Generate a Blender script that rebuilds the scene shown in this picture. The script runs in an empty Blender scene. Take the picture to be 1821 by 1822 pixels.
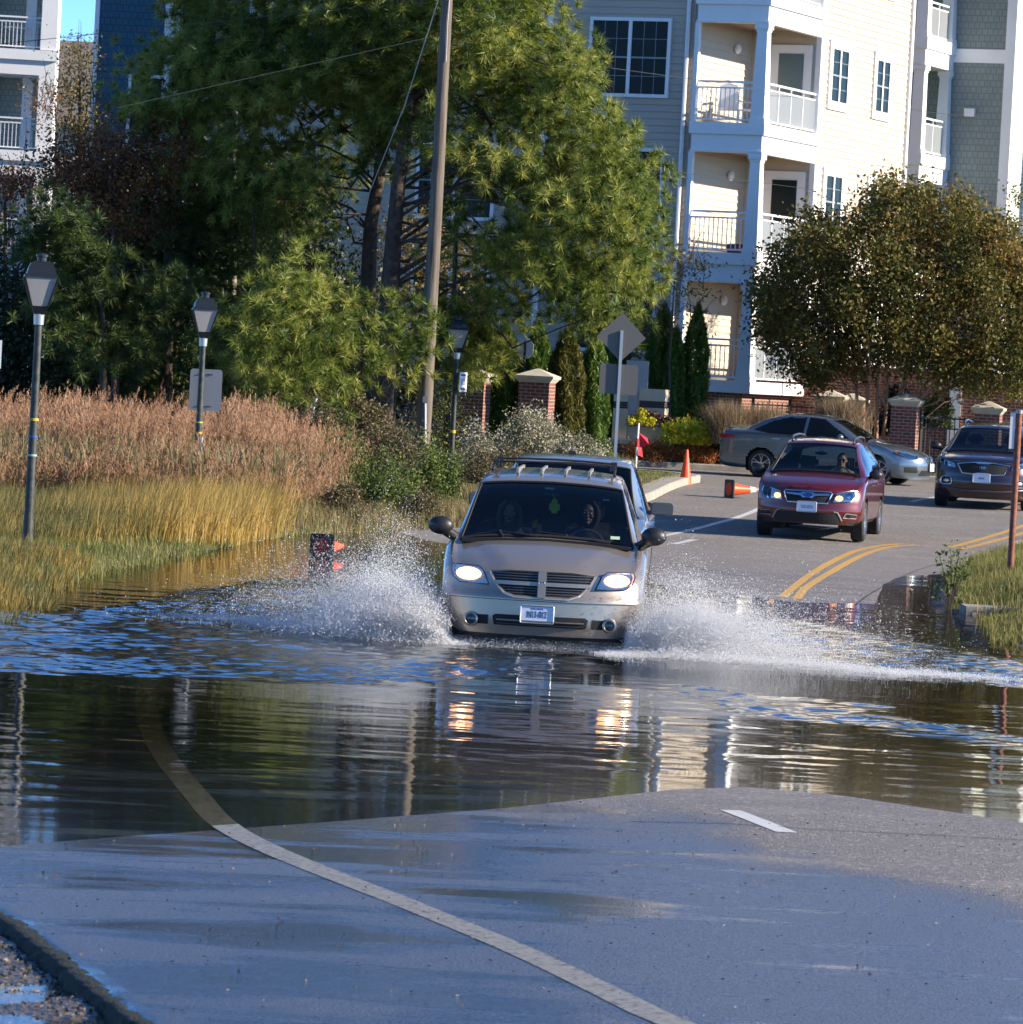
import bpy, bmesh, math, random
import numpy as np
from mathutils import Vector, Matrix, Euler
from mathutils.geometry import tessellate_polygon
rad = math.radians
random.seed(7); RNG = np.random.default_rng(7)
SC = bpy.context.scene; COL = SC.collection
# ---------------------------------------------------------------- camera
CH, CF = 2.6, 8400.0
ROLL, PITCH = rad(3.1), math.atan(243/8400*math.cos(rad(3.1)))
_cr, _sr, _cp, _sp = math.cos(ROLL), math.sin(ROLL), math.cos(PITCH), math.sin(PITCH)
RV = Vector((_cr, _sr*_sp, _sr*_cp)); UV = Vector((-_sr, _cr*_sp, _cr*_cp)); FV = Vector((0, _cp, -_sp))
cam_d = bpy.data.cameras.new('camera'); cam = bpy.data.objects.new('camera', cam_d); COL.objects.link(cam)
cam_d.lens = 36*CF/1821; cam_d.sensor_width = 36; cam_d.clip_end = 6000; cam_d.clip_start = 0.5
cam.matrix_world = Matrix(((RV.x, UV.x, -FV.x, 0), (RV.y, UV.y, -FV.y, 0), (RV.z, UV.z, -FV.z, CH), (0, 0, 0, 1)))
cam_d.dof.use_dof = True; cam_d.dof.focus_distance = 48; cam_d.dof.aperture_fstop = 16
SC.camera = cam
# ---------------------------------------------------------------- light
SUN_AZ, SUN_EL = rad(10), rad(22)          # azimuth: from +X, turned towards the camera
w = bpy.data.worlds.new('World'); SC.world = w; w.use_nodes = True
wn = w.node_tree.nodes; wl = w.node_tree.links
sky = wn.new('ShaderNodeTexSky'); sky.sky_type = 'NISHITA'; sky.sun_disc = False
sky.sun_elevation = SUN_EL; sky.sun_rotation = rad(90) + SUN_AZ
sky.altitude = 2500; sky.air_density = 0.6; sky.dust_density = 0.0; sky.ozone_density = 4.0
bg = wn['Background']; bg.inputs['Strength'].default_value = 0.15
hs = wn.new('ShaderNodeHueSaturation'); hs.inputs['Saturation'].default_value = 1.1; wl.new(sky.outputs[0], hs.inputs['Color']); wl.new(hs.outputs[0], bg.inputs['Color'])
sd = bpy.data.lights.new('sun', 'SUN'); sd.energy = 5.0; sd.angle = rad(0.5); sd.color = (1.0, 0.87, 0.68)
sun = bpy.data.objects.new('sun', sd); COL.objects.link(sun)
sdir = Vector((math.cos(SUN_EL)*math.cos(SUN_AZ), -math.cos(SUN_EL)*math.sin(SUN_AZ), math.sin(SUN_EL)))
sun.rotation_euler = sdir.to_track_quat('Z', 'Y').to_euler()
SC.view_settings.view_transform = 'Standard'; SC.view_settings.look = 'None'
SC.view_settings.exposure = 1.05; SC.view_settings.gamma = 1
try:
    SC.cycles.max_bounces = 8; SC.cycles.transparent_max_bounces = 16; SC.cycles.caustics_reflective = False; SC.cycles.caustics_refractive = False
    SC.cycles.use_denoising = True
except Exception: pass

def ray(px, py):
    return RV*((px-910.5)/CF) + UV*((911-py)/CF) + FV
def at(px, py, Y):
    d = ray(px, py); k = Y/d.y
    return Vector((d.x*k, Y, CH+d.z*k))
def gz(px, py, z=0.0):
    d = ray(px, py); k = (z-CH)/d.z
    return Vector((d.x*k, d.y*k, z))
def sst(t):
    t = np.clip(t, 0, 1); return t*t*(3-2*t)

# ---------------------------------------------------------------- materials
MATS = {}
def mat(name, col, rough=0.6, metal=0.0, var=0.0, vscale=8.0, bump=0.0, bscale=40.0, coat=0.0, spec=0.5, emis=None, estr=0.0, trans=0.0, vcol2=None):
    if name in MATS: return MATS[name]
    m = bpy.data.materials.new(name); m.use_nodes = True; nt = m.node_tree; N = nt.nodes; L = nt.links
    b = N['Principled BSDF']
    b.inputs['Base Color'].default_value = (*col, 1); b.inputs['Roughness'].default_value = rough
    b.inputs['Metallic'].default_value = metal; b.inputs['Coat Weight'].default_value = coat
    b.inputs['Coat Roughness'].default_value = 0.04; b.inputs['Specular IOR Level'].default_value = spec
    if emis: b.inputs['Emission Color'].default_value = (*emis, 1); b.inputs['Emission Strength'].default_value = estr
    tc = N.new('ShaderNodeTexCoord')
    if var or vcol2:
        n = N.new('ShaderNodeTexNoise'); n.inputs['Scale'].default_value = vscale; n.inputs['Detail'].default_value = 5
        L.new(tc.outputs['Object'], n.inputs['Vector'])
        r = N.new('ShaderNodeValToRGB'); r.color_ramp.elements[0].position = 0.3; r.color_ramp.elements[1].position = 0.7
        c2 = vcol2 or tuple(c*(1+var) for c in col)
        r.color_ramp.elements[0].color = (*[c*(1-var) for c in col], 1); r.color_ramp.elements[1].color = (*c2, 1)
        L.new(n.outputs['Fac'], r.inputs['Fac']); L.new(r.outputs['Color'], b.inputs['Base Color'])
    if bump:
        n = N.new('ShaderNodeTexNoise'); n.inputs['Scale'].default_value = bscale; n.inputs['Detail'].default_value = 4
        L.new(tc.outputs['Object'], n.inputs['Vector'])
        bp = N.new('ShaderNodeBump'); bp.inputs['Strength'].default_value = bump; bp.inputs['Distance'].default_value = 0.02
        L.new(n.outputs['Fac'], bp.inputs['Height']); L.new(bp.outputs[0], b.inputs['Normal'])
    MATS[name] = m
    return m
def leafmat(name, cols, rough=0.5, transl=0.25, spec=0.4):
    if name in MATS: return MATS[name]
    m = bpy.data.materials.new(name); m.use_nodes = True; nt = m.node_tree; N = nt.nodes; L = nt.links
    b = N['Principled BSDF']; b.inputs['Roughness'].default_value = rough; b.inputs['Specular IOR Level'].default_value = spec
    a = N.new('ShaderNodeAttribute'); a.attribute_name = 'tint'
    r = N.new('ShaderNodeValToRGB'); e = r.color_ramp.elements
    while len(e) < len(cols): e.new(0.5)
    for i, c in enumerate(cols): e[i].position = i/(len(cols)-1); e[i].color = (*c, 1)
    L.new(a.outputs['Fac'], r.inputs['Fac']); L.new(r.outputs['Color'], b.inputs['Base Color'])
    t = N.new('ShaderNodeBsdfTranslucent'); L.new(r.outputs['Color'], t.inputs['Color'])
    mx = N.new('ShaderNodeMixShader'); mx.inputs[0].default_value = transl
    L.new(b.outputs[0], mx.inputs[1]); L.new(t.outputs[0], mx.inputs[2]); L.new(mx.outputs[0], N['Material Output'].inputs['Surface'])
    MATS[name] = m
    return m
def brickmat(name, c1, c2, cm, bw=0.21, bh=0.075, mortar=0.012, bump=0.3, rough=0.85):
    if name in MATS: return MATS[name]
    m = bpy.data.materials.new(name); m.use_nodes = True; nt = m.node_tree; N = nt.nodes; L = nt.links
    b = N['Principled BSDF']; b.inputs['Roughness'].default_value = rough
    tc = N.new('ShaderNodeTexCoord'); sx = N.new('ShaderNodeSeparateXYZ'); L.new(tc.outputs['Object'], sx.inputs[0])
    ad = N.new('ShaderNodeMath'); L.new(sx.outputs['X'], ad.inputs[0]); L.new(sx.outputs['Y'], ad.inputs[1])
    cb = N.new('ShaderNodeCombineXYZ'); L.new(ad.outputs[0], cb.inputs['X']); L.new(sx.outputs['Z'], cb.inputs['Y'])
    br = N.new('ShaderNodeTexBrick'); L.new(cb.outputs[0], br.inputs['Vector'])
    br.inputs['Color1'].default_value = (*c1, 1); br.inputs['Color2'].default_value = (*c2, 1); br.inputs['Mortar'].default_value = (*cm, 1)
    br.inputs['Scale'].default_value = 1; br.inputs['Mortar Size'].default_value = mortar; br.inputs['Brick Width'].default_value = bw; br.inputs['Row Height'].default_value = bh
    L.new(br.outputs['Color'], b.inputs['Base Color'])
    bp = N.new('ShaderNodeBump'); bp.inputs['Strength'].default_value = bump; bp.inputs['Distance'].default_value = -0.01
    L.new(br.outputs['Fac'], bp.inputs['Height']); L.new(bp.outputs[0], b.inputs['Normal'])
    MATS[name] = m
    return m
def glassmat(name, tint, gloss=1.0, op=0.0, opcol=(0.01, 0.012, 0.012), rough=0.02):
    """thin pane: tinted see-through + mirror by Fresnel"""
    if name in MATS: return MATS[name]
    m = bpy.data.materials.new(name); m.use_nodes = True; nt = m.node_tree; N = nt.nodes; L = nt.links
    N.remove(N['Principled BSDF'])
    tr = N.new('ShaderNodeBsdfTransparent'); tr.inputs[0].default_value = (*tint, 1)
    gl = N.new('ShaderNodeBsdfGlossy'); gl.inputs['Roughness'].default_value = rough; gl.inputs['Color'].default_value = (gloss, gloss, gloss, 1)
    fr = N.new('ShaderNodeFresnel'); fr.inputs['IOR'].default_value = 1.5
    mx = N.new('ShaderNodeMixShader'); L.new(fr.outputs[0], mx.inputs[0])
    src = tr
    if op > 0:
        df = N.new('ShaderNodeBsdfDiffuse'); df.inputs[0].default_value = (*opcol, 1)
        m2 = N.new('ShaderNodeMixShader'); m2.inputs[0].default_value = op; L.new(tr.outputs[0], m2.inputs[1]); L.new(df.outputs[0], m2.inputs[2]); src = m2
    L.new(src.outputs[0], mx.inputs[1]); L.new(gl.outputs[0], mx.inputs[2]); L.new(mx.outputs[0], N['Material Output'].inputs['Surface'])
    MATS[name] = m
    return m

# ---------------------------------------------------------------- object helpers
def props(o, label=None, cat=None, group=None, kind=None):
    if label: o['label'] = label
    if cat: o['category'] = cat
    if group: o['group'] = group
    if kind: o['kind'] = kind
    return o
def thing(name, label, cat, loc=(0, 0, 0), rotz=0.0, group=None, rot=None):
    o = bpy.data.objects.new(name, None); COL.objects.link(o); o.empty_display_size = 0.2
    o.location = loc; o.rotation_euler = rot or (0, 0, rotz)
    return props(o, label, cat, group)
def npmesh(name, V, Fc, m, parent=None, smooth=False, tint=None):
    """V (n,3), Fc (k,3) or (k,4)"""
    V = np.asarray(V, np.float32); Fc = np.asarray(Fc, np.int32)
    me = bpy.data.meshes.new(name); k, c = Fc.shape
    me.vertices.add(len(V)); me.vertices.foreach_set('co', V.ravel())
    me.loops.add(k*c); me.loops.foreach_set('vertex_index', Fc.ravel())
    me.polygons.add(k); me.polygons.foreach_set('loop_start', np.arange(0, k*c, c, dtype=np.int32))
    me.update(calc_edges=True)
    if smooth: me.polygons.foreach_set('use_smooth', np.ones(k, bool))
    if tint is not None:
        a = me.attributes.new('tint', 'FLOAT', 'POINT'); a.data.foreach_set('value', np.asarray(tint, np.float32))
    if m: me.materials.append(m)
    o = bpy.data.objects.new(name, me); COL.objects.link(o)
    if parent: o.parent = parent
    return o
class MB:
    def __init__(s): s.v = []; s.f = []
    def add(s, vs, fs, M=None):
        b = len(s.v)
        s.v += [tuple(M @ Vector(v)) if M else tuple(v) for v in vs]; s.f += [tuple(i+b for i in f) for f in fs]
        return s
    def box(s, x0, x1, y0, y1, z0, z1, M=None):
        return s.add([(x0,y0,z0),(x1,y0,z0),(x1,y1,z0),(x0,y1,z0),(x0,y0,z1),(x1,y0,z1),(x1,y1,z1),(x0,y1,z1)],
                     [(0,3,2,1),(4,5,6,7),(0,1,5,4),(1,2,6,5),(2,3,7,6),(3,0,4,7)], M)
    def frustum(s, x, y, z0, z1, w0, w1, d0=None, d1=None, M=None):
        d0 = d0 or w0; d1 = d1 or w1
        return s.add([(x-w0/2,y-d0/2,z0),(x+w0/2,y-d0/2,z0),(x+w0/2,y+d0/2,z0),(x-w0/2,y+d0/2,z0),
                      (x-w1/2,y-d1/2,z1),(x+w1/2,y-d1/2,z1),(x+w1/2,y+d1/2,z1),(x-w1/2,y+d1/2,z1)],
                     [(0,3,2,1),(4,5,6,7),(0,1,5,4),(1,2,6,5),(2,3,7,6),(3,0,4,7)], M)
    def tube(s, pts, r, n=8, cap=True, M=None):
        pts = [Vector(p) for p in pts]; rs = r if isinstance(r, (list, tuple)) else [r]*len(pts)
        base = []; up = None
        for i, p in enumerate(pts):
            d = (pts[min(i+1, len(pts)-1)]-pts[max(i-1, 0)]).normalized()
            if up is None: up = Vector((0, 0, 1)) if abs(d.z) < 0.9 else Vector((1, 0, 0))
            a = d.cross(up).normalized(); b = d.cross(a).normalized(); up = -b if False else (a.cross(d)).normalized()
            base.append([p+(a*math.cos(2*math.pi*k/n)+up*math.sin(2*math.pi*k/n))*rs[i] for k in range(n)])
        vs = [v for ring in base for v in ring]; fs = []
        for i in range(len(pts)-1):
            for k in range(n):
                fs.append((i*n+k, i*n+(k+1) % n, (i+1)*n+(k+1) % n, (i+1)*n+k))
        if cap: fs.append(tuple(range(n))[::-1]); fs.append(tuple((len(pts)-1)*n+k for k in range(n)))
        return s.add(vs, fs, M)
    def lathe(s, prof, n=24, M=None, close=False):
        """prof: (r, z) along local z"""
        vs = []; fs = []
        for r, z in prof:
            for k in range(n): a = 2*math.pi*k/n; vs.append((r*math.cos(a), r*math.sin(a), z))
        for i in range(len(prof)-1):
            for k in range(n): fs.append((i*n+k, i*n+(k+1) % n, (i+1)*n+(k+1) % n, (i+1)*n+k))
        if close: fs.append(tuple(range(n))[::-1]); fs.append(tuple((len(prof)-1)*n+k for k in range(n)))
        return s.add(vs, fs, M)
    def ball(s, c, r, n=12, M=None):
        rx, ry, rz = r if isinstance(r, (tuple, list)) else (r, r, r)
        vs = []; fs = []
        for i in range(n//2+1):
            t = math.pi*i/(n//2)
            for k in range(n):
                a = 2*math.pi*k/n; vs.append((c[0]+rx*math.sin(t)*math.cos(a), c[1]+ry*math.sin(t)*math.sin(a), c[2]+rz*math.cos(t)))
        for i in range(n//2):
            for k in range(n): fs.append((i*n+k, (i+1)*n+k, (i+1)*n+(k+1) % n, i*n+(k+1) % n))
        return s.add(vs, fs, M)
    def prism(s, poly, y0, y1, M=None):
        """poly (x,z) counter-clockwise seen from -y, extruded in y"""
        n = len(poly)
        vs = [(x, y0, z) for x, z in poly]+[(x, y1, z) for x, z in poly]
        fs = [tuple(range(n)), tuple(range(2*n-1, n-1, -1))]+[(i, i+n, (i+1) % n+n, (i+1) % n) for i in range(n)]
        return s.add(vs, fs, M)
    def build(s, name, m, parent=None, smooth=False, bevel=0.0, fix=True, dfm=None, cuts=None):
        me = bpy.data.meshes.new(name); me.from_pydata(s.v, [], s.f)
        if fix or bevel or cuts:
            bm = bmesh.new(); bm.from_mesh(me)
            if fix: bmesh.ops.remove_doubles(bm, verts=bm.verts, dist=1e-5)
            if cuts:
                for cx in cuts:
                    bmesh.ops.bisect_plane(bm, geom=bm.verts[:]+bm.edges[:]+bm.faces[:], plane_co=(cx, 0, 0), plane_no=(1, 0, 0))
                for cz in range(6, 28):
                    bmesh.ops.bisect_plane(bm, geom=bm.verts[:]+bm.edges[:]+bm.faces[:], plane_co=(0, 0, cz*.0353+.001), plane_no=(0, 0, 1))
            if bevel:
                bmesh.ops.bevel(bm, geom=[e for e in bm.edges if e.is_manifold and e.calc_face_angle(0) > 0.5], offset=bevel, segments=2, affect='EDGES')
            bmesh.ops.recalc_face_normals(bm, faces=bm.faces); bm.to_mesh(me); bm.free()
        if dfm:
            for v in me.vertices: v.co = dfm(v.co)
        if smooth:
            me.polygons.foreach_set('use_smooth', [True]*len(me.polygons)); me.set_sharp_from_angle(angle=rad(38))
        if m: me.materials.append(m)
        o = bpy.data.objects.new(name, me); COL.objects.link(o)
        if parent: o.parent = parent
        return o
def textobj(name, txt, size, m, parent=None, M=None, ext=0.002, sx=1.0, align='CENTER', dfm=None):
    cu = bpy.data.curves.new(name, 'FONT'); cu.body = txt; cu.size = size; cu.extrude = ext; cu.offset = size*.004; cu.align_x = align; cu.align_y = 'CENTER'
    tmp = bpy.data.objects.new(name+'_tmp', cu); COL.objects.link(tmp); bpy.context.view_layer.update()
    me = bpy.data.meshes.new_from_object(tmp.evaluated_get(bpy.context.evaluated_depsgraph_get())); bpy.data.objects.remove(tmp); bpy.data.curves.remove(cu)
    me.name = name
    T = (M or Matrix()) @ Matrix.Diagonal((sx, 1, 1, 1)); me.transform(T)
    if dfm:
        for v in me.vertices: v.co = dfm(v.co)
    me.materials.clear(); me.materials.append(m)
    o = bpy.data.objects.new(name, me); COL.objects.link(o)
    if parent: o.parent = parent
    return o
FACE = Matrix.Rotation(rad(90), 4, 'X')      # text lying in xy -> standing, read from -y
def T3(x, y, z): return Matrix.Translation((x, y, z))
# ================================================================ terrain
_pn = [gz(*p) for p in ((-300,1530),(0,1505),(350,1480),(900,1437),(1200,1405),(1330,1400),(1500,1415),(1821,1465),(2100,1520))]
_nx = np.array([p.x for p in _pn]); _ny = np.array([p.y for p in _pn])
_fx = np.array([-9,-2.6,-1.9,-1.3,0,2,3.5,4.6,5.17,5.7,6.3,7,12.]); _fy = np.array([80,80,76,72.5,69,61,58,58.8,65,68.4,69.8,70,70.])
_ly = np.array([-60,14,18.3,21,24.6,26,44,46.9,49.9,54.4,62,69.3,72.6,76,80,86,88,98.5,100,101,108.4,108.5,140])
_lx = np.array([8,-.2,-1.40,-2.13,-3.2,-9,-9,-5.1,-5.,-4.69,-4.17,-3.53,-3.0,-1.7,.3,2.3,2.65,3.9,3.4,0.5,0.5,30,30.])
_ry = np.array([-60,14,45,50,52.3,58,62,68,75,82,88,92,108.4,108.5,140])
_rx = np.array([25,12,9,5.2,5.36,5.75,5.8,6.3,7.3,8.8,11,14,22,29,29.])
def vnoise(x, y, s, seed=0):
    """smooth value noise"""
    x = np.asarray(x)/s+seed*17.3; y = np.asarray(y)/s+seed*9.1
    xi = np.floor(x); yi = np.floor(y); fx = x-xi; fy = y-yi; fx = fx*fx*(3-2*fx); fy = fy*fy*(3-2*fy)
    def h(a, b): v = np.sin(a*127.1+b*311.7)*43758.5453; return v-np.floor(v)
    return (h(xi,yi)*(1-fx)+h(xi+1,yi)*fx)*(1-fy)+(h(xi,yi+1)*(1-fx)+h(xi+1,yi+1)*fx)*fy-.5
def rise(y): return .50*sst((y-74)/21)+.08*sst((y-98)/14)
def Troad(x, y):
    x = np.asarray(x, float); y = np.asarray(y, float)
    yn = np.interp(x, _nx, _ny); yf = np.interp(x, _fx, _fy)
    near = np.minimum((yn-y)*.010, .05); mid = -np.minimum(np.minimum(y-yn, (yf-y)*1.0)*.010, .085)
    far = .003*np.minimum(y-yf, 34)+rise(y)
    z = np.where(y < yn, near, np.where(y < yf, mid, far))
    return z+vnoise(x, y, 1.3, 3)*.004*np.clip(np.abs(z)*60, 0.25, 1)
def inroad(x, y, m=0.0):
    return (x > np.interp(y, _ly, _lx)+m) & (x < np.interp(y, _ry, _rx)-m) & (y < 108.4-m)
def Tground(x, y):
    x = np.asarray(x, float); y = np.asarray(y, float)
    xl = np.interp(y, _ly, _lx); xr = np.interp(y, _ry, _rx)
    big = vnoise(x, y, 4, 5)*.06*np.clip((y-45)/20, 0, 1)
    # left verge: grass bank, falls back to marsh level, rises near the buildings
    dl = xl-x
    up = .03+.70*sst((y-94)/14)
    kerbtop = np.where((y > 84), Troad(x, y)+.13, -9)*1.0
    left = -.015+.13*sst(dl/.9)+big+up*0+ .70*sst((y-98)/10)
    left = np.where(y > 84, np.maximum(left, (kerbtop)*(1-sst((dl-1.5)/2.5))+left*sst((dl-1.5)/2.5)), left)
    left = np.where((y > 79) & (dl < .22), Troad(x, y)-.05, left)
    near = .012+vnoise(x, y, .35, 2)*.05+vnoise(x, y, .12, 4)*.018
    left = np.where(y < 27, near, left)
    left = np.where((y >= 27) & (y < 44), -.12, left)
    dr = x-xr
    right = -.02+.30*sst(dr/1.3)+big+rise(y)*sst((y-80)/10)
    right = np.where(y < 50, -.12, right)
    back = .74+big*.3
    g = np.where(dl > 0, left, np.where(dr > 0, right, np.maximum(Troad(x, y)-.06, -.3)))
    return np.where(y >= 108.4, back+0*g, g)
def tz(x, y):
    return float(Troad(x, y)) if bool(inroad(np.array(x), np.array(y))) else float(Tground(x, y))
def sheet(name, xs, ys, zf, m, mask=None, smooth=True):
    X, Y = np.meshgrid(xs, ys); Z = zf(X, Y); nx = len(xs)
    V = np.stack([X.ravel(), Y.ravel(), Z.ravel()], 1)
    i, j = np.meshgrid(np.arange(len(xs)-1), np.arange(len(ys)-1)); a = (j*nx+i).ravel()
    Q = np.stack([a, a+1, a+nx+1, a+nx], 1)
    if mask is not None:
        cx = (X[:-1,:-1]+X[1:,1:]).ravel()/2; cy = (Y[:-1,:-1]+Y[1:,1:]).ravel()/2; Q = Q[mask(cx, cy)]
        u, inv = np.unique(Q, return_inverse=True); V = V[u]; Q = inv.reshape(-1, 4)
    return npmesh(name, V, Q, m, smooth=smooth)

# ---- ground material: soil / thatch / gravel
def groundmat():
    m = bpy.data.materials.new('soil'); m.use_nodes = True; N = m.node_tree.nodes; L = m.node_tree.links; b = N['Principled BSDF']
    tc = N.new('ShaderNodeTexCoord')
    n = N.new('ShaderNodeTexNoise'); n.inputs['Scale'].default_value = 1.5; n.inputs['Detail'].default_value = 8; L.new(tc.outputs['Object'], n.inputs['Vector'])
    r = N.new('ShaderNodeValToRGB'); e = r.color_ramp.elements; e[0].position = .35; e[0].color = (.10, .085, .045, 1); e[1].position = .65; e[1].color = (.13, .13, .05, 1)
    L.new(n.outputs['Fac'], r.inputs['Fac'])
    v = N.new('ShaderNodeTexVoronoi'); v.inputs['Scale'].default_value = 28; L.new(tc.outputs['Object'], v.inputs['Vector'])
    r2 = N.new('ShaderNodeValToRGB'); e = r2.color_ramp.elements; e[0].position = 0; e[0].color = (.045, .038, .032, 1); e[1].position = 1; e[1].color = (.17, .14, .11, 1)
    L.new(v.outputs['Color'], r2.inputs['Fac'])
    sx = N.new('ShaderNodeSeparateXYZ'); L.new(tc.outputs['Object'], sx.inputs[0])
    mr = N.new('ShaderNodeMapRange'); mr.inputs['From Min'].default_value = 27; mr.inputs['From Max'].default_value = 30; L.new(sx.outputs['Y'], mr.inputs['Value'])
    mx = N.new('ShaderNodeMix'); mx.data_type = 'RGBA'; L.new(mr.outputs[0], mx.inputs['Factor']); L.new(r2.outputs[0], mx.inputs['A']); L.new(r.outputs[0], mx.inputs['B'])
    L.new(mx.outputs['Result'], b.inputs['Base Color'])
    mr2 = N.new('ShaderNodeMapRange'); mr2.inputs['From Min'].default_value = 27; mr2.inputs['From Max'].default_value = 30; mr2.inputs['To Min'].default_value = .32; mr2.inputs['To Max'].default_value = .9; L.new(sx.outputs['Y'], mr2.inputs['Value'])
    L.new(mr2.outputs[0], b.inputs['Roughness'])
    bp = N.new('ShaderNodeBump'); bp.inputs['Strength'].default_value = .8; bp.inputs['Distance'].default_value = .02; L.new(v.outputs['Distance'], bp.inputs['Height']); L.new(bp.outputs[0], b.inputs['Normal'])
    return m
gx = np.concatenate([[-900,-300,-120,-60,-30], np.arange(-16, 20, .2), [30,60,120,300,900]])
gy = np.concatenate([[-400,-100,-30,0,10], np.arange(14, 28, .12), np.arange(28, 125, .4), [135,150,200,400,900,2500]])
props(sheet('ground', gx, gy, lambda X, Y: np.where((X < -40) | (X > 40) | (Y > 180) | (Y < 6), np.where(Y > 108, .74, .3), Tground(X, Y)), groundmat()), kind='structure')

def schlick(N, L):
    """water Fresnel against the level surface, the same from above and below"""
    g = N.new('ShaderNodeNewGeometry'); sx = N.new('ShaderNodeSeparateXYZ'); L.new(g.outputs['Incoming'], sx.inputs[0]); v = sx.outputs['Z']
    for op, a in (('ABSOLUTE', None), ('SUBTRACT', None), ('POWER', 5.), ('MULTIPLY', .97), ('ADD', .022)):
        k = N.new('ShaderNodeMath'); k.operation = op
        if op == 'SUBTRACT': k.inputs[0].default_value = 1; L.new(v, k.inputs[1])
        else:
            L.new(v, k.inputs[0])
            if a: k.inputs[1].default_value = a
        v = k.outputs[0]
    return v
# ---- asphalt: dry far, wet near the water
def asphalt():
    m = bpy.data.materials.new('asphalt'); m.use_nodes = True; N = m.node_tree.nodes; L = m.node_tree.links; b = N['Principled BSDF']
    tc = N.new('ShaderNodeTexCoord'); O = tc.outputs['Object']; sx = N.new('ShaderNodeSeparateXYZ'); L.new(O, sx.inputs[0])
    def noise(sc, det=4, mp=None):
        n = N.new('ShaderNodeTexNoise'); n.inputs['Scale'].default_value = sc; n.inputs['Detail'].default_value = det
        if mp:
            k = N.new('ShaderNodeMapping'); k.inputs['Scale'].default_value = mp; L.new(O, k.inputs['Vector']); L.new(k.outputs[0], n.inputs['Vector'])
        else: L.new(O, n.inputs['Vector'])
        return n.outputs['Fac']
    def mth(op, a, b2=None, c=None):
        k = N.new('ShaderNodeMath'); k.operation = op
        for i, q in enumerate((a, b2, c)):
            if q is None: continue
            if isinstance(q, (int, float)): k.inputs[i].default_value = q
            else: L.new(q, k.inputs[i])
        return k.outputs[0]
    def rng(v, a, b2, c=0., d=1.):
        k = N.new('ShaderNodeMapRange'); k.interpolation_type = 'SMOOTHSTEP'; k.inputs['From Min'].default_value = a; k.inputs['From Max'].default_value = b2; k.inputs['To Min'].default_value = c; k.inputs['To Max'].default_value = d; L.new(v, k.inputs['Value']); return k.outputs[0]
    grain = noise(160, 3); mid = noise(1.1, 5); patch = noise(.75, 7, (1, .45, 1))
    stone = N.new('ShaderNodeTexVoronoi'); stone.inputs['Scale'].default_value = 70; L.new(O, stone.inputs['Vector'])
    # wetness: 1 in and near the flood, fading on the dry crown at right of the near road and far away
    near = rng(sx.outputs['Y'], 62, 76, 1, 0)
    # dry tongue: right part of the near road
    dry = mth('ADD', mth('MULTIPLY', sx.outputs['X'], .55), mth('MULTIPLY', mth('SUBTRACT', patch, .5), 3.0))
    dryf = rng(mth('SUBTRACT', dry, mth('MULTIPLY', mth('SUBTRACT', 27., sx.outputs['Y']), .22)), .15, 1.1)
    wet = mth('MULTIPLY', near, mth('SUBTRACT', 1, mth('MULTIPLY', dryf, .85)))
    base = N.new('ShaderNodeMix'); base.data_type = 'RGBA'; L.new(wet, base.inputs['Factor'])
    drc = N.new('ShaderNodeValToRGB'); e = drc.color_ramp.elements; e[0].position = .25; e[0].color = (.17, .155, .14, 1); e[1].position = .8; e[1].color = (.26, .24, .22, 1)
    L.new(mth('ADD', mth('MULTIPLY', stone.outputs['Distance'], .5), mth('MULTIPLY', mid, .6)), drc.inputs['Fac'])
    wec = N.new('ShaderNodeValToRGB'); e = wec.color_ramp.elements; e[0].position = .3; e[0].color = (.010, .010, .011, 1); e[1].position = .75; e[1].color = (.034, .032, .030, 1)
    L.new(mth('ADD', mth('MULTIPLY', grain, .5), mth('MULTIPLY', mid, .5)), wec.inputs['Fac'])
    L.new(drc.outputs[0], base.inputs['A']); L.new(wec.outputs[0], base.inputs['B'])
    st2 = N.new('ShaderNodeTexVoronoi'); st2.inputs['Scale'].default_value = 55; L.new(O, st2.inputs['Vector']); sc_ = N.new('ShaderNodeSeparateColor'); L.new(st2.outputs['Color'], sc_.inputs[0])
    sr = N.new('ShaderNodeValToRGB'); e = sr.color_ramp.elements; e[0].position = .0; e[0].color = (.55, .55, .55, 1); e[1].position = 1; e[1].color = (1.15, 1.12, 1.05, 1); k_ = e.new(.9); k_.color = (1.1, 1.05, 1.0, 1); k_ = e.new(.93); k_.color = (2.6, 2.4, 2.1, 1)
    L.new(sc_.outputs[0], sr.inputs['Fac']); mm = N.new('ShaderNodeMix'); mm.data_type = 'RGBA'; mm.blend_type = 'MULTIPLY'; mm.inputs['Factor'].default_value = 1; L.new(base.outputs['Result'], mm.inputs['A']); L.new(sr.outputs[0], mm.inputs['B']); L.new(mm.outputs['Result'], b.inputs['Base Color'])
    streak = noise(1.3, 6, (.30, 1.15, 1))
    slick = mth('MAXIMUM', rng(mth('ADD', mth('MULTIPLY', patch, .4), mth('MULTIPLY', streak, .6)), .48, .60), mth('MULTIPLY', rng(sx.outputs['Y'], 22.6, 24.2), mth('MULTIPLY', rng(streak, .40, .50), rng(sx.outputs['X'], .6, -.6))))
    rw = mth('ADD', .33, mth('MULTIPLY', slick, -.24))
    ro = mth('ADD', mth('MULTIPLY', wet, rw), mth('MULTIPLY', mth('SUBTRACT', 1, wet), .8))
    L.new(ro, b.inputs['Roughness'])
    b.inputs['Specular IOR Level'].default_value = 1.0
    bp = N.new('ShaderNodeBump'); bp.inputs['Distance'].default_value = .011
    L.new(mth('ADD', 1.0, mth('MULTIPLY', slick, -.85)), bp.inputs['Strength'])
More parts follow.
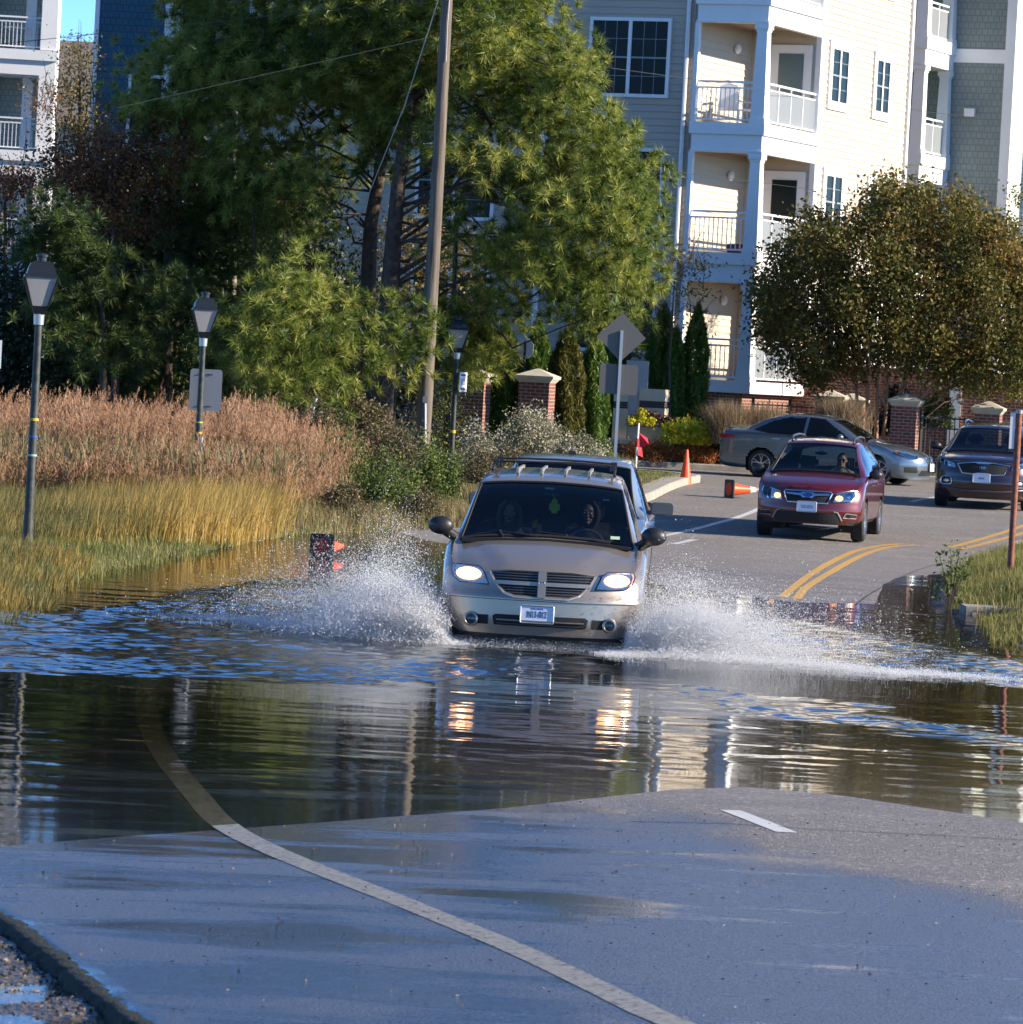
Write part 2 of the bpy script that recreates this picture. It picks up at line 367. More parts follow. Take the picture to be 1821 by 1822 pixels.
    L.new(mth('ADD', stone.outputs['Distance'], grain), bp.inputs['Height']); L.new(bp.outputs[0], b.inputs['Normal'])
    gl = N.new('ShaderNodeBsdfGlossy'); gcr = N.new('ShaderNodeValToRGB'); e = gcr.color_ramp.elements; e[0].position = .32; e[0].color = (.38, .38, .38, 1); e[1].position = .62; e[1].color = (1, 1, 1, 1)
    L.new(noise(75, 6), gcr.inputs['Fac']); L.new(gcr.outputs[0], gl.inputs['Color']); L.new(mth('ADD', .42, mth('MULTIPLY', slick, -.34)), gl.inputs['Roughness'])
    b2 = N.new('ShaderNodeBump'); b2.inputs['Distance'].default_value = .004; b2.inputs['Strength'].default_value = .5; L.new(mth('SUBTRACT', .6, mth('MULTIPLY', slick, .5)), b2.inputs['Strength']); L.new(stone.outputs['Distance'], b2.inputs['Height']); L.new(b2.outputs[0], gl.inputs['Normal'])
    frf = schlick(N, L)
    ms = N.new('ShaderNodeMixShader'); L.new(mth('MULTIPLY', frf, mth('MULTIPLY', wet, mth('ADD', .60, mth('MULTIPLY', slick, .35)))), ms.inputs[0]); L.new(b.outputs[0], ms.inputs[1]); L.new(gl.outputs[0], ms.inputs[2])
    L.new(ms.outputs[0], N['Material Output'].inputs['Surface'])
    return m
ASPH = asphalt()
rdy = np.concatenate([np.arange(-50, 14, 2.), np.arange(14, 30, .16), np.arange(30, 98, .3), np.arange(98, 108.41, .15), [108.4]])
_s = np.linspace(0, 1, 190); _XL = np.interp(rdy, _ly, _lx)[:, None]; _XR = np.minimum(np.interp(rdy, _ry, _rx), 24)[:, None]
_X = _XL+(_XR-_XL)*_s[None]; _Y = np.repeat(rdy[:, None], 190, 1); _Z = Troad(_X, _Y); _Z[:, 0] -= .05; _Z[:, -1] -= .05
_i, _j = np.meshgrid(np.arange(189), np.arange(len(rdy)-1)); _a = (_j*190+_i).ravel()
props(npmesh('road', np.stack([_X.ravel(), _Y.ravel(), _Z.ravel()], 1), np.stack([_a, _a+1, _a+191, _a+190], 1), ASPH, smooth=True), kind='structure')

# ---- markings, draped
def strip(pts, w, dz=.003, step=.35):
    P = [Vector((p[0], p[1], 0)) for p in pts]
    # Catmull-Rom resample
    out = []
    for i in range(len(P)-1):
        p0 = P[max(i-1, 0)]; p1 = P[i]; p2 = P[i+1]; p3 = P[min(i+2, len(P)-1)]
        n = max(2, int((p2-p1).length/step))
        for k in range(n):
            t = k/n; out.append(.5*((2*p1)+(p2-p0)*t+(2*p0-5*p1+4*p2-p3)*t*t+(3*p1-p0-3*p2+p3)*t**3))
    out.append(P[-1]); V = []; Q = []
    for i, p in enumerate(out):
        d = (out[min(i+1, len(out)-1)]-out[max(i-1, 0)]).normalized(); nn = Vector((-d.y, d.x, 0))
        for s in (-.5, 0, .5):
            q = p+nn*w*s; V.append((q.x, q.y, float(Troad(q.x, q.y))+dz))
        if i: a = 3*(i-1); Q += [(a, a+1, a+4, a+3), (a+1, a+2, a+5, a+4)]
    return V, Q
def paintmat(name, col, wear=.5):
    m = mat(name, col, .45); N = m.node_tree.nodes; L = m.node_tree.links; b = N['Principled BSDF']
    tc = N.new('ShaderNodeTexCoord'); n = N.new('ShaderNodeTexNoise'); n.inputs['Scale'].default_value = 22; n.inputs['Detail'].default_value = 7; n.inputs['Roughness'].default_value = .7
    L.new(tc.outputs['Object'], n.inputs['Vector']); r = N.new('ShaderNodeValToRGB'); e = r.color_ramp.elements
    e[0].position = wear-.12; e[0].color = (.07, .065, .06, 1); e[1].position = wear+.02; e[1].color = (*col, 1)
    L.new(n.outputs['Fac'], r.inputs['Fac']); L.new(r.outputs[0], b.inputs['Base Color'])
    return m
PW = paintmat('worn_white_paint', (.27, .26, .225), .49); PWB = paintmat('white_paint', (.62, .62, .60), .40); PY = paintmat('yellow_paint', (.62, .34, .035), .40)
edge = [gz(x, y) for x, y in ((1380,2150),(1290,1900),(1150,1822),(910,1705),(650,1595),(425,1485),(345,1400),(280,1300),(262,1220),(285,1140),(350,1080),(400,1057))]
edge = [(p.x, p.y) for p in edge]+[(-2.9, 57)]
far1 = []+[(gz(x, y, z).x, gz(x, y, z).y) for x, y, z in ((1180,937,.25),(1262,917,.38),(1345,897,.5),(1450,870,.6))]
def marking(name, pts, w, m, label):
    V, Q = strip(pts, w); o = npmesh(name, V, Q, m); return props(o, label, kind='structure')
marking('edge_line', edge, .17, PW, 'worn white edge line curving through the flood')
marking('edge_line', far1, .13, PWB, 'white solid line left of the red car')
def gzp(px, py):   # pixel -> terrain point
    z = 0.
    for _ in range(12): p = gz(px, py, z); z = .5*z+.5*float(Troad(p.x, p.y))
    return gz(px, py, z)
def pp(*a): return [tuple(gzp(x, y)[:2]) for x, y in a]
marking('lane_dash', pp((1300,1442),(1400,1481)), .13, PWB, 'white lane dash on the bare asphalt in front')
marking('lane_dash', pp((942,1188),(966,1212)), .12, PWB, 'white lane dash under the water before the van')
marking('lane_dash', pp((1200,968),(1235,960)), .13, PWB, 'white lane dash left of the red car')
marking('lane_dash', pp((1455,943),(1490,938)), .13, PWB, 'white lane dash under the red car')
marking('lane_dash', pp((1622,893),(1700,878)), .13, PWB, 'white line in front of the dark sport utility vehicle')
marking('yellow_centre_line', pp((1394,1062),(1412,1045),(1455,1014),(1510,985),(1560,972),(1600,968)), .12, PY, 'left stripe of the near double yellow line')
marking('yellow_centre_line', pp((1418,1066),(1434,1046),(1475,1020),(1530,990),(1580,974),(1630,970)), .12, PY, 'right stripe of the near double yellow line')
marking('yellow_centre_line', pp((1690,974),(1760,955),(1830,932),(1900,905)), .12, PY, 'left stripe of the double yellow line by the rusty post')
marking('yellow_centre_line', pp((1710,977),(1775,961),(1830,945),(1900,918)), .12, PY, 'right stripe of the double yellow line by the rusty post')

SEAM = mat('tar_seam', (.02,.019,.018), .6)
marking('tar_seam', pp((1120,1462),(1300,1466),(1480,1478),(1700,1488),(1900,1500)), .018, SEAM, 'thin tar seam across the bare asphalt in front')
marking('tar_seam', pp((1500,1098),(1560,1050),(1640,1012),(1740,985)), .02, SEAM, 'thin joint along the far lane by the right bank')
marking('tar_seam', pp((1180,1000),(1350,1030),(1480,1046),(1560,1052)), .02, SEAM, 'thin crack across the far lane before the yellow lines')
# ---- flood water
def watermat(name='flood_water', calm=False):
    m = bpy.data.materials.new(name); m.use_nodes = True; N = m.node_tree.nodes; L = m.node_tree.links; N.remove(N['Principled BSDF'])
    tc = N.new('ShaderNodeTexCoord'); O = tc.outputs['Object']
    def noise(sc, mp=(1, 1, 1), det=3, dist=0.):
        n = N.new('ShaderNodeTexNoise'); n.inputs['Scale'].default_value = sc; n.inputs['Detail'].default_value = det; n.inputs['Distortion'].default_value = dist
        k = N.new('ShaderNodeMapping'); k.inputs['Scale'].default_value = mp; L.new(O, k.inputs['Vector']); L.new(k.outputs[0], n.inputs['Vector']); return n.outputs['Fac']
    def mth(op, a, b2=None):
        k = N.new('ShaderNodeMath'); k.operation = op
        for i, q in enumerate((a, b2)):
            if q is None: continue
            if isinstance(q, (int, float)): k.inputs[i].default_value = q
            else: L.new(q, k.inputs[i])
        return k.outputs[0]
    at_ = N.new('ShaderNodeAttribute'); at_.attribute_name = 'tint'      # chop: 0 calm, 1 wake-chopped
    rough = mth('MULTIPLY', at_.outputs['Fac'], 1.0)
    h2 = mth('MULTIPLY', noise(14, (.7, 1.2, 1), 3), .00035)
    hs = mth('MULTIPLY', mth('MULTIPLY', noise(30, (1, 1, 1), 3), .0016), rough)
    h = mth('ADD', h2, hs)
    bp = N.new('ShaderNodeBump'); bp.inputs['Strength'].default_value = 1; bp.inputs['Distance'].default_value = 1.0; L.new(h, bp.inputs['Height'])
    gl = N.new('ShaderNodeBsdfGlossy'); gl.inputs['Roughness'].default_value = .015; L.new(bp.outputs[0], gl.inputs['Normal'])
    tr = N.new('ShaderNodeBsdfTransparent'); ad_ = N.new('ShaderNodeAttribute'); ad_.attribute_name = 'depth'
    cr_ = N.new('ShaderNodeValToRGB'); e = cr_.color_ramp.elements; e[0].color = (.92, .88, .78, 1); e[1].color = (.30, .26, .18, 1); L.new(ad_.outputs['Fac'], cr_.inputs['Fac'])
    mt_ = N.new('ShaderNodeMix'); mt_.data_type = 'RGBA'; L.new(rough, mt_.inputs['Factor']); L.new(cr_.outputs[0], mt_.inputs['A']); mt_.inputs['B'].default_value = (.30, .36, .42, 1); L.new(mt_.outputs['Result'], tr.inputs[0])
    mx = N.new('ShaderNodeMixShader'); L.new(schlick(N, L), mx.inputs[0]); L.new(tr.outputs[0], mx.inputs[1]); L.new(gl.outputs[0], mx.inputs[2])
    L.new(mx.outputs[0], N['Material Output'].inputs['Surface'])
    return m
WATM = watermat()
def chop(X, Y):
    """where the wakes roughen the water (world-space patches)"""
    def px(xp, yp): p = gz(xp, yp); return p.x, p.y
    n = vnoise(X, Y, .9, 8)*.9+vnoise(X*.6, Y, .3, 9)*.6+vnoise(X*.6, Y, .13, 10)*.3
    c = np.zeros_like(X)
    # band in front and left of the van: y 1110..1212 px left of x 1000
    yb = np.interp(X, [-6, -3.5, -1.8, -.6, .6], [37.2, 37.6, 38.4, 39.3, 42.3])       # near border
    yt = np.interp(X, [-6, -4.2, -3.6, -3.0, 1], [45.2, 46.5, 52.0, 56, 58])
    c = np.maximum(c, sst((Y-yb+n*1.2)/.5)*(1-sst((Y-yt+n*2)/1.5))*(1-sst((X-.2+n)/.8)))
    # behind the splash on the right
    yr = np.interp(X, [.8, 3, 5, 6], [44.5, 43.8, 43.2, 43]); yt2 = np.interp(X, [.8, 3.4, 4.3, 5.5], [52, 53, 50, 45.5])
    c = np.maximum(c, sst((Y-yr+n)/.5)*(1-sst((Y-yt2+n)/1.2))*sst((X-.5)/.4)*.9)
    # blue tongue right of the reflections
    yc = np.interp(X, [1.4, 2.4, 3.3, 4.2, 6], [40.2, 38.6, 37.2, 36.4, 36]); wd = np.interp(X, [1.2, 1.9, 3, 3.8, 4.5], [.3, 1.5, 1.7, 1.1, .3])
    c = np.maximum(c, (1-sst((np.abs(Y-yc+n*1.6)-wd*.6)/.8))*sst((X-1.1)/.7)*.8)
    return c
wx = np.concatenate([[-16., -12, -9.5], np.arange(-7, 7, .034), [9., 12]]); wy = np.concatenate([np.arange(24, 57, .046), np.arange(57, 80, .3)])
WX, WY = np.meshgrid(wx, wy); CHOP = chop(WX, WY); DEP = np.clip(-Troad(WX, WY)/.09, 0, 1)
DEP = np.where(inroad(WX, WY), DEP, 1)
def ripple(X, Y):
    c = CHOP; k = np.clip(DEP*4, .05, 1)
    rough_ = vnoise(X*.8+Y*.2, Y, .27, 11)*.0085+vnoise(X*.8-Y*.3, Y, .15, 12)*.0085+vnoise(X, Y*1.1, .09, 13)*.0055
    calm = vnoise(X*.38, Y, .38, 14)*.0030+vnoise(X*.6, Y+X*.1, .20, 15)*.0022+vnoise(X*.8, Y-X*.05, .11, 17)*.0010+vnoise(X*.15, Y-X*.12, 1.1, 16)*.004
    return (rough_*c*(2.0+1.8*vnoise(X*.4, Y, .9, 23))+calm*(.35+1.3*np.clip(vnoise(X*.5, Y, 2.6, 18)+.55, 0, 1)))*k
wat = sheet('flood_water', wx, wy, ripple, WATM, smooth=True)
dp = wat.data.attributes.new('depth', 'FLOAT', 'POINT'); dp.data.foreach_set('value', DEP.ravel().astype(np.float32))
a = wat.data.attributes.new('tint', 'FLOAT', 'POINT'); a.data.foreach_set('value', CHOP.ravel().astype(np.float32))
props(wat, kind='structure')
# roadside puddle at the near left corner
pxs = np.arange(-6, 0, .06); pys = np.arange(14, 26, .1)
pud = sheet('roadside_puddle', pxs, pys, lambda X, Y: X*0+.006, WATM, mask=lambda x, y: x < np.interp(y, _ly, _lx)-.03)
props(pud, kind='structure')

# crumbling mossy edge of the near asphalt
_yy = np.arange(13, 27, .07); _V = []; _Q = []; _r = np.random.default_rng(5)
for i, y in enumerate(_yy):
    x = float(np.interp(y, _ly, _lx)); k = _r.uniform(-.03, .03, 4)
    for o, dz in ((.04+k[0], .003), (.0+k[1]*.6, .009), (-.045+k[2]*.6, .002), (-.08+k[3]*.6, -.06)): _V.append((x+o, y, float(Troad(x+.06, y))+dz+_r.uniform(-.004, .004)))
    if i:
        for q in range(3): a_ = 4*(i-1)+q; _Q.append((a_, a_+1, a_+5, a_+4))
props(npmesh('asphalt_edge', _V, _Q, mat('mossy_asphalt', (.012,.016,.010), .85, bump=1, bscale=50)), kind='structure')

# ---- kerbs (structure)
CONC = mat('concrete', (.34, .31, .27), .85, var=.18, vscale=5, bump=.3, bscale=60)
def kerb(name, pts, label, w=.42, h=.14):
    mb = MB(); P = [Vector((x, y, 0)) for x, y in pts]; res = []
    for i in range(len(P)-1):
        n = max(1, int((P[i+1]-P[i]).length/.5))
        for k in range(n): res.append(P[i].lerp(P[i+1], k/n))
    res.append(P[-1]); V = []; Fs = []
    for i, p in enumerate(res):
        d = (res[min(i+1, len(res)-1)]-res[max(0, i-1)]).normalized(); nn = Vector((-d.y, d.x, 0))
        z = float(Troad(p.x, p.y))
        for o, dz in ((0, -.1), (0, h*.85), (.03, h), (w, h), (w, -.1)): q = p+nn*o; V.append((q.x, q.y, z+dz))
        if i:
            a = 5*(i-1)
            for k in range(4): Fs.append((a+k, a+5+k, a+6+k, a+1+k))
    mb.add(V, Fs); o = mb.build(name, CONC); return props(o, label, kind='structure')
kerb('kerb', [(.3,80),(1.3,83),(2.3,86),(2.65,88),(3.3,93),(3.75,97),(3.9,98.6),(3.75,99.8),(3.2,100.6),(2.2,101),(.5,101.1)][::1], 'concrete kerb curving into the side street')
kerb('kerb', [(.5,108.4),(6,108.5),(12,108.5),(28,108.5)], 'far concrete kerb along the planting beds')
mb = MB(); p0 = gz(1712,1082,.06); mb.box(p0.x, p0.x+5, p0.y-.35, p0.y+.35, -.1, .10); props(mb.build('concrete_slab', CONC, bevel=.015), kind='structure')
# ================================================================ vehicles
def mono(x, y, xq):
    """monotone cubic interpolation along axis 0 (no overshoot)"""
    x = np.asarray(x, float); y = np.asarray(y, float); h = np.diff(x); d = np.diff(y, axis=0)/h[:, None]
    m = np.zeros_like(y); m[0] = d[0]; m[-1] = d[-1]
    for i in range(1, len(x)-1):
        ok = d[i-1]*d[i] > 0; w1 = 2*h[i]+h[i-1]; w2 = h[i]+2*h[i-1]
        with np.errstate(divide='ignore', invalid='ignore'):
            m[i] = np.where(ok, (w1+w2)/(w1/np.where(ok, d[i-1], 1)+w2/np.where(ok, d[i], 1)), 0)
    k = np.clip(np.searchsorted(x, xq)-1, 0, len(x)-2); t = ((xq-x[k])/h[k])[:, None]; hh = h[k][:, None]
    return (2*t**3-3*t*t+1)*y[k]+(t**3-2*t*t+t)*hh*m[k]+(-2*t**3+3*t*t)*y[k+1]+(t**3-t*t)*hh*m[k+1]
def section(s):
    y, zt, c, wt, zb, wb, ww, zr, zu = s
    return [(0,zt),(.5*wt,zt-.22*c),(.85*wt,zt-.62*c),(wt,zt-c),(wt+(wb-wt)*.5+.012,(zt-c+zb)/2+.01),(wb,zb),(wb+(ww-wb)*.75,zb-.05),(ww,zb-.20),(ww,zb*.5+zr*.5),(ww-.015,zr+.06),(ww-.05,zr),(ww-.18,zu),(0,zu)]
NC = [4,4,2,8,8,2,3,6,5,2,2,4]        # columns between section points
CA = sum(NC[:3]); CB = CA+NC[3]+NC[4]; # CA: pillar column, CB: belt column
def vcar(root, sp, paint, glass, dark):
    """sp: stations, cow/hdr (windshield y-range), arches [(y,z,r)], W, B bow, side glass polys, rear glass"""
    st = sp['st']; ys = [s[0] for s in st]
    dy = sp.get('dy', .04); yq = []
    for a, b in zip(ys[:-1], ys[1:]):
        n = max(1, int(round((b-a)/dy))); yq += [a+(b-a)*k/n for k in range(n)]
    yq.append(ys[-1]); yq = np.array(yq)
    S = np.array([[c for p in section(s) for c in p] for s in st])     # (ns, 2P)
    R = mono(ys, S, yq).reshape(len(yq), 13, 2)
    cols = []
    tpos = []
    for i, n in enumerate(NC):
        for k in range(n): tpos.append(i+k/n)
    tpos.append(12.); tpos = np.array(tpos); Rc = np.zeros((len(yq), len(tpos), 2))
    for j in range(len(yq)):
        q = R[j]; tt = np.arange(13.)
        Rc[j] = mono(tt, q, np.clip(tpos, 1e-6, 12-1e-6)) if sp.get('smoothcol', True) else np.stack([np.interp(tpos, tt, q[:,0]), np.interp(tpos, tt, q[:,1])], 1)
    P = len(tpos); n = len(yq)
    half = np.zeros((n, P, 3)); half[:,:,0] = Rc[:,:,0]; half[:,:,1] = yq[:,None]; half[:,:,2] = Rc[:,:,1]
    # mirrored grid: columns left(bottom->top) + right(top->bottom)
    full = np.concatenate([half[:, ::-1]*np.array([-1,1,1]), half[:, 1:]], 1); F_ = full.shape[1]; mid = P-1
    parts = {'body': [], 'windshield': [], 'rear_window': [], 'dark': []}
    def inpoly(y, z, poly):
        c = False; j = len(poly)-1
        for i in range(len(poly)):
            yi, zi = poly[i]; yj, zj = poly[j]
            if (zi > z) != (zj > z) and y < (yj-yi)*(z-zi)/(zj-zi)+yi: c = not c
            j = i
        return c
    for i in range(n-1):
        for j in range(F_-1):
            q = (full[i,j]+full[i+1,j]+full[i+1,j+1]+full[i,j+1])/4; x, y, z = q
            cc = min(abs(j-mid), abs(j+1-mid)); key = 'body'     # distance in columns from the centre
            if sp['cow'] <= y <= sp['hdr'] and cc < CA-sp.get('wsm', 0): key = 'windshield'
            elif sp.get('rw') and sp['rw'][0] <= y <= sp['rw'][1] and cc < CA: key = 'rear_window'
            elif CA <= cc < CB and y > sp['cow']:
                hit = [q_ for q_, pl in enumerate(sp['glass']) if inpoly(y, z, pl)]
                if hit: key = ('side_window', hit[0], x > 0); parts.setdefault(key, [])
                elif any(inpoly(y, z, pl) for pl in sp.get('blk', [])): key = 'dark'
            elif cc >= CB:
                if any((y-ay)**2+(z-az)**2 < ar*ar for ay, az, ar in sp['arch']) and abs(x) > .5: continue
                if sp.get('clad') and z < sp['clad'] and abs(x) > .4: key = 'dark'
            parts[key].append((i*F_+j, i*F_+j+1, (i+1)*F_+j+1, (i+1)*F_+j))
    V = full.reshape(-1, 3); V2 = list(map(tuple, V))
    # end caps: straight across between mirrored columns below the hood edge
    for yi, sgn in ((0, 1), (n-1, -1)):
        r = half[yi]; rows = list(range(CA, P)) ; U = np.linspace(-1, 1, 25); b0 = len(V2)
        for c in rows:
            for u in U: V2.append((r[c,0]*u if c < P-1 else (r[P-2,0])*u*.98, r[c,1], r[c,2]))
        m_ = len(U)
        # top row: blend hood crown
        for k, u in enumerate(U):
            xx = r[CA,0]*u; zc = np.interp(abs(xx), half[yi,:CA+1,0], half[yi,:CA+1,2]); V2[b0+k] = (xx, r[CA,1], zc)
        for a in range(len(rows)-1):
            for k in range(m_-1):
                f = (b0+a*m_+k, b0+a*m_+k+1, b0+(a+1)*m_+k+1, b0+(a+1)*m_+k)
                parts['body'].append(f if sgn > 0 else f[::-1])
    V2 = np.array(V2)
    D = sp['dfm']
    V2 = np.array([D(Vector(v)) for v in V2])
    names = {'body': paint, 'windshield': glass, 'rear_window': glass, 'dark': dark}
    out = {}
    for k, fs in parts.items():
        if not fs: continue
        fs = np.array(fs); u, inv = np.unique(fs, return_inverse=True)
        o = npmesh('side_window' if isinstance(k, tuple) else {'dark': 'lower_trim'}.get(k, k), V2[u], inv.reshape(-1, 4), sp.get('sglass', glass) if isinstance(k, tuple) else names[k], root, smooth=True); out[k] = o
        if k == 'body':
            bm = bmesh.new(); bm.from_mesh(o.data); bmesh.ops.remove_doubles(bm, verts=bm.verts, dist=.002); bmesh.ops.recalc_face_normals(bm, faces=bm.faces); bm.to_mesh(o.data); bm.free(); o.data.set_sharp_from_angle(angle=rad(50))
    # frame strip round the windshield
    i0 = int(np.argmin(abs(yq-sp['cow']))); i1 = int(np.argmin(abs(yq-sp['hdr']))); ca = CA-sp.get('wsm', 0)
    loop = [D(Vector(half[i, ca]))+Vector((0,0,.004)) for i in range(i0, i1+1)]
    topl = [D(Vector(half[i1, c]))+Vector((0,-.002,.006)) for c in range(ca, -1, -1)]
    mx = lambda L_: [Vector((-p.x, p.y, p.z)) for p in L_]
    mb = MB(); mb.tube(loop, .012, 5); mb.tube(mx(loop), .012, 5); mb.tube(topl+mx(topl)[::-1][1:], .012, 5)
    bot = [D(Vector(half[i0, c]))+Vector((0,-.01,.006)) for c in range(ca, -1, -1)]; mb.tube(bot+mx(bot)[::-1][1:], .02, 6)
    mb.build('windshield_seal', dark, root, smooth=True)
    sp['half'] = half; sp['yq'] = yq
    return out
RUBBER = mat('tyre_rubber', (.018, .018, .019), .75, bump=.3, bscale=90)
ALLOY = mat('alloy', (.55, .56, .58), .3, metal=.9)
BLACK = mat('black_plastic', (.016, .016, .018), .45)
BLACKM = mat('black_matt', (.01, .01, .011), .8)
CHROME = mat('chrome', (.75, .77, .80), .12, metal=1.0)
CABIN = mat('cabin_cloth', (.085, .080, .075), .9, var=.2, vscale=30)
TAN = mat('cabin_tan', (.22, .19, .15), .9)
LENS = glassmat('lamp_lens', (.93, .94, .95))
REFL = mat('lamp_reflector', (.60, .55, .48), .25, metal=.8)
AMBER = mat('amber_lens', (.75, .16, .03), .25, coat=.5)
REDL = mat('red_lens', (.35, .01, .012), .2, coat=.6)
def wheel(parent, x, y, z, R, rr, wd, side, spokes=5, turn=0.0, rimm=None, blur=False):
    """side=+1: outer face towards +x"""
    M = Matrix.Translation((x, y, z)) @ Matrix.Rotation(turn, 4, 'Z') @ Matrix.Rotation(rad(90)*side, 4, 'Y')
    h = wd/2; mb = MB()
    mb.lathe([(rr, -h*.85), (R*.9, -h), (R*.985, -h*.75), (R, -h*.3), (R, h*.3), (R*.985, h*.75), (R*.9, h), (rr, h*.85)], 40, M)
    w_ = mb.build('wheel', RUBBER, parent, smooth=True)
    w_.name = 'wheel'
    mb = MB(); rm = rimm or ALLOY
    mb.lathe([(rr*1.01, -h*.85), (rr*.93, -h*.5), (rr*.93, h*.4), (rr*1.01, h*.88), (rr*.96, h*.90), (rr*.90, h*.60)], 36, M)
    mb.lathe([(0.001, h*.62), (rr*.2, h*.60), (rr*.24, h*.4), (rr*.24, 0)], 20, M)
    for k in range(spokes):
        a = 2*math.pi*k/spokes; Rz = M @ Matrix.Rotation(a, 4, 'Z')
        for da in (-.16, .16):
            mb.tube([(rr*.18, 0, h*.5), (rr*.55, rr*.5*da, h*.62), (rr*.95, rr*1.2*da, h*.66)], [rr*.07, rr*.055, rr*.06], 6, M=Rz)
    mb.build('rim', rm, w_, smooth=True)
    mb = MB(); mb.lathe([(rr*.93, -h*.2), (0.001, -h*.2)], 24, M); mb.build('brake_disc', mat('brake_metal', (.08,.08,.085), .6, metal=.5), w_)
    return w_
def arch_liner(root, arches, W, D):
    for ay, az, ar in arches:
        for s in (-1, 1):
            mb = MB(); n = 20; vs = []; fs = []
            for k in range(n+1):
                a = math.pi*(k/n*1.3-.15)
                for xx in (W-.02, W-.40): vs.append((s*xx, ay+ar*1.03*math.cos(a), az+ar*1.03*math.sin(a)))
            for k in range(n): fs.append((2*k, 2*k+1, 2*k+3, 2*k+2))
            m0 = len(vs); vs += [(s*(W-.40), ay+ar*1.03*math.cos(math.pi*(k/n*1.3-.15)), az+ar*1.03*math.sin(math.pi*(k/n*1.3-.15))) for k in range(n+1)]; fs.append(tuple(range(m0, m0+n+1)))
            mb.add(vs, fs); mb.build('wheel_arch', BLACKM, root, dfm=D)
def slab(poly, y=-.004, th=.03):
    """front-plane polygon (x,z) into an MB"""
    return MB().prism(poly, y, y+th)
CUTS = [i*.07 for i in range(-14, 15)]
def mirx(p): return [(-x, z) for x, z in p][::-1]
def rrect(x0, x1, z0, z1, r, n=4):
    out = []
    for cx, cz, a0 in ((x1-r, z0+r, -90), (x1-r, z1-r, 0), (x0+r, z1-r, 90), (x0+r, z0+r, 180)):
        for k in range(n+1): a = rad(a0+90*k/n); out.append((cx+r*math.cos(a), cz+r*math.sin(a)))
    return out
def ell(cx, cz, rx, rz, n=20): return [(cx+rx*math.cos(2*math.pi*k/n), cz+rz*math.sin(2*math.pi*k/n)) for k in range(n)]
def outline(mbx, poly, y, r, n=5, closed=True):
    pts = [(x, y, z) for x, z in poly]
    if closed: pts.append(pts[0])
    mbx.tube(pts, r, n, cap=not closed)
def bow(B, W, L=1.1, pz=None, lift=None, creases=None):
    def D(v):
        x, y, z = v; f = max(0., 1-max(y, 0)/L)**2
        y2 = y+B*(min(abs(x)/W, 1.1)**2.6)*f
        if pz: y2 += float(np.interp(z, pz[0], pz[1]))*f
        z2 = z
        if creases:
            z2 += creases(x, y, z)
        return Vector((x, y2, z2))
    return D
def seats(root, ys, xw, zseat, ztop, m, head=True):
    for y in ys:
        for s in (-1, 1):
            mb = MB(); mb.box(s*xw-.25, s*xw+.25, y-.1, y+.4, zseat-.15, zseat)
            mb.box(s*xw-.24, s*xw+.24, y+.36, y+.48, zseat, ztop-.22)
            if head: mb.box(s*xw-.13, s*xw+.13, y+.38, y+.47, ztop-.20, ztop)
            mb.build('seat', m, root, smooth=True, bevel=.05)
def cabin(root, y0, y1, zf, W, zdash, ydash, m=CABIN, wheelx=None):
    mb = MB(); mb.box(-W, W, y0, y1, zf-.02, zf); mb.build('cabin_floor', BLACKM, root)
    mb = MB(); mb.prism([(-W, zf), (W, zf), (W, zdash-.03), (W*.6, zdash), (-W*.6, zdash), (-W, zdash-.03)], ydash, ydash+.42); mb.build('dashboard', mat('dash_vinyl', (.035,.05,.045), .5), root, bevel=.03)
    if wheelx is not None:
        mb = MB(); M = Matrix.Translation((wheelx, ydash+.56, zdash-.01)) @ Matrix.Rotation(rad(65), 4, 'X')
        pts = [(.19*math.cos(2*math.pi*k/24), .19*math.sin(2*math.pi*k/24), 0) for k in range(25)]; mb.tube(pts, .014, 6, M=M, cap=False)
        mb.tube([(-.18, 0, 0), (0, -.03, .02), (.18, 0, 0)], .018, 6, M=M); mb.ball((0, -.02, .01), (.06, .05, .02), 10, M=M)
        mb.build('steering_wheel', mat('wheel_grip', (.12, .11, .10), .35), root, smooth=True)
def plate(root, cx, cz, y, txt, D, top=None, tcol=(.03,.045,.16), w=.305, h=.152, size=.088, base=(.74,.77,.84), sx=.60):
    mb = MB(); mb.prism(rrect(cx-w/2, cx+w/2, cz-h/2, cz+h/2, .012), y, y+.006); o = mb.build('licence_plate', mat('plate_white', base, .4), root)
    mb = MB(); outline(mb, rrect(cx-w/2-.008, cx+w/2+.008, cz-h/2-.008, cz+h/2+.008, .014), y-.001, .008); mb.build('plate_frame', mat('plate_frame_metal', (.55,.57,.62), .35, metal=.6), o, smooth=True)
    tm = mat('plate_ink', tcol, .5)
    textobj('plate_number', txt, size, tm, o, T3(cx, y-.001, cz-.004) @ FACE, .0015, sx)
    if top: textobj('plate_heading', top, .026, mat('plate_blue', (.08,.12,.45), .5), o, T3(cx, y-.001, cz+h/2-.022) @ FACE, .001, 1.1)
    return o
def glow(name, e, s): return mat(name, (.9,.85,.7), .4, emis=e, estr=s)
BULB = glow('lit_headlamp', (1.0, .46, .16), 2.6)
BULB2 = glow('lit_headlamp_dim', (1.0, .42, .12), 2.2)

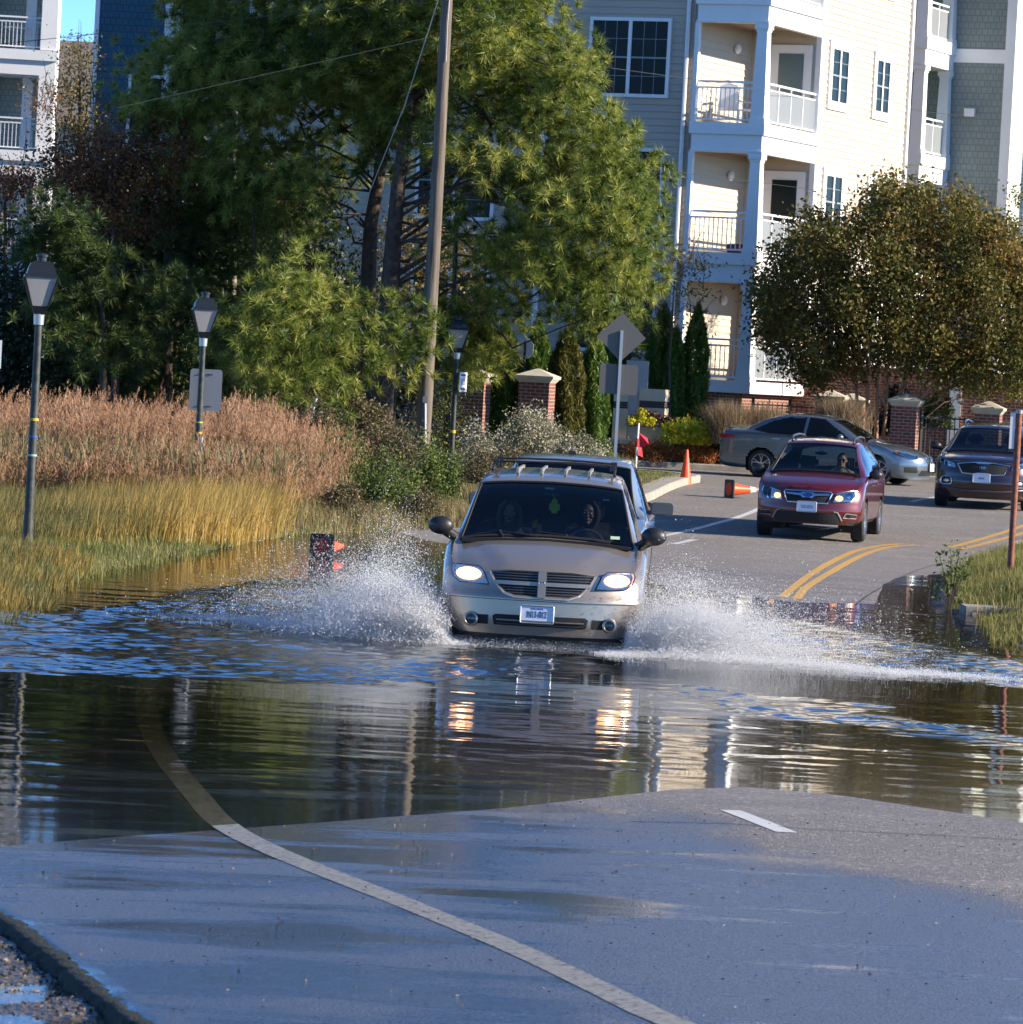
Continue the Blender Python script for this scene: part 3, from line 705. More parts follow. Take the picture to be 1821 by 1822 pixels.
def person(root_name, label, P, cloth, skin, hair=None, glasses=False, hood=False, hold=None, scale=1.0, parent_M=None, beard=None, detail=.011, group=None):
    """Seated figure, facing -y. P: head centre in world via parent_M; hands on hold points (x,z,y offsets)"""
    t = thing(root_name, label, 'person', P, 0, group); t.matrix_world = parent_M @ Matrix.Translation(P) @ Matrix.Scale(scale, 4)
    # head centre is the origin; face towards -y
    mb = MB()
    mb.ball((0, .01, .025), (.076, .096, .098), 16); mb.ball((0, -.012, -.045), (.058, .074, .072), 14)      # skull, jaw
    mb.ball((0, -.078, -.088), (.026, .022, .022), 10)                                    # chin
    mb.tube([(0, -.088, .020), (0, -.100, .0), (0, -.116, -.022)], [.009, .012, .015], 8); mb.ball((0, -.108, -.026), (.018, .014, .011), 8)   # nose
    for s in (-1, 1):
        mb.ball((s*.032, -.078, .036), (.024, .014, .010), 8)                             # brow
        mb.ball((s*.040, -.068, -.018), (.024, .024, .022), 8)                            # cheek
        mb.ball((s*.078, .008, -.005), (.012, .022, .034), 8)                             # ear
    mb.ball((0, -.090, -.054), (.027, .013, .008), 8)                                     # lips
    mb.tube([(0, .02, -.06), (0, .03, -.13), (0, .03, -.20)], [.055, .054, .062], 12)     # neck
    mb.tube([(0, .03, -.17), (0, .05, -.30), (0, .06, -.55), (0, .06, -.72)], [.07, .15, .145, .16], 14)
    mb.tube([(-.18, .04, -.25), (0, .04, -.21), (.18, .04, -.25)], [.065, .08, .065], 10)
    hands = hold or {-1: (-.16, -.42, -.34), 1: (.16, -.42, -.34)}
    for s in (-1, 1):
        hx, hy, hz = hands[s]; el = Vector((s*.25, -.10, -.50)) if hold is None else Vector(((s*.25+hx)/2+s*.06, (.02+hy)/2, (hz-.30)/2-.14))
        mb.tube([(s*.19, .04, -.25), tuple(el)], [.056, .043], 10); mb.ball(el, .044, 10)
        mb.tube([tuple(el), (hx, hy+.04, hz)], [.042, .028], 10)
        mb.ball((hx, hy, hz), (.040, .046, .022), 10)
        for k in range(4):     # fingers curl over what is held
            fx = hx+(k-1.5)*.020; L_ = (.040, .046, .044, .034)[k]
            mb.tube([(fx, hy-.02, hz+.008), (fx, hy-.02-L_*.7, hz+.014), (fx, hy-.02-L_, hz-.010), (fx, hy-.02-L_*.7, hz-.030)], [.010, .0095, .009, .0075], 6)
        mb.tube([(hx-s*.034, hy+.01, hz), (hx-s*.052, hy-.02, hz-.008), (hx-s*.046, hy-.05, hz-.014)], [.012, .0105, .0085], 6)
    def fuse(mbx, nm, m, vox, par=None):
        o = mbx.build(nm, m, par, fix=False)
        md = o.modifiers.new('fuse', 'REMESH'); md.mode = 'VOXEL'; md.voxel_size = vox; md.use_smooth_shade = True
        sm = o.modifiers.new('soft', 'SMOOTH'); sm.iterations = 2; sm.factor = .5
        bpy.context.view_layer.update(); me = bpy.data.meshes.new_from_object(o.evaluated_get(bpy.context.evaluated_depsgraph_get()))
        o.modifiers.clear(); o.data = me; me.materials.clear(); me.materials.append(m)
        me.polygons.foreach_set('use_smooth', [True]*len(me.polygons)); return o
    fuse(mb, 'body', skin, .0085, t)
    # clothing
    mb = MB()
    mb.tube([(0, .03, -.155), (0, .05, -.30), (0, .06, -.55), (0, .06, -.74)], [.085, .175, .17, .18], 16)
    mb.tube([(-.19, .04, -.255), (0, .04, -.195), (.19, .04, -.255)], [.08, .095, .08], 12)
    for s in (-1, 1):
        hx, hy, hz = hands[s]; el = Vector((s*.25, -.10, -.50)) if hold is None else Vector(((s*.25+hx)/2+s*.06, (.02+hy)/2, (hz-.30)/2-.14))
        e2 = el.lerp(Vector((hx, hy+.04, hz)), .82)
        mb.tube([(s*.19, .04, -.25), tuple(el)], [.078, .060], 10); mb.ball(el, .061, 10); mb.tube([tuple(el), tuple(e2)], [.058, .045], 10)
    if hood:
        n = 20; vs = []; fs = []
        for i, (yy, rx, rz, zc) in enumerate(((-.055, .098, .135, 0.0), (-.02, .112, .150, 0.0), (.05, .120, .150, -.01), (.11, .10, .12, -.02), (.14, .04, .06, -.03))):
            for k in range(n): a = 2*math.pi*k/n; vs.append((rx*math.cos(a), yy+(.05 if math.sin(a) < -.5 else 0)*0, zc+rz*math.sin(a)*(1 if math.sin(a) > 0 else 1.15)))
        for i in range(4):
            for k in range(n): fs.append((i*n+k, i*n+(k+1) % n, (i+1)*n+(k+1) % n, (i+1)*n+k))
        h = MB(); h.add(vs, fs); ho = h.build('hood', cloth, t, smooth=True); sd_ = ho.modifiers.new('thick', 'SOLIDIFY'); sd_.thickness = .014; sd_.offset = 0
    fuse(mb, 'jacket', cloth, .014, t)
    if hair:
        mb = MB(); mb.ball((0, .026, .045), (.086, .096, .092), 16)
        if 'fair' in hair.name:
            for s in (-1, 1): mb.tube([(s*.03, -.05, .115), (s*.082, -.035, .05), (s*.096, .0, -.06), (s*.095, .01, -.17)], [.030, .036, .036, .022], 10)
        hb = mb.build('hair', hair, t, smooth=True)
    eye = mat('eye_white', (.55,.53,.50), .3); iris = mat('iris', (.02,.014,.01), .2)
    if glasses:
        mb = MB()
        for s in (-1, 1): mb.ball((s*.034, -.094, .012), (.030, .012, .020), 10)
        mb.tube([(-.075, -.02, .016), (-.062, -.088, .016), (0, -.104, .016), (.062, -.088, .016), (.075, -.02, .016)], .005, 6); mb.build('sunglasses', mat('dark_lens', (.008,.008,.009), .1), t, smooth=True)
    else:
        for s in (-1, 1):
            mb = MB(); mb.ball((s*.031, -.084, .012), (.013, .007, .008), 10); e_ = mb.build('eye', eye, t, smooth=True)
            mb = MB(); mb.ball((s*.031, -.0905, .012), (.0055, .003, .0055), 8); mb.build('iris', iris, e_, smooth=True)
    mb = MB(); mb.ball((0, -.100, -.054), (.022, .006, .0045), 8); mb.build('lips', mat('lip', (.20,.07,.055), .5), t, smooth=True)
    if beard:
        mb = MB(); mb.ball((0, -.062, -.085), (.050, .040, .040), 12); mb.build('beard', beard, t, smooth=True)
    return t

# ---------------------------------------------------------------- the minivan
PAINT_V = mat('champagne_metallic', (.42, .355, .29), .30, metal=.65, coat=.8)
def gl_v(): return glassmat('tinted_windshield', (.88, .93, .90))
def van():
    O = at(962, 1086, 45.3); yaw = rad(-1.8)
    t = thing('minivan', 'champagne minivan driving head-on through the floodwater with both headlights lit', 'van', (O.x, 45.2, -.075), yaw)
    def cre(x, y, z):
        if y > 1.0 or z < .7: return 0
        xr = .40+.30*min(max((y)/.95, 0), 1); d = abs(x)-xr
        return .022*(1-float(sst((d+.03)/.05)))*min(1, max(0, (y-.0)/.15))*min(1, max(0, (1.0-y)/.25))
    D = bow(.34, .98, 1.25, ([.15,.26,.34,.55,.60,.66,.80,.9], [-.02,-.045,-.06,-.06,-.02,.0,.03,.05]), creases=cre)
    st = [(0.00,.800,.035,.74,.745,.86,.93,.30,.20),(.10,.845,.045,.80,.79,.90,.965,.28,.18),(.45,.955,.05,.84,.89,.93,.985,.26,.17),(.98,1.085,.07,.855,1.02,.915,.995,.26,.17),
          (1.02,1.10,.07,.85,1.03,.91,.997,.26,.17),(1.90,1.625,.045,.70,1.06,.915,.998,.26,.17),(2.05,1.672,.05,.685,1.065,.915,.998,.26,.17),(2.6,1.725,.055,.68,1.07,.915,.998,.26,.17),(3.3,1.745,.055,.675,1.075,.915,.998,.26,.17),(4.4,1.725,.06,.66,1.09,.91,.99,.26,.2),(4.75,1.68,.07,.64,1.09,.89,.97,.28,.25),(5.0,1.2,.1,.80,1.02,.87,.93,.33,.3)]
    half_line = 1.07
    g = lambda a, b: [(a, 1.09), (b, 1.09), (b, 1.58), (a+ (0.02), 1.58)]
    sp = dict(st=st, cow=1.04, hdr=1.90, dy=.035, arch=[(.98,.32,.385),(4.02,.32,.385)], dfm=D, wsm=0,
              glass=[[(1.30,1.10),(2.28,1.09),(2.28,1.60),(1.98,1.585)], g(2.36, 3.38), g(3.46, 4.55)], sglass=glassmat('privacy_glass', (.25,.28,.28), op=.3), rw=None)
    glass = gl_v()
    vcar(t, sp, PAINT_V, glass, BLACKM); arch_liner(t, sp['arch'], .985, D)
    for y in (.98, 4.02):
        for s in (-1, 1): wheel(t, s*.87, y, .335, .335, .205, .215, s, 5)
    # grille
    gp = [(-.50,.795),(-.455,.70),(-.36,.60),(-.26,.565),(.26,.565),(.36,.60),(.455,.70),(.50,.795),(.30,.815),(-.30,.815)]
    gr = slab(gp, -.006, .03).build('grille', BLACKM, t, dfm=D, cuts=CUTS)
    mb = MB(); outline(mb, gp, -.008, .014); mb.build('grille_frame', PAINT_V, gr, smooth=True, dfm=D, cuts=CUTS)
    slm = mat('slat_grey', (.12,.12,.125), .35, metal=.6)
    for i, z in enumerate((.785,.760,.735,.652,.627,.602)):
        hw = float(np.interp(z, [.565,.60,.70,.795], [.27,.37,.46,.50]))-.012
        mb = MB(); mb.box(-hw, hw, -.016, .0, z-.0045, z+.0045); mb.build('slat', slm, gr, dfm=D, cuts=CUTS)
    mb = MB(); mb.box(-.465, .465, -.026, .0, .676, .712); mb.build('grille_bar', PAINT_V, gr, dfm=D, cuts=CUTS, bevel=0)
    mb = MB(); mb.prism([(-.040,.560),(.040,.560),(.042,.812),(-.042,.812)], -.034, .0); mb.build('grille_bar', PAINT_V, gr, dfm=D, bevel=.006)
    # ram-head style emblem: shield face with curled horns
    mb = MB(); mb.prism([(-.016,.712),(-.011,.678),(0,.668),(.011,.678),(.016,.712)], -.042, -.034)
    for s in (-1, 1): mb.tube([(s*.008,-.042,.712),(s*.024,-.042,.716),(s*.030,-.042,.700),(s*.024,-.042,.686),(s*.017,-.042,.692)], [.006,.006,.005,.004,.003], 6)
    mb.build('emblem', CHROME, gr, smooth=True, dfm=D)
    # headlights
    for s in (-1, 1):
        hp = [(.515,.665),(.80,.672),(.868,.72),(.888,.80),(.872,.838),(.62,.832),(.575,.80)]
        if s < 0: hp = mirx(hp)
        h = slab(hp, -.0045, .02).build('headlight', REFL, t, dfm=D, cuts=CUTS)
        mb = MB(); mb.ball((s*.715,-.024,.755), (.055,.012,.034), 12); mb.build('filament', glow('lit_filament', (1.0,.74,.45), 4.0), h, smooth=True, dfm=D)
        mb = MB(); mb.ball((s*.715,-.008,.755), (.125,.022,.062), 16); mb.build('bulb', BULB, h, smooth=True, dfm=D)
        ap = [(.80,.70),(.862,.73),(.880,.80),(.868,.832),(.84,.833),(.85,.79)]
        if s < 0: ap = mirx(ap)
        slab(ap, -.008, .02).build('turn_signal', AMBER, h, dfm=D, cuts=CUTS)
        slab(hp, -.032, .003).build('lens', LENS, h, dfm=D, cuts=CUTS)
        mb = MB(); outline(mb, hp, -.010, .006); mb.build('lens_rim', BLACK, h, smooth=True, dfm=D)
    # bumper features
    bp = [(-.97,.555),(-.97,.575),(-.5,.575),(-.38,.558),(.38,.558),(.5,.575),(.97,.575),(.97,.555),(.5,.560),(.38,.545),(-.38,.545),(-.5,.560)]
    mb = MB(); mb.box(-.90,.90,-.010,.01,.527,.533); mb.build('bumper_seam', BLACK, t, dfm=D, cuts=CUTS)
    lg = slab([(-.44,.285),(.44,.285),(.46,.37),(.43,.39),(-.43,.39),(-.46,.37)], -.007, .03).build('lower_grille', BLACKM, t, dfm=D, cuts=CUTS)
    for z, th in ((.338,.012),(.302,.006)):
        mb = MB(); mb.box(-.42,.42,-.022,0,z-th/2,z+th/2); mb.build('grille_bar', PAINT_V if th > .01 else slm, lg, dfm=D, cuts=CUTS)
    for s in (-1, 1):
        q = [(.50,.285),(.68,.285),(.70,.375),(.50,.375)]
        if s < 0: q = mirx(q)
        fh = slab(q, -.006, .02).build('fog_light_recess', BLACKM, t, dfm=D, cuts=CUTS)
        M = D(Vector((s*.665,-.03,.325))); R_ = Matrix.Translation(M) @ Matrix.Rotation(rad(90), 4, 'X')
        mb = MB(); mb.lathe([(.045,.02),(.052,.028),(.068,.02),(.074,-.02),(.074,-.08)], 26, R_); mb.build('fog_light_ring', PAINT_V, fh, smooth=True)
        mb = MB(); mb.lathe([(.001,.016),(.03,.014),(.046,.008),(.047,-.03)], 22, R_); mb.build('fog_light', mat('fog_glass', (.05,.055,.06), .12, coat=.8), fh, smooth=True)
    mb = MB(); mb.box(-.86,.86,.02,.06,.165,.235); mb.build('air_dam', BLACK, t, dfm=D, cuts=CUTS)
    plate(t, -.03, .405, -.072, 'N13-012', D, 'VIRGINIA', w=.30, h=.15)
    # cowl and wipers
    mb = MB(); mb.prism([(-.83,1.03),(.83,1.03),(.83,1.06),(.5,1.085),(0,1.098),(-.5,1.085),(-.83,1.06)], .93, 1.06); mb.build('cowl', BLACKM, t)
    for xs in (((.62,1.00,1.080),(.20,1.08,1.135),(-.08,1.13,1.155)), ((-.10,1.00,1.112),(-.45,1.06,1.145),(-.70,1.08,1.105))):
        mb = MB(); mb.tube(xs, .010, 6); mb.tube([(xs[1][0]-.02,xs[1][1]-.01,xs[1][2]+.01), (xs[1][0]+.02,xs[1][1]-.03,xs[1][2]-.05)], .012, 6); mb.build('wiper', BLACK, t, smooth=True)
    # mirrors
    for s in (-1, 1):
        mb = MB(); mb.ball((s*1.045,1.02,1.175), (.125,.085,.092), 16); mb.tube([(s*.86,1.22,1.04),(s*.93,1.12,1.08),(s*1.0,1.05,1.13)], [.05,.05,.055], 10); m_ = mb.build('side_mirror', BLACK, t, smooth=True)
    # roof rack
    mb = MB()
    for s in (-1, 1):
        mb.tube([(s*.615,2.35,1.715),(s*.605,2.45,1.765),(s*.60,3.3,1.795),(s*.60,4.2,1.775),(s*.60,4.3,1.72)], .014, 6)
    mb.build('roof_rail', BLACK, t, smooth=True)
    for y, z in ((2.52, 1.80), (3.75, 1.812)):
        mb = MB(); mb.tube([(-.585,y,z),(-.3,y,z+.012),(0,y,z+.016),(.3,y,z+.012),(.585,y,z)], .012, 6)
        for s in (-1, 1): mb.box(s*.59-.03, s*.59+.03, y-.05, y+.05, z-.045, z+.02)
        mb.build('cross_bar', BLACK, t, smooth=True)
    mb = MB()
    for x in (-.36,-.12,.12,.36): mb.box(x-.012, x+.012, 2.2, 4.3, 1.70, 1.757-.02*abs(x))
    mb.build('roof_strip', mat('strip_grey', (.22,.22,.23), .5), t)
    # window stickers and hanging tag
    D0 = lambda v: v
    def ws(y): return float(np.interp(y, [1.02,1.90],[1.10,1.625]))
    for (x, y, w_, h_, c) in ((.0-.02,1.80,.09,.035,(.5,.55,.52)),(.55,1.72,.07,.03,(.45,.5,.48)),(.665,1.155,.09,.055,(.45,.60,.42))):
        z = ws(y)-.035*(abs(x)/.7)**2*1.6; M = Matrix.Translation((x, y-.012, z+.012)) @ Matrix.Rotation(rad(31), 4, 'X')
        mb = MB(); mb.box(-w_/2,w_/2,-.002,.0,-h_/2,h_/2, M=Matrix.Translation((x, y-.004, z+.006)) @ Matrix.Rotation(rad(-59), 4, 'X')); mb.build('windshield_sticker', mat('sticker_%d' % int(x*100), c, .6), t)
    mb = MB(); mb.ball((-.0,1.78,1.50), (.11,.02,.032), 12); mb.tube([(0,1.79,1.52),(0,1.83,1.57)], .008, 6); mb.build('rear_view_mirror', BLACK, t, smooth=True)
    mb = MB(); mb.prism([(.012,1.33),(.07,1.33),(.07,1.352),(.094,1.368),(.094,1.418),(.072,1.430),(.066,1.465),(.040,1.485),(.014,1.465),(.008,1.430),(-.012,1.418),(-.012,1.368),(.012,1.352)], 1.70, 1.705); mb.tube([(.04,1.703,1.485),(.01,1.77,1.51)], .003, 4); mb.build('hanging_tag', mat('fluorescent_yellow', (.75,.80,.03), .6), t)
    cabin(t, 1.3, 4.8, .45, .84, 1.02, 1.12, wheelx=.37)
    seats(t, [2.05, 3.0], .38, .80, 1.42, CABIN); seats(t, [3.9], .38, .82, 1.40, CABIN)
    M = t.matrix_basis.copy() if False else Matrix.Translation(t.location) @ Matrix.Rotation(yaw, 4, 'Z')
    person('person', 'driver of the champagne minivan in a dark hooded top, both hands on the wheel', (.37,2.08,1.33), mat('black_hoodie', (.012,.011,.012), .9), mat('skin_brown', (.13,.062,.038), .5), hood=True,
           hold={-1: (-.13,-.36,-.29), 1: (.15,-.36,-.26)}, parent_M=M)
    person('person', 'passenger of the champagne minivan with long fair hair, in a dark top', (-.41,2.1,1.30), mat('dark_top', (.03,.032,.04), .9), mat('skin_pale', (.34,.20,.15), .55), hair=mat('fair_hair', (.16,.105,.06), .6), parent_M=M)
    return t
van()
# ---------------------------------------------------------------- other vehicles
def door_handle(root, x, y, z, m, s=1):
    mb = MB(); mb.tube([(x, y-.10, z), (x+s*.03, y-.06, z+.004), (x+s*.03, y+.06, z+.004), (x, y+.10, z)], .013, 6); mb.build('door_handle', m, root, smooth=True)
def seam(root, pts, half, yq, D, s=1):
    mb = MB(); out = []
    for y, z in pts:
        i = int(np.argmin(abs(yq-y))); r = half[i, CA:]; k = int(np.argmin(abs(r[:,1]-z))); x = float(r[k,0]); out.append(D(Vector((s*(x+.002), y, z))))
    mb.tube(out, .005, 4); mb.build('door_seam', BLACKM, root)
def red_suv():
    P = mat('red_metallic', (.105, .004, .005), .30, metal=.25, coat=1.0)
    yaw = rad(-9.7); F0 = at(1436, 905, 78.6)
    t = thing('sport_utility_vehicle', 'red compact SUV with roof rails coming round the bend, dipped lights on', 'car', (F0.x, 78.6, float(Troad(F0.x, 80.))-.03), yaw)
    D = bow(.42, .9, 1.1, ([.2,.35,.5,.62,.7,.9], [.03,-.02,-.05,-.03,-.02,.06]))
    st = [(0,.88,.03,.64,.84,.80,.865,.36,.29),(.12,.945,.04,.72,.89,.84,.885,.34,.28),(.5,1.04,.05,.76,.98,.865,.90,.34,.27),(.98,1.13,.055,.77,1.06,.87,.90,.34,.27),(1.04,1.15,.055,.76,1.075,.87,.90,.34,.27),
          (1.78,1.60,.045,.595,1.09,.872,.90,.34,.27),(1.95,1.655,.05,.59,1.095,.872,.90,.34,.27),(2.6,1.70,.05,.585,1.10,.872,.90,.34,.27),(3.8,1.675,.05,.575,1.12,.865,.895,.34,.27),(4.2,1.62,.06,.56,1.12,.855,.885,.36,.28),(4.5,1.2,.08,.68,1.0,.83,.86,.38,.3),(4.58,.9,.08,.7,.85,.80,.83,.40,.32)]
    sp = dict(st=st, cow=1.05, hdr=1.78, arch=[(.92,.345,.40),(3.56,.345,.40)], dfm=D, clad=.34,
        glass=[[(1.40,1.14),(2.30,1.14),(2.30,1.57),(1.92,1.55)], [(2.38,1.14),(3.25,1.15),(3.22,1.58),(2.38,1.58)], [(3.33,1.16),(3.95,1.20),(3.85,1.53),(3.33,1.57)]], sglass=glassmat('side_glass', (.4,.43,.44), op=.1), rw=(4.22,4.48))
    vcar(t, sp, P, glassmat('car_windshield', (.62,.68,.66)), BLACK); arch_liner(t, sp['arch'], .88, D)
    for y in (.92, 3.56):
        for s in (-1, 1): wheel(t, s*.79, y, .345, .345, .215, .225, s, 5)
    for s in (-1, 1): seam(t, [(1.42,1.07),(1.36,.9),(1.36,.42)], sp['half'], sp['yq'], D, s); seam(t, [(2.34,1.07),(2.34,.42)], sp['half'], sp['yq'], D, s); door_handle(t, s*.885, 2.15, .93, P, s); door_handle(t, s*.885, 3.05, .94, P, s)
    gp = [(-.40,.80),(-.34,.635),(.34,.635),(.40,.80),(.38,.825),(-.38,.825)]
    gr = slab(gp, -.006, .03).build('grille', BLACKM, t, dfm=D, cuts=CUTS)
    mb = MB(); outline(mb, gp, -.012, .014); mb.build('grille_frame', CHROME, gr, smooth=True, dfm=D, cuts=CUTS)
    mb = MB(); mb.prism([(-.36,.765),(-.12,.745),(-.09,.715),(.09,.715),(.12,.745),(.36,.765),(.36,.790),(.12,.785),(.09,.805),(-.09,.805),(-.12,.785),(-.36,.790)], -.03, 0); mb.build('grille_wing', CHROME, gr, dfm=D, cuts=CUTS)
    mb = MB(); mb.prism(ell(0,.760,.085,.040), -.040, -.028); e = mb.build('emblem', mat('emblem_blue', (.02,.05,.25), .15, coat=1), gr, dfm=D)
    mb = MB(); outline(mb, ell(0,.760,.085,.040), -.040, .006)
    for x, z, r in ((-.045,.768,.012),(-.01,.752,.007),(.02,.752,.007),(.045,.756,.007),(.03,.772,.007),(0,.775,.007)): mb.prism([(x+r*(1 if k % 2 == 0 else .4)*math.cos(k*math.pi/4), z+r*(1 if k % 2 == 0 else .4)*math.sin(k*math.pi/4)) for k in range(8)], -.044, -.040)
    mb.build('emblem_stars', CHROME, e, dfm=D)
    for s in (-1, 1):
        hp = [(.43,.66),(.72,.675),(.80,.78),(.79,.865),(.70,.865),(.47,.80)]
        if s < 0: hp = mirx(hp)
        h = slab(hp, -.006, .02).build('headlight', REFL, t, dfm=D, cuts=CUTS)
        mb = MB(); mb.ball((s*.52,-.012,.725), (.062,.02,.045), 12); mb.build('bulb', BULB2, h, smooth=True, dfm=D)
        mb = MB(); mb.ball((s*.68,-.012,.775), (.055,.02,.05), 12); mb.build('projector', mat('projector_glass', (.5,.53,.6), .08, metal=.8), h, smooth=True, dfm=D)
        slab(hp, -.036, .003).build('lens', LENS, h, dfm=D, cuts=CUTS)
        fp = [(.60,.40),(.80,.395),(.81,.46),(.64,.475)]
        if s < 0: fp = mirx(fp)
        f = slab(fp, -.008, .02).build('fog_light_recess', BLACKM, t, dfm=D, cuts=CUTS); mb = MB(); mb.ball((s*.71,-.014,.432), (.035,.02,.028), 10); mb.build('fog_light', LENS, f, smooth=True, dfm=D)
        mb = MB(); outline(mb, fp, -.012, .008); mb.build('fog_light_trim', mat('grey_trim', (.25,.24,.24), .5), f, dfm=D, smooth=True)
        mb = MB(); mb.ball((s*.99,1.32,1.13), (.115,.07,.085), 12); mb.tube([(s*.86,1.42,1.05),(s*.92,1.36,1.10)], .035, 8); mb.build('side_mirror', BLACK, t, smooth=True)
        mb = MB(); mb.tube([(s*.52,1.95,1.63),(s*.53,2.05,1.71),(s*.53,3.0,1.74),(s*.52,3.8,1.72),(s*.51,3.9,1.65)], .018, 6); mb.build('roof_rail', mat('rail_grey', (.12,.12,.13), .35, metal=.6), t, smooth=True)
    slab([(-.56,.36),(-.50,.30),(.50,.30),(.56,.36),(.50,.475),(-.50,.475)], -.010, .03).build('lower_grille', BLACKM, t, dfm=D, cuts=CUTS)
    mb = MB(); mb.tube([(-.58,-.012,.35),(-.51,-.012,.485),(-.45,-.012,.495)], .012, 5); mb.tube([(.58,-.012,.35),(.51,-.012,.485),(.45,-.012,.495)], .012, 5); mb.build('bumper_trim', mat('grey_trim', (.25,.24,.24), .5), t, dfm=D, smooth=True)
    plate(t, 0.0, .565, -.06, 'YAD-8254', D, None, tcol=(.06,.09,.25), sx=.58, size=.08)
    mb = MB(); mb.box(-.76,.76,-.0,.05,.28,.34); mb.build('bumper_lip', BLACK, t, dfm=D, cuts=CUTS)
    mb = MB(); mb.prism([(-.72,1.08),(.72,1.08),(.72,1.10),(0,1.155),(-.72,1.10)], .96, 1.07); mb.build('cowl', BLACKM, t)
    cabin(t, 1.3, 4.3, .40, .74, 1.06, 1.12, wheelx=.34); seats(t, [2.05], .34, .78, 1.38, CABIN); seats(t, [3.0], .34, .78, 1.36, CABIN)
    mb = MB(); mb.ball((0,1.72,1.44), (.11,.02,.03), 10); mb.tube([(0,1.73,1.45),(0,1.74,1.50)], .008, 5); mb.build('rear_view_mirror', BLACK, t, smooth=True)
    M = Matrix.Translation(t.location) @ Matrix.Rotation(yaw, 4, 'Z')
    person('person', 'driver of the red compact SUV, wearing dark sunglasses and a tan top', (.34,2.0,1.33), mat('tan_top', (.30,.25,.13), .9), mat('skin_tan', (.42,.24,.15), .5), hair=mat('short_brown_hair', (.05,.03,.02), .7), glasses=True, parent_M=M)
red_suv()
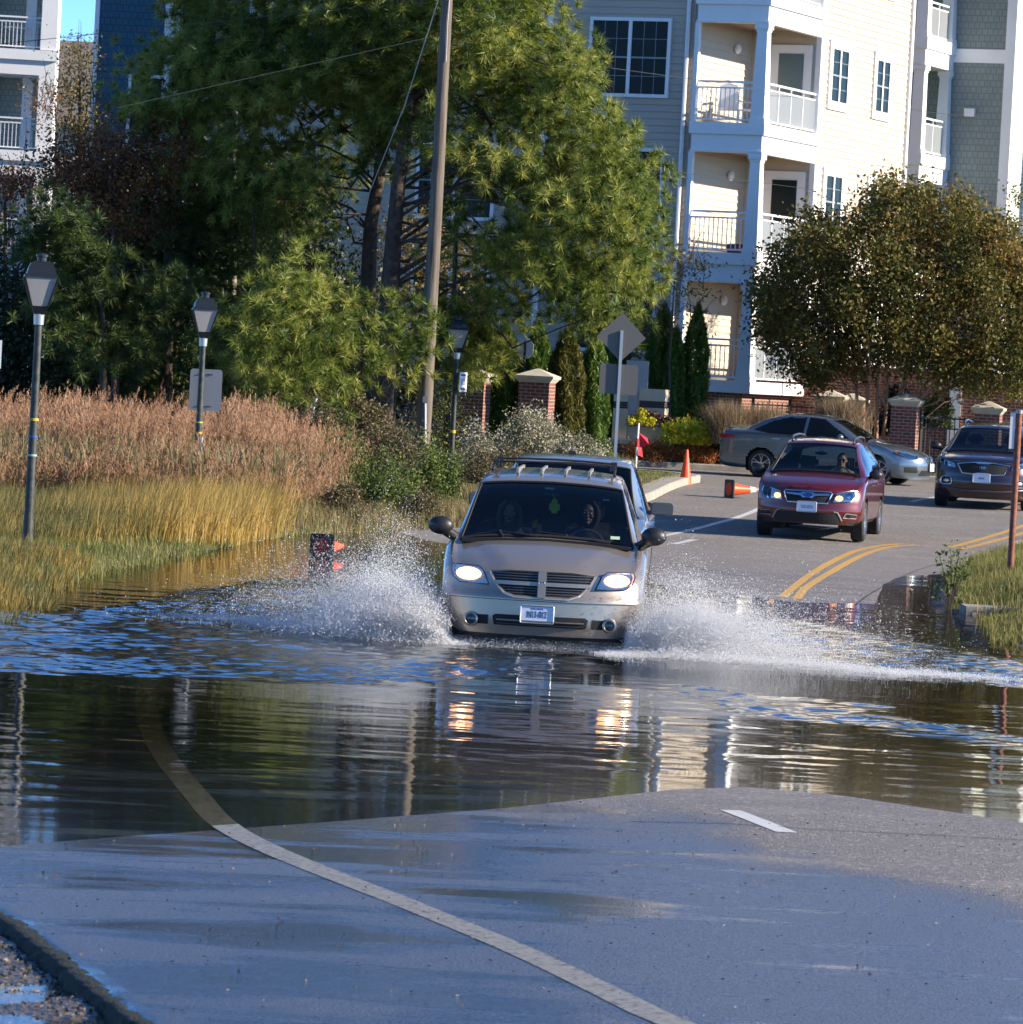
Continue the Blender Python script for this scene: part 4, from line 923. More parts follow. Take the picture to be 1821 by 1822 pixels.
def silver_sedan():
    P = mat('grey_metallic', (.17, .215, .26), .27, metal=.7, coat=1.0)
    C = at(1483, 838, 105.2); yaw = rad(90-16)*-1+rad(0)
    # heading towards +x, a little to the camera: body -y axis -> heading
    th = math.atan2(-math.sin(rad(20)), math.cos(rad(20)))      # heading angle of travel
    rot = th+rad(90)                                           # local -y points along heading
    hd = Vector((math.cos(th), math.sin(th), 0)); base = Vector((C.x, 105.2, 0)); front = base+hd*2.18
    t = thing('sedan', 'silver grey sedan with dark windows turning out of the side street behind the red SUV', 'car', (front.x, front.y, float(Troad(C.x, 104.))+.0), rot)
    D = bow(.55, .88, 1.3, ([.2,.35,.5,.62,.8], [.02,-.04,-.05,-.02,.10]))
    st = [(0,.66,.03,.62,.62,.78,.84,.24,.16),(.15,.76,.04,.70,.70,.82,.865,.22,.16),(.5,.86,.05,.72,.80,.85,.875,.22,.16),(1.15,.955,.06,.73,.90,.86,.88,.2,.16),(1.22,.97,.06,.72,.91,.86,.88,.2,.16),
          (2.05,1.39,.045,.54,.945,.865,.88,.2,.16),(2.3,1.45,.05,.53,.955,.865,.88,.2,.16),(2.75,1.475,.05,.525,.965,.865,.88,.2,.16),(3.2,1.445,.05,.52,.975,.865,.88,.2,.16),(3.6,1.35,.05,.53,.985,.86,.875,.2,.17),(4.12,1.13,.05,.62,1.0,.84,.87,.22,.2),(4.2,1.11,.04,.66,1.0,.83,.87,.24,.2),(4.5,1.07,.04,.68,.96,.81,.85,.26,.22),(4.6,.9,.04,.70,.85,.78,.82,.32,.26)]
    sp = dict(st=st, cow=1.24, hdr=2.05, dy=.022, arch=[(.92,.315,.36),(3.62,.315,.36)], dfm=D,
        glass=[[(1.62,.975),(2.62,.985),(2.62,1.385),(2.25,1.36)], [(2.68,.985),(3.50,1.0),(3.86,1.055),(3.45,1.27),(3.1,1.37),(2.68,1.385)]], sglass=glassmat('dark_side_glass', (.08,.09,.11), op=.5), rw=(3.35,4.08))
    vcar(t, sp, P, glassmat('sedan_windshield', (.30,.36,.42), op=.25), BLACK); arch_liner(t, sp['arch'], .86, D)
    for y in (.92, 3.62):
        for s in (-1, 1): wheel(t, s*.765, y, .315, .315, .215, .205, s, 5)
    for s in (-1, 1):
        seam(t, [(1.66,.93),(1.58,.8),(1.56,.35)], sp['half'], sp['yq'], D, s); seam(t, [(2.65,.95),(2.65,.3)], sp['half'], sp['yq'], D, s); seam(t, [(3.55,.96),(3.45,.75),(3.2,.4)], sp['half'], sp['yq'], D, s)
        door_handle(t, s*.875, 2.45, .86, CHROME, s); door_handle(t, s*.875, 3.32, .88, CHROME, s)
        mb = MB(); mb.ball((s*.985,1.78,1.00), (.10,.075,.065), 12); mb.tube([(s*.86,1.80,.96),(s*.92,1.79,.98)], .03, 8); mb.build('side_mirror', P, t, smooth=True)
        hp = [(.50,.60),(.72,.60),(.84,.70),(.835,.76),(.66,.73),(.52,.665)]
        if s < 0: hp = mirx(hp)
        h = slab(hp, -.008, .02).build('headlight', REFL, t, dfm=D, cuts=CUTS)
        slab(hp, -.024, .003).build('lens', LENS, h, dfm=D, cuts=CUTS)
        hp = [(.79,.70),(.845,.71),(.84,.77),(.80,.76)]
        if s < 0: hp = mirx(hp)
        slab(hp, -.014, .02).build('turn_signal', AMBER, h, dfm=D, cuts=CUTS)
        fp = [(.52,.30),(.76,.30),(.78,.42),(.56,.43)]
        if s < 0: fp = mirx(fp)
        slab(fp, -.008, .02).build('fog_light_recess', BLACKM, t, dfm=D, cuts=CUTS)
        # tail lamp wrapping the rear corner
        mb = MB(); mb.prism([(4.20,.92),(4.60,.93),(4.585,.83),(4.30,.84)], -.02, .02); 
        M_ = Matrix.Translation((s*.835,0,0)) @ Matrix.Rotation(rad(90), 4, 'Z') ; mb2 = MB(); mb2.add([(s*(.868 if y < 4.4 else .835)+s*o, y, z) for y, z in ((4.20,.92),(4.60,.93),(4.585,.83),(4.30,.84)) for o in (-.02, .012)], [(0,2,3,1),(2,4,5,3),(4,6,7,5),(6,0,1,7),(0,6,4,2),(1,3,5,7)]); mb2.build('tail_light', REDL, t)
    gp = [(-.30,.66),(-.22,.53),(.22,.53),(.30,.66)]
    gr = slab(gp, -.008, .03).build('grille', BLACKM, t, dfm=D, cuts=CUTS); mb = MB(); outline(mb, gp, -.012, .012, closed=True); mb.build('grille_frame', CHROME, gr, smooth=True, dfm=D, cuts=CUTS)
    mb = MB(); outline(mb, ell(0,.60,.055,.05), -.022, .009); mb.box(-.07,.07,-.03,-.018,.588,.612); mb.build('emblem', CHROME, gr, smooth=True, dfm=D)
    slab([(-.46,.24),(.46,.24),(.42,.36),(-.42,.36)], -.008, .03).build('lower_grille', BLACKM, t, dfm=D, cuts=CUTS)
    plate(t, 0, .43, -.075, '', D)
    mb = MB(); mb.box(-.66,.66,4.42,4.60,1.085,1.115); mb.build('boot_spoiler', P, t, bevel=.01)
    mb = MB(); mb.tube([(0,3.25,1.45),(0,3.30,1.50),(0,3.36,1.47)], .016, 6); mb.build('roof_fin', BLACK, t, smooth=True)
    cabin(t, 1.5, 4.0, .35, .70, .90, 1.3, wheelx=.34); seats(t, [2.15], .33, .62, 1.20, CABIN); seats(t, [3.0], .33, .62, 1.15, CABIN)
silver_sedan()
def dark_suv():
    P = mat('dark_maroon_metallic', (.018, .003, .006), .25, metal=.2, coat=1.0)
    yaw = rad(-9); F0 = at(1748, 857, 90.6)
    t = thing('sport_utility_vehicle', 'dark maroon SUV at the right edge, partly behind the rusty post', 'car', (F0.x, 90.6, float(Troad(F0.x, 92.))-.02), yaw)
    D = bow(.45, .95, 1.15, ([.2,.35,.5,.62,.7,.9], [.03,-.02,-.05,-.03,-.02,.05]))
    st = [(0,.93,.03,.66,.88,.82,.89,.30,.22),(.12,.98,.04,.74,.92,.86,.93,.28,.2),(.5,1.05,.05,.78,.99,.89,.943,.28,.2),(1.02,1.115,.06,.79,1.05,.90,.945,.28,.2),(1.08,1.13,.06,.78,1.06,.90,.945,.28,.2),
          (1.9,1.55,.045,.60,1.08,.905,.945,.28,.2),(2.1,1.61,.05,.59,1.085,.905,.945,.28,.2),(2.8,1.665,.05,.585,1.09,.905,.945,.28,.2),(4.0,1.64,.05,.57,1.12,.90,.94,.28,.2),(4.5,1.57,.06,.55,1.14,.88,.92,.3,.22),(4.7,1.2,.08,.68,1.05,.86,.90,.34,.25),(4.76,.9,.08,.7,.85,.83,.87,.38,.28)]
    sp = dict(st=st, cow=1.10, hdr=1.90, arch=[(.95,.36,.41),(3.73,.36,.41)], dfm=D, clad=.34,
        glass=[[(1.45,1.12),(2.45,1.12),(2.45,1.55),(2.05,1.53)], [(2.53,1.12),(3.5,1.14),(3.45,1.56),(2.53,1.56)]], sglass=glassmat('side_glass', (.4,.43,.44), op=.1), rw=(4.5,4.68))
    vcar(t, sp, P, glassmat('dark_suv_windshield', (.45,.5,.5)), BLACK); arch_liner(t, sp['arch'], .92, D)
    for y in (.95, 3.73):
        for s in (-1, 1): wheel(t, s*.83, y, .36, .36, .225, .235, s, 5)
    gp = [(-.50,.86),(-.40,.69),(-.2,.675),(.2,.675),(.40,.69),(.50,.86),(.2,.90),(-.2,.90)]
    gr = slab(gp, -.006, .03).build('grille', BLACKM, t, dfm=D, cuts=CUTS)
    mb = MB(); outline(mb, gp, -.012, .012); mb.prism([(-.16,.90),(.16,.90),(.11,.872),(-.11,.872)], -.02, 0); mb.prism([(-.11,.700),(.11,.700),(.16,.676),(-.16,.676)], -.02, 0); mb.build('grille_frame', CHROME, gr, smooth=True, dfm=D, cuts=CUTS)
    mb = MB(); outline(mb, ell(0,.80,.075,.036), -.018, .006); e = mb.build('emblem', CHROME, gr, smooth=True, dfm=D)
    textobj('emblem_letters', 'KIA', .05, CHROME, e, T3(0, -.02+D(Vector((0,0,.8))).y, .80) @ FACE, .003, 1.1)
    for s in (-1, 1):
        hp = [(.53,.78),(.68,.79),(.84,.86),(.865,.935),(.80,.93),(.56,.86)]
        if s < 0: hp = mirx(hp)
        h = slab(hp, -.006, .02).build('headlight', REFL, t, dfm=D, cuts=CUTS); slab(hp, -.026, .003).build('lens', LENS, h, dfm=D, cuts=CUTS)
        mb = MB(); mb.ball((s*.66,-.012,.835), (.045,.02,.036), 12); mb.build('projector', mat('projector_glass', (.5,.53,.6), .08, metal=.8), h, smooth=True, dfm=D)
        fp = rrect(.60,.82,.45,.60,.06); fp = fp if s > 0 else mirx(fp)
        f = slab(fp, -.008, .02).build('fog_light_recess', BLACKM, t, dfm=D, cuts=CUTS); mb = MB(); outline(mb, fp, -.014, .014); mb.build('fog_light_trim', CHROME, f, smooth=True, dfm=D)
        mb = MB(); mb.ball((s*.70,-.02,.525), (.06,.02,.04), 10); mb.build('fog_light', REFL, f, smooth=True, dfm=D)
        mb = MB(); mb.ball((s*1.03,1.42,1.17), (.115,.075,.08), 12); mb.tube([(s*.90,1.48,1.09),(s*.96,1.45,1.13)], .035, 8); mb.build('side_mirror', BLACK, t, smooth=True)
        mb = MB(); mb.tube([(s*.52,2.1,1.60),(s*.53,2.2,1.68),(s*.53,3.2,1.70),(s*.52,4.2,1.67),(s*.51,4.3,1.60)], .014, 6); mb.build('roof_rail', CHROME, t, smooth=True)
    mb = MB(); mb.tube([(-.78,-.02,.40),(-.4,-.02,.355),(.4,-.02,.355),(.78,-.02,.40)], .018, 6); mb.build('bumper_trim', mat('rail_grey', (.12,.12,.13), .35, metal=.6), t, smooth=True, dfm=D, cuts=CUTS)
    plate(t, -.02, .60, -.06, '40442', D, None, tcol=(.12,.16,.35), sx=.7, size=.07)
    cabin(t, 1.4, 4.3, .42, .76, 1.03, 1.18, wheelx=.36); seats(t, [2.2, 3.1], .36, .8, 1.42, CABIN)
    mb = MB(); mb.prism([(-.74,1.06),(.74,1.06),(.74,1.08),(0,1.135),(-.74,1.08)], 1.0, 1.12); mb.build('cowl', BLACKM, t)
    M = Matrix.Translation(t.location) @ Matrix.Rotation(yaw, 4, 'Z')
    person('person', 'driver of the dark maroon SUV at the right edge of the photo', (.36,2.1,1.32), mat('grey_top', (.08,.08,.09), .9), mat('skin_tan', (.42,.24,.15), .5), hair=mat('short_brown_hair', (.05,.03,.02), .7), parent_M=M)
dark_suv()
def pickup():
    P = mat('pale_blue_metallic', (.36, .43, .50), .28, metal=.6, coat=1.0)
    yaw = rad(-2.5)
    t = thing('pickup_truck', 'pale silver-blue pickup truck close behind the champagne minivan', 'pickup', (.62, 53.4, -.05), yaw)
    D = bow(.22, .93, .9)
    st = [(0,.98,.04,.80,.92,.86,.90,.38,.3),(.12,1.02,.04,.82,.95,.88,.925,.36,.28),(.6,1.06,.05,.82,1.0,.89,.93,.36,.28),(1.15,1.12,.05,.82,1.05,.90,.93,.34,.28),(1.2,1.13,.06,.80,1.06,.90,.93,.34,.28),(1.85,1.66,.04,.66,1.10,.90,.93,.34,.28),(2.0,1.72,.04,.655,1.10,.90,.93,.34,.28),(2.7,1.76,.04,.65,1.10,.90,.93,.34,.28),(3.3,1.74,.04,.65,1.10,.90,.93,.34,.28),(3.42,1.6,.04,.68,1.10,.90,.93,.34,.28),(3.5,1.14,.02,.86,1.10,.90,.93,.34,.3),(5.2,1.14,.02,.86,1.10,.90,.93,.36,.3),(5.3,1.12,.02,.86,1.08,.89,.92,.38,.3)]
    sp = dict(st=st, cow=1.22, hdr=1.85, arch=[(.95,.38,.44),(4.25,.38,.44)], dfm=D, glass=[[(1.5,1.14),(2.45,1.13),(2.45,1.64),(2.0,1.63)], [(2.53,1.13),(3.25,1.13),(3.22,1.62),(2.53,1.64)]], sglass=glassmat('side_glass', (.4,.43,.44), op=.1))
    vcar(t, sp, P, glassmat('car_windshield', (.62,.68,.66)), BLACKM); arch_liner(t, sp['arch'], .91, D)
    for y in (.95, 4.25):
        for s in (-1, 1): wheel(t, s*.80, y, .38, .38, .23, .24, s, 5)
    slab([(-.5,.66),(.5,.66),(.56,.92),(-.56,.92)], -.006, .03).build('grille', BLACKM, t, dfm=D, cuts=CUTS)
    for s in (-1, 1):
        hp = [(.60,.70),(.84,.70),(.87,.90),(.62,.92)]; hp = hp if s > 0 else mirx(hp)
        slab(hp, -.006, .03).build('headlight', REFL, t, dfm=D, cuts=CUTS)
        mb = MB(); mb.prism(rrect(s*1.06-.13, s*1.06+.13, 1.12, 1.27, .045), 1.42, 1.52); mb.tube([(s*.88,1.52,1.14),(s*.98,1.47,1.16)], .03, 6); mb.build('side_mirror', mat('mirror_grey', (.10,.10,.105), .3), t, smooth=True, bevel=.015)
        seam(t, [(1.55,1.07),(1.50,.9),(1.50,.45)], sp['half'], sp['yq'], D, s); seam(t, [(2.49,1.08),(2.49,.45)], sp['half'], sp['yq'], D, s); door_handle(t, s*.92, 2.3, .98, CHROME, s); door_handle(t, s*.92, 3.2, .98, CHROME, s)
    mb = MB(); mb.box(-.92,.92,-.12,.05,.42,.62); mb.build('bumper', CHROME, t, dfm=D, cuts=CUTS)
    mb = MB(); mb.frustum(-.05,2.55,1.76,1.80,.10,.07); mb.tube([(-.05,2.55,1.79),(-.05,2.56,1.90)], .010, 6); mb.build('roof_antenna', BLACK, t, smooth=True)
    cabin(t, 1.4, 3.3, .5, .78, 1.04, 1.25, wheelx=.36); seats(t, [2.1, 3.0][:1], .36, .85, 1.50, CABIN)
pickup()
# ================================================================ buildings
WHITE = mat('white_trim', (.78,.79,.80), .55, var=.03, vscale=2)
SIDE_GREY = mat('greige_siding', (.43,.375,.31), .7, var=.05, vscale=.8)
SIDE_TAN = mat('cream_siding', (.55,.48,.385), .7, var=.04, vscale=.8)
SH_BLUE = brickmat('blue_shingles', (.028,.095,.155), (.034,.11,.175), (.016,.052,.085), .16, .18, .010, .6, .8)
SH_GREY = brickmat('grey_green_shingles', (.21,.255,.25), (.235,.28,.275), (.15,.18,.18), .16, .18, .010, .6, .8)
SH_PALE = brickmat('pale_shingles', (.50,.56,.50), (.55,.60,.54), (.25,.28,.25), .16, .18, .008, .6, .8)
BRICK = brickmat('red_brick', (.23,.065,.04), (.15,.04,.028), (.30,.26,.22), .20, .075, .010, .4)
WGLASS = mat('window_glass', (.012,.022,.024), .3, spec=.12, coat=.0)
BLIND = mat('drawn_blind', (.30,.32,.33), .7)
RAILM = mat('white_rail', (.74,.76,.78), .4)
CAP = mat('cast_stone', (.52,.47,.37), .8, var=.1, vscale=6)
FL = [2.76, 5.87, 9.04, 12.2]          # deck levels
def siding(mb, x0, x1, y, z0, z1, h=.17, d=.028, nx=0):
    """lap siding facing -y (nx=0) or +x (nx=1: x0..x1 are y-range, y is x)"""
    z = z0
    while z < z1-1e-4:
        z2 = min(z+h, z1)
        if nx == 0: mb.add([(x0,y-d,z),(x1,y-d,z),(x1,y-.002,z2),(x0,y-.002,z2),(x0,y,z),(x1,y,z)], [(0,1,2,3),(4,5,1,0)])
        else: mb.add([(y+d,x0,z),(y+d,x1,z),(y+.002,x1,z2),(y+.002,x0,z2),(y,x0,z),(y,x1,z)], [(0,1,2,3),(4,5,1,0)])
        z = z2
def window(par, cx, z0, z1, w, y, nx=0, panes=2, blind=0.0, frame=.085):
    """double-hung window; y = wall plane, local frame then turned for nx"""
    M = Matrix.Translation((cx, y, 0)) if nx == 0 else Matrix.Translation((y, cx, 0)) @ Matrix.Rotation(rad(90), 4, 'Z')
    mb = MB(); pr = -.05
    def b(x0, x1, za, zb, p0=-.07, p1=.02): mb.box(x0, x1, p0, p1, za, zb, M=M)
    b(-w/2, w/2, z1-frame, z1); b(-w/2, w/2, z0, z0+frame); b(-w/2, -w/2+frame, z0+frame, z1-frame); b(w/2-frame, w/2, z0+frame, z1-frame)
    iw = w-2*frame; pw = (iw-.09*(panes-1))/panes
    for i in range(1, panes): x = -w/2+frame+i*pw+(i-1)*.09; b(x, x+.09, z0+frame, z1-frame)
    o = mb.build('window', WHITE, par)
    g = MB(); g.box(-w/2+frame, w/2-frame, -.042, -.03, z0+frame, z1-frame, M=M); g.build('pane', WGLASS, o)
    s = MB()
    for i in range(panes):
        x = -w/2+frame+i*(pw+.09); zm = (z0+z1)/2
        s.box(x, x+pw, -.058, -.043, zm-.02, zm+.02, M=M)
        for za, zb in ((z0+frame, zm-.02), (zm+.02, z1-frame)):
            k = 0 if nx else 2 if pw > .55 else 1
            for q in range(1, k+1): xx = x+pw*q/(k+1); s.box(xx-.006, xx+.006, -.047, -.043, za, zb, M=M)
            s.box(x, x+pw, -.048, -.0425, (za+zb)/2-.006, (za+zb)/2+.006, M=M)
    s.build('sash', mat('sash_grey', (.26,.30,.32), .5), o)
    return o
def tcolumn(par, x, y, z0, z1, w0=.36, w1=.26):
    mb = MB(); mb.frustum(x, y, z0+.12, z1-.14, w0, w1); mb.frustum(x, y, z0, z0+.12, w0+.05, w0+.05); mb.frustum(x, y, z1-.14, z1, w1+.10, w1+.10); mb.frustum(x, y, z1-.20, z1-.141, w1+.04, w1+.04)
    return mb.build('column', WHITE, par)
def railing(par, p0, p1, z, h=1.02, mesh=False):
    p0 = Vector((*p0, 0)); p1 = Vector((*p1, 0)); L_ = (p1-p0).length; d = (p1-p0)/L_; A = math.atan2(d.y, d.x)
    M = Matrix.Translation(p0) @ Matrix.Rotation(A, 4, 'Z'); mb = MB()
    mb.box(0, L_, -.035, .035, z+h-.05, z+h, M=M); mb.box(0, L_, -.02, .02, z+h-.19, z+h-.15, M=M); mb.box(0, L_, -.02, .02, z+.06, z+.10, M=M)
    n = max(2, int(L_/(.12 if not mesh else .75)))
    for i in range(n+1):
        x = .01+(L_-.02)*i/n; r = .010 if not mesh else .02
        mb.box(x-r, x+r, -r*.98, r*.98, z+.10, z+h-.19 if not mesh else z+h-.05, M=M)
    o = mb.build('railing', RAILM, par, fix=False)
    if mesh:
        g = MB(); g.box(.02, L_-.02, -.006, .006, z+.101, z+h-.191, M=M); g.build('mesh_panel', MESHP, o)
    return o
def _meshp():
    m = bpy.data.materials.new('perforated_screen'); m.use_nodes = True; N = m.node_tree.nodes; L = m.node_tree.links; b = N['Principled BSDF']
    b.inputs['Base Color'].default_value = (.30,.33,.36,1)
    tr = N.new('ShaderNodeBsdfTransparent'); mx = N.new('ShaderNodeMixShader'); mx.inputs[0].default_value = .45
    L.new(b.outputs[0], mx.inputs[1]); L.new(tr.outputs[0], mx.inputs[2]); L.new(mx.outputs[0], N['Material Output'].inputs['Surface']); return m
MESHP = _meshp()
def wallbox(par, name, x0, x1, y0, y1, z0, z1, m): return MB().box(x0, x1, y0, y1, z0, z1).build(name, m, par)
ANG = rad(-23); BO = at(1365, 100, 115)
def main_building():
    t = thing('apartment_building', 'four storey apartment building with grey siding and white corner balconies', 'building', (BO.x, BO.y, 0), ANG)
    W, DP = 1.88, 3.95
    # grey front wing (faces the camera)
    mb = MB(); siding(mb, -14.2, -W-.14, .30, 2.3, 16); mb.build('siding', SIDE_GREY, t, fix=False)
    wallbox(t, 'wall', -14.2, -W-.0, .301, 12, .5, 16, SIDE_GREY)
    mb = MB(); mb.box(-14.2, -W, .20, .32, .5, 2.3); mb.build('brick_base', BRICK, t)
    for k, (z0, z1) in enumerate(((9.60,11.56),(6.41,8.36),(3.3,5.2),(12.75,14.7))):
        window(t, -3.70, z0, z1, 2.16, .29, panes=2); window(t, -8.2, z0, z1, 2.16, .29); window(t, -12.6, z0, z1, 1.2, .29, panes=1)
    for x in (-5.85, -10.4, -14.1):
        mb = MB(); mb.box(x-.07, x+.07, .22, .33, 2.3, 16); mb.build('corner_board', WHITE, t)
    mb = MB(); mb.tube([(-W-.30, .22, .8), (-W-.30, .22, 16)], .055, 8); mb.build('downpipe', WHITE, t, smooth=True)
    # cream side wall (sunlit)
    mb = MB(); siding(mb, DP+.25, 11.1, -.12, 2.3, 16, nx=1, h=.17); mb.build('siding', SIDE_TAN, t, fix=False)
    wallbox(t, 'wall', -W-.001, -.121, DP+.25, 11.2, .5, 16, SIDE_TAN)
    mb = MB(); mb.box(-.12, -.06, DP+.0, 11.1, .5, 2.3); mb.build('brick_base', BRICK, t)
    for y, w_ in ((5.60, 1.62), (9.0, 1.45)):
        for z0, z1 in ((9.75,11.5),(6.55,8.3),(3.4,5.15),(12.9,14.7)): window(t, y, z0, z1, w_, -.12, nx=1, frame=.22)
    mb = MB(); mb.box(-.16, -.03, 11.1, 11.25, 2.0, 16); mb.build('corner_board', WHITE, t)
    # balconies at the corner
    for i, z in enumerate(FL):
        top = FL[i+1]-.73 if i < 3 else 15.3
        wallbox(t, 'deck', -W, 0, 0, DP, z-.30, z, WHITE)
        mb = MB(); mb.box(-W-.03, .05, -.05, DP+.12, z-.29, z-.002); mb.build('deck_fascia', WHITE, t)
        if i > 0:
            mb = MB(); mb.box(-W+.02, -.02, .02, .20, z-.73, z-.30); mb.box(-.20, -.021, .20, DP, z-.73, z-.30); mb.box(-W, .012, -.012, .04, z-.72, z-.68); mb.build('header', WHITE, t)
            mb = MB(); mb.box(-W+.021, -.201, .201, DP, z-.62, z-.31); mb.build('soffit', mat('soffit_brown', (.30,.22,.17), .8), t)
        tcolumn(t, -.17, .17, z, top)
        mb = MB(); mb.box(-W-.02, -W+.09, -.02, .14, z, top); mb.build('corner_post', WHITE, t)
        mb = MB(); mb.box(-.14, .0, DP-.04, DP+.10, z, top); mb.box(-.12, -.005, DP+.10, DP+.25, z, top); mb.build('corner_post', WHITE, t)
        railing(t, (-W+.09, .10), (-.34, .10), z); railing(t, (-.10, .34), (-.10, DP-.04), z, mesh=True)
        # inside walls: cream siding
        mb = MB(); siding(mb, .3, DP, -W+.002, z, top+.15, nx=1); mb.build('balcony_siding', SIDE_TAN, t, fix=False)
        mb = MB(); siding(mb, -W, -.1, DP+.0, z, top+.15); mb.build('balcony_siding', SIDE_TAN, t, fix=False)
        wallbox(t, 'wall', -W, -.145, DP+.02, DP+.24, z, top+.2, SIDE_TAN)
        mb = MB(); mb.box(-1.32,-.22, DP-.08, DP-.018, z, z+2.22); d = mb.build('door', WHITE, t)
        mb = MB(); mb.box(-1.10,-.44, DP-.095, DP-.082, z+.30, z+2.0); mb.build('pane', WGLASS if i != 2 else mat('door_blind', (.10,.16,.17), .3), d)
        mb = MB(); mb.ball((-W+.10, 2.7, z+2.0), (.10,.10,.13), 10); mb.build('wall_lamp', WHITE, t, smooth=True)
    wallbox(t, 'wall', -W, -.25, .25, DP, .6, FL[0]-.31, BRICK)
    wallbox(t, 'roof', -14.5, .4, -.3, 12.3, 15.6, 15.9, WHITE)
    # chairs on the balconies
    def chair(z, x, y, rot, name='balcony_chair', lab='', m=RAILM):
        P = Matrix.Translation((BO.x, BO.y, 0)) @ Matrix.Rotation(ANG, 4, 'Z') @ Vector((x, y, z))
        c = thing(name, lab, 'chair', P, rot+ANG)
        mb = MB(); mb.box(-.24,.24,-.26,.24,.36,.40); mb.build('seat', m, c)
        mb = MB(); mb.prism([(-.26,.38),(.26,.38),(.22,.98),(0,1.06),(-.22,.98)], .22, .25); mb.build('backrest', m, c)
        for s in (-1, 1):
            for y_ in (-.24, .22): MB().box(s*.24-.02, s*.24+.02, y_-.02, y_+.02, 0, .36).build('leg', m, c)
            MB().box(s*.29-.035, s*.29+.035, -.28, .22, .58, .61).build('armrest', m, c)
    chair(FL[2], -1.35, 1.1, rad(20), lab='white slatted chair on the top full balcony, nearer its left post')
    chair(FL[2], -.78, 1.3, rad(-25), lab='white slatted chair on the top full balcony, nearer its right column')
    P = Matrix.Translation((BO.x, BO.y, 0)) @ Matrix.Rotation(ANG, 4, 'Z') @ Vector((-.75, .7, FL[1]))
    t2 = thing('planter_box', 'dark red planter box on the middle balcony floor', 'planter', P, ANG)
    MB().frustum(0,0,0,.22,.42,.5,.26,.32).build('box', mat('planter_red', (.10,.02,.03), .6), t2); MB().box(-.22,.22,-.14,.14,.20,.235).build('soil', BLACKM, t2)
    # ---- rear wing stepping out on the right
    t = thing('apartment_building', 'far wing with white balcony stack, grey shingles and bright end wall at right edge', 'building', (BO.x, BO.y, 0), ANG)
    def lc(px, d, py=200):
        p = at(px, py, d); q = Matrix.Rotation(-ANG, 4, 'Z') @ Vector((p.x-BO.x, p.y-BO.y, 0)); return q
    c0 = lc(1641, 130.0); X1, Y1 = c0.x, c0.y; DP2 = 2.55
    FZ = [2.9, 6.1, 9.30, 12.5]
    for i, z in enumerate(FZ):
        top = z+2.43
        mb = MB(); mb.box(X1-2, X1+.06, Y1-.06, Y1+DP2+.08, z-.32, z); mb.build('deck', WHITE, t)
        mb = MB(); mb.box(X1-2, X1-.0, Y1, Y1+DP2, z-.76, z-.32); mb.build('header', WHITE, t)
        tcolumn(t, X1-.16, Y1+.17, z, top, .34, .30); tcolumn(t, X1-.16, Y1+DP2-.17, z, top, .36, .26)
        railing(t, (X1-.10, Y1+.34), (X1-.10, Y1+DP2-.34), z, mesh=True)
    wallbox(t, 'wall', X1-6, X1-1.4, Y1+.3, Y1+DP2+3, .6, 16, SH_GREY)
    wallbox(t, 'wall', X1-1.5, X1-.35, Y1+.0, Y1+.2, .6, 16, WHITE)
    yw = Y1+DP2; c1 = lc(1762, 132.4)
    X2 = X1+1.75
    wallbox(t, 'wall', X1-1.5, X2, yw, yw+1.5, .6, 16, SH_GREY)
    MB().box(X2-.26, X2+.03, yw-.05, yw+.06, .6, 16).build('corner_board', WHITE, t)
    MB().box(X1-.5, X2-.26, yw-.04, yw+.02, 12.0, 12.38).build('belt_board', WHITE, t)
    MB().box(X1+.42, X1+.72, yw-.14, yw-.0, 10.5, 10.72).build('vent_hood', WHITE, t)
    wallbox(t, 'wall', X2-1, X2+.012, yw+.061, yw+1.45, .6, 16, SH_PALE)
    yq2 = yw+1.45
    MB().box(X2-.1, X2+.95, yq2, yq2+.6, .6, 16).build('corner_pier', WHITE, t)
    for z in (4.5,6.6,8.7,10.3,12.0): MB().box(X2+.0, X2+.955, yq2-.006, yq2+.05, z, z+.012).build('pier_joint', SH_GREY, t)
    wallbox(t, 'wall', X2-.5, X2+.93, yq2+.601, yq2+9, .6, 16, SIDE_TAN)
    for z0, z1 in ((9.9,11.6),(6.7,8.4),(3.5,5.2)): window(t, yq2+2.2, z0, z1, 1.6, X2+.93, nx=1)
    wallbox(t, 'roof', X1-6.3, X2+1.3, Y1-.4, yq2+9.3, 16.0, 16.3, WHITE)
    wallbox(t, 'brick_base', X1-6, X2+.98, Y1-.05, yq2+9, .5, 2.0, BRICK)
main_building()
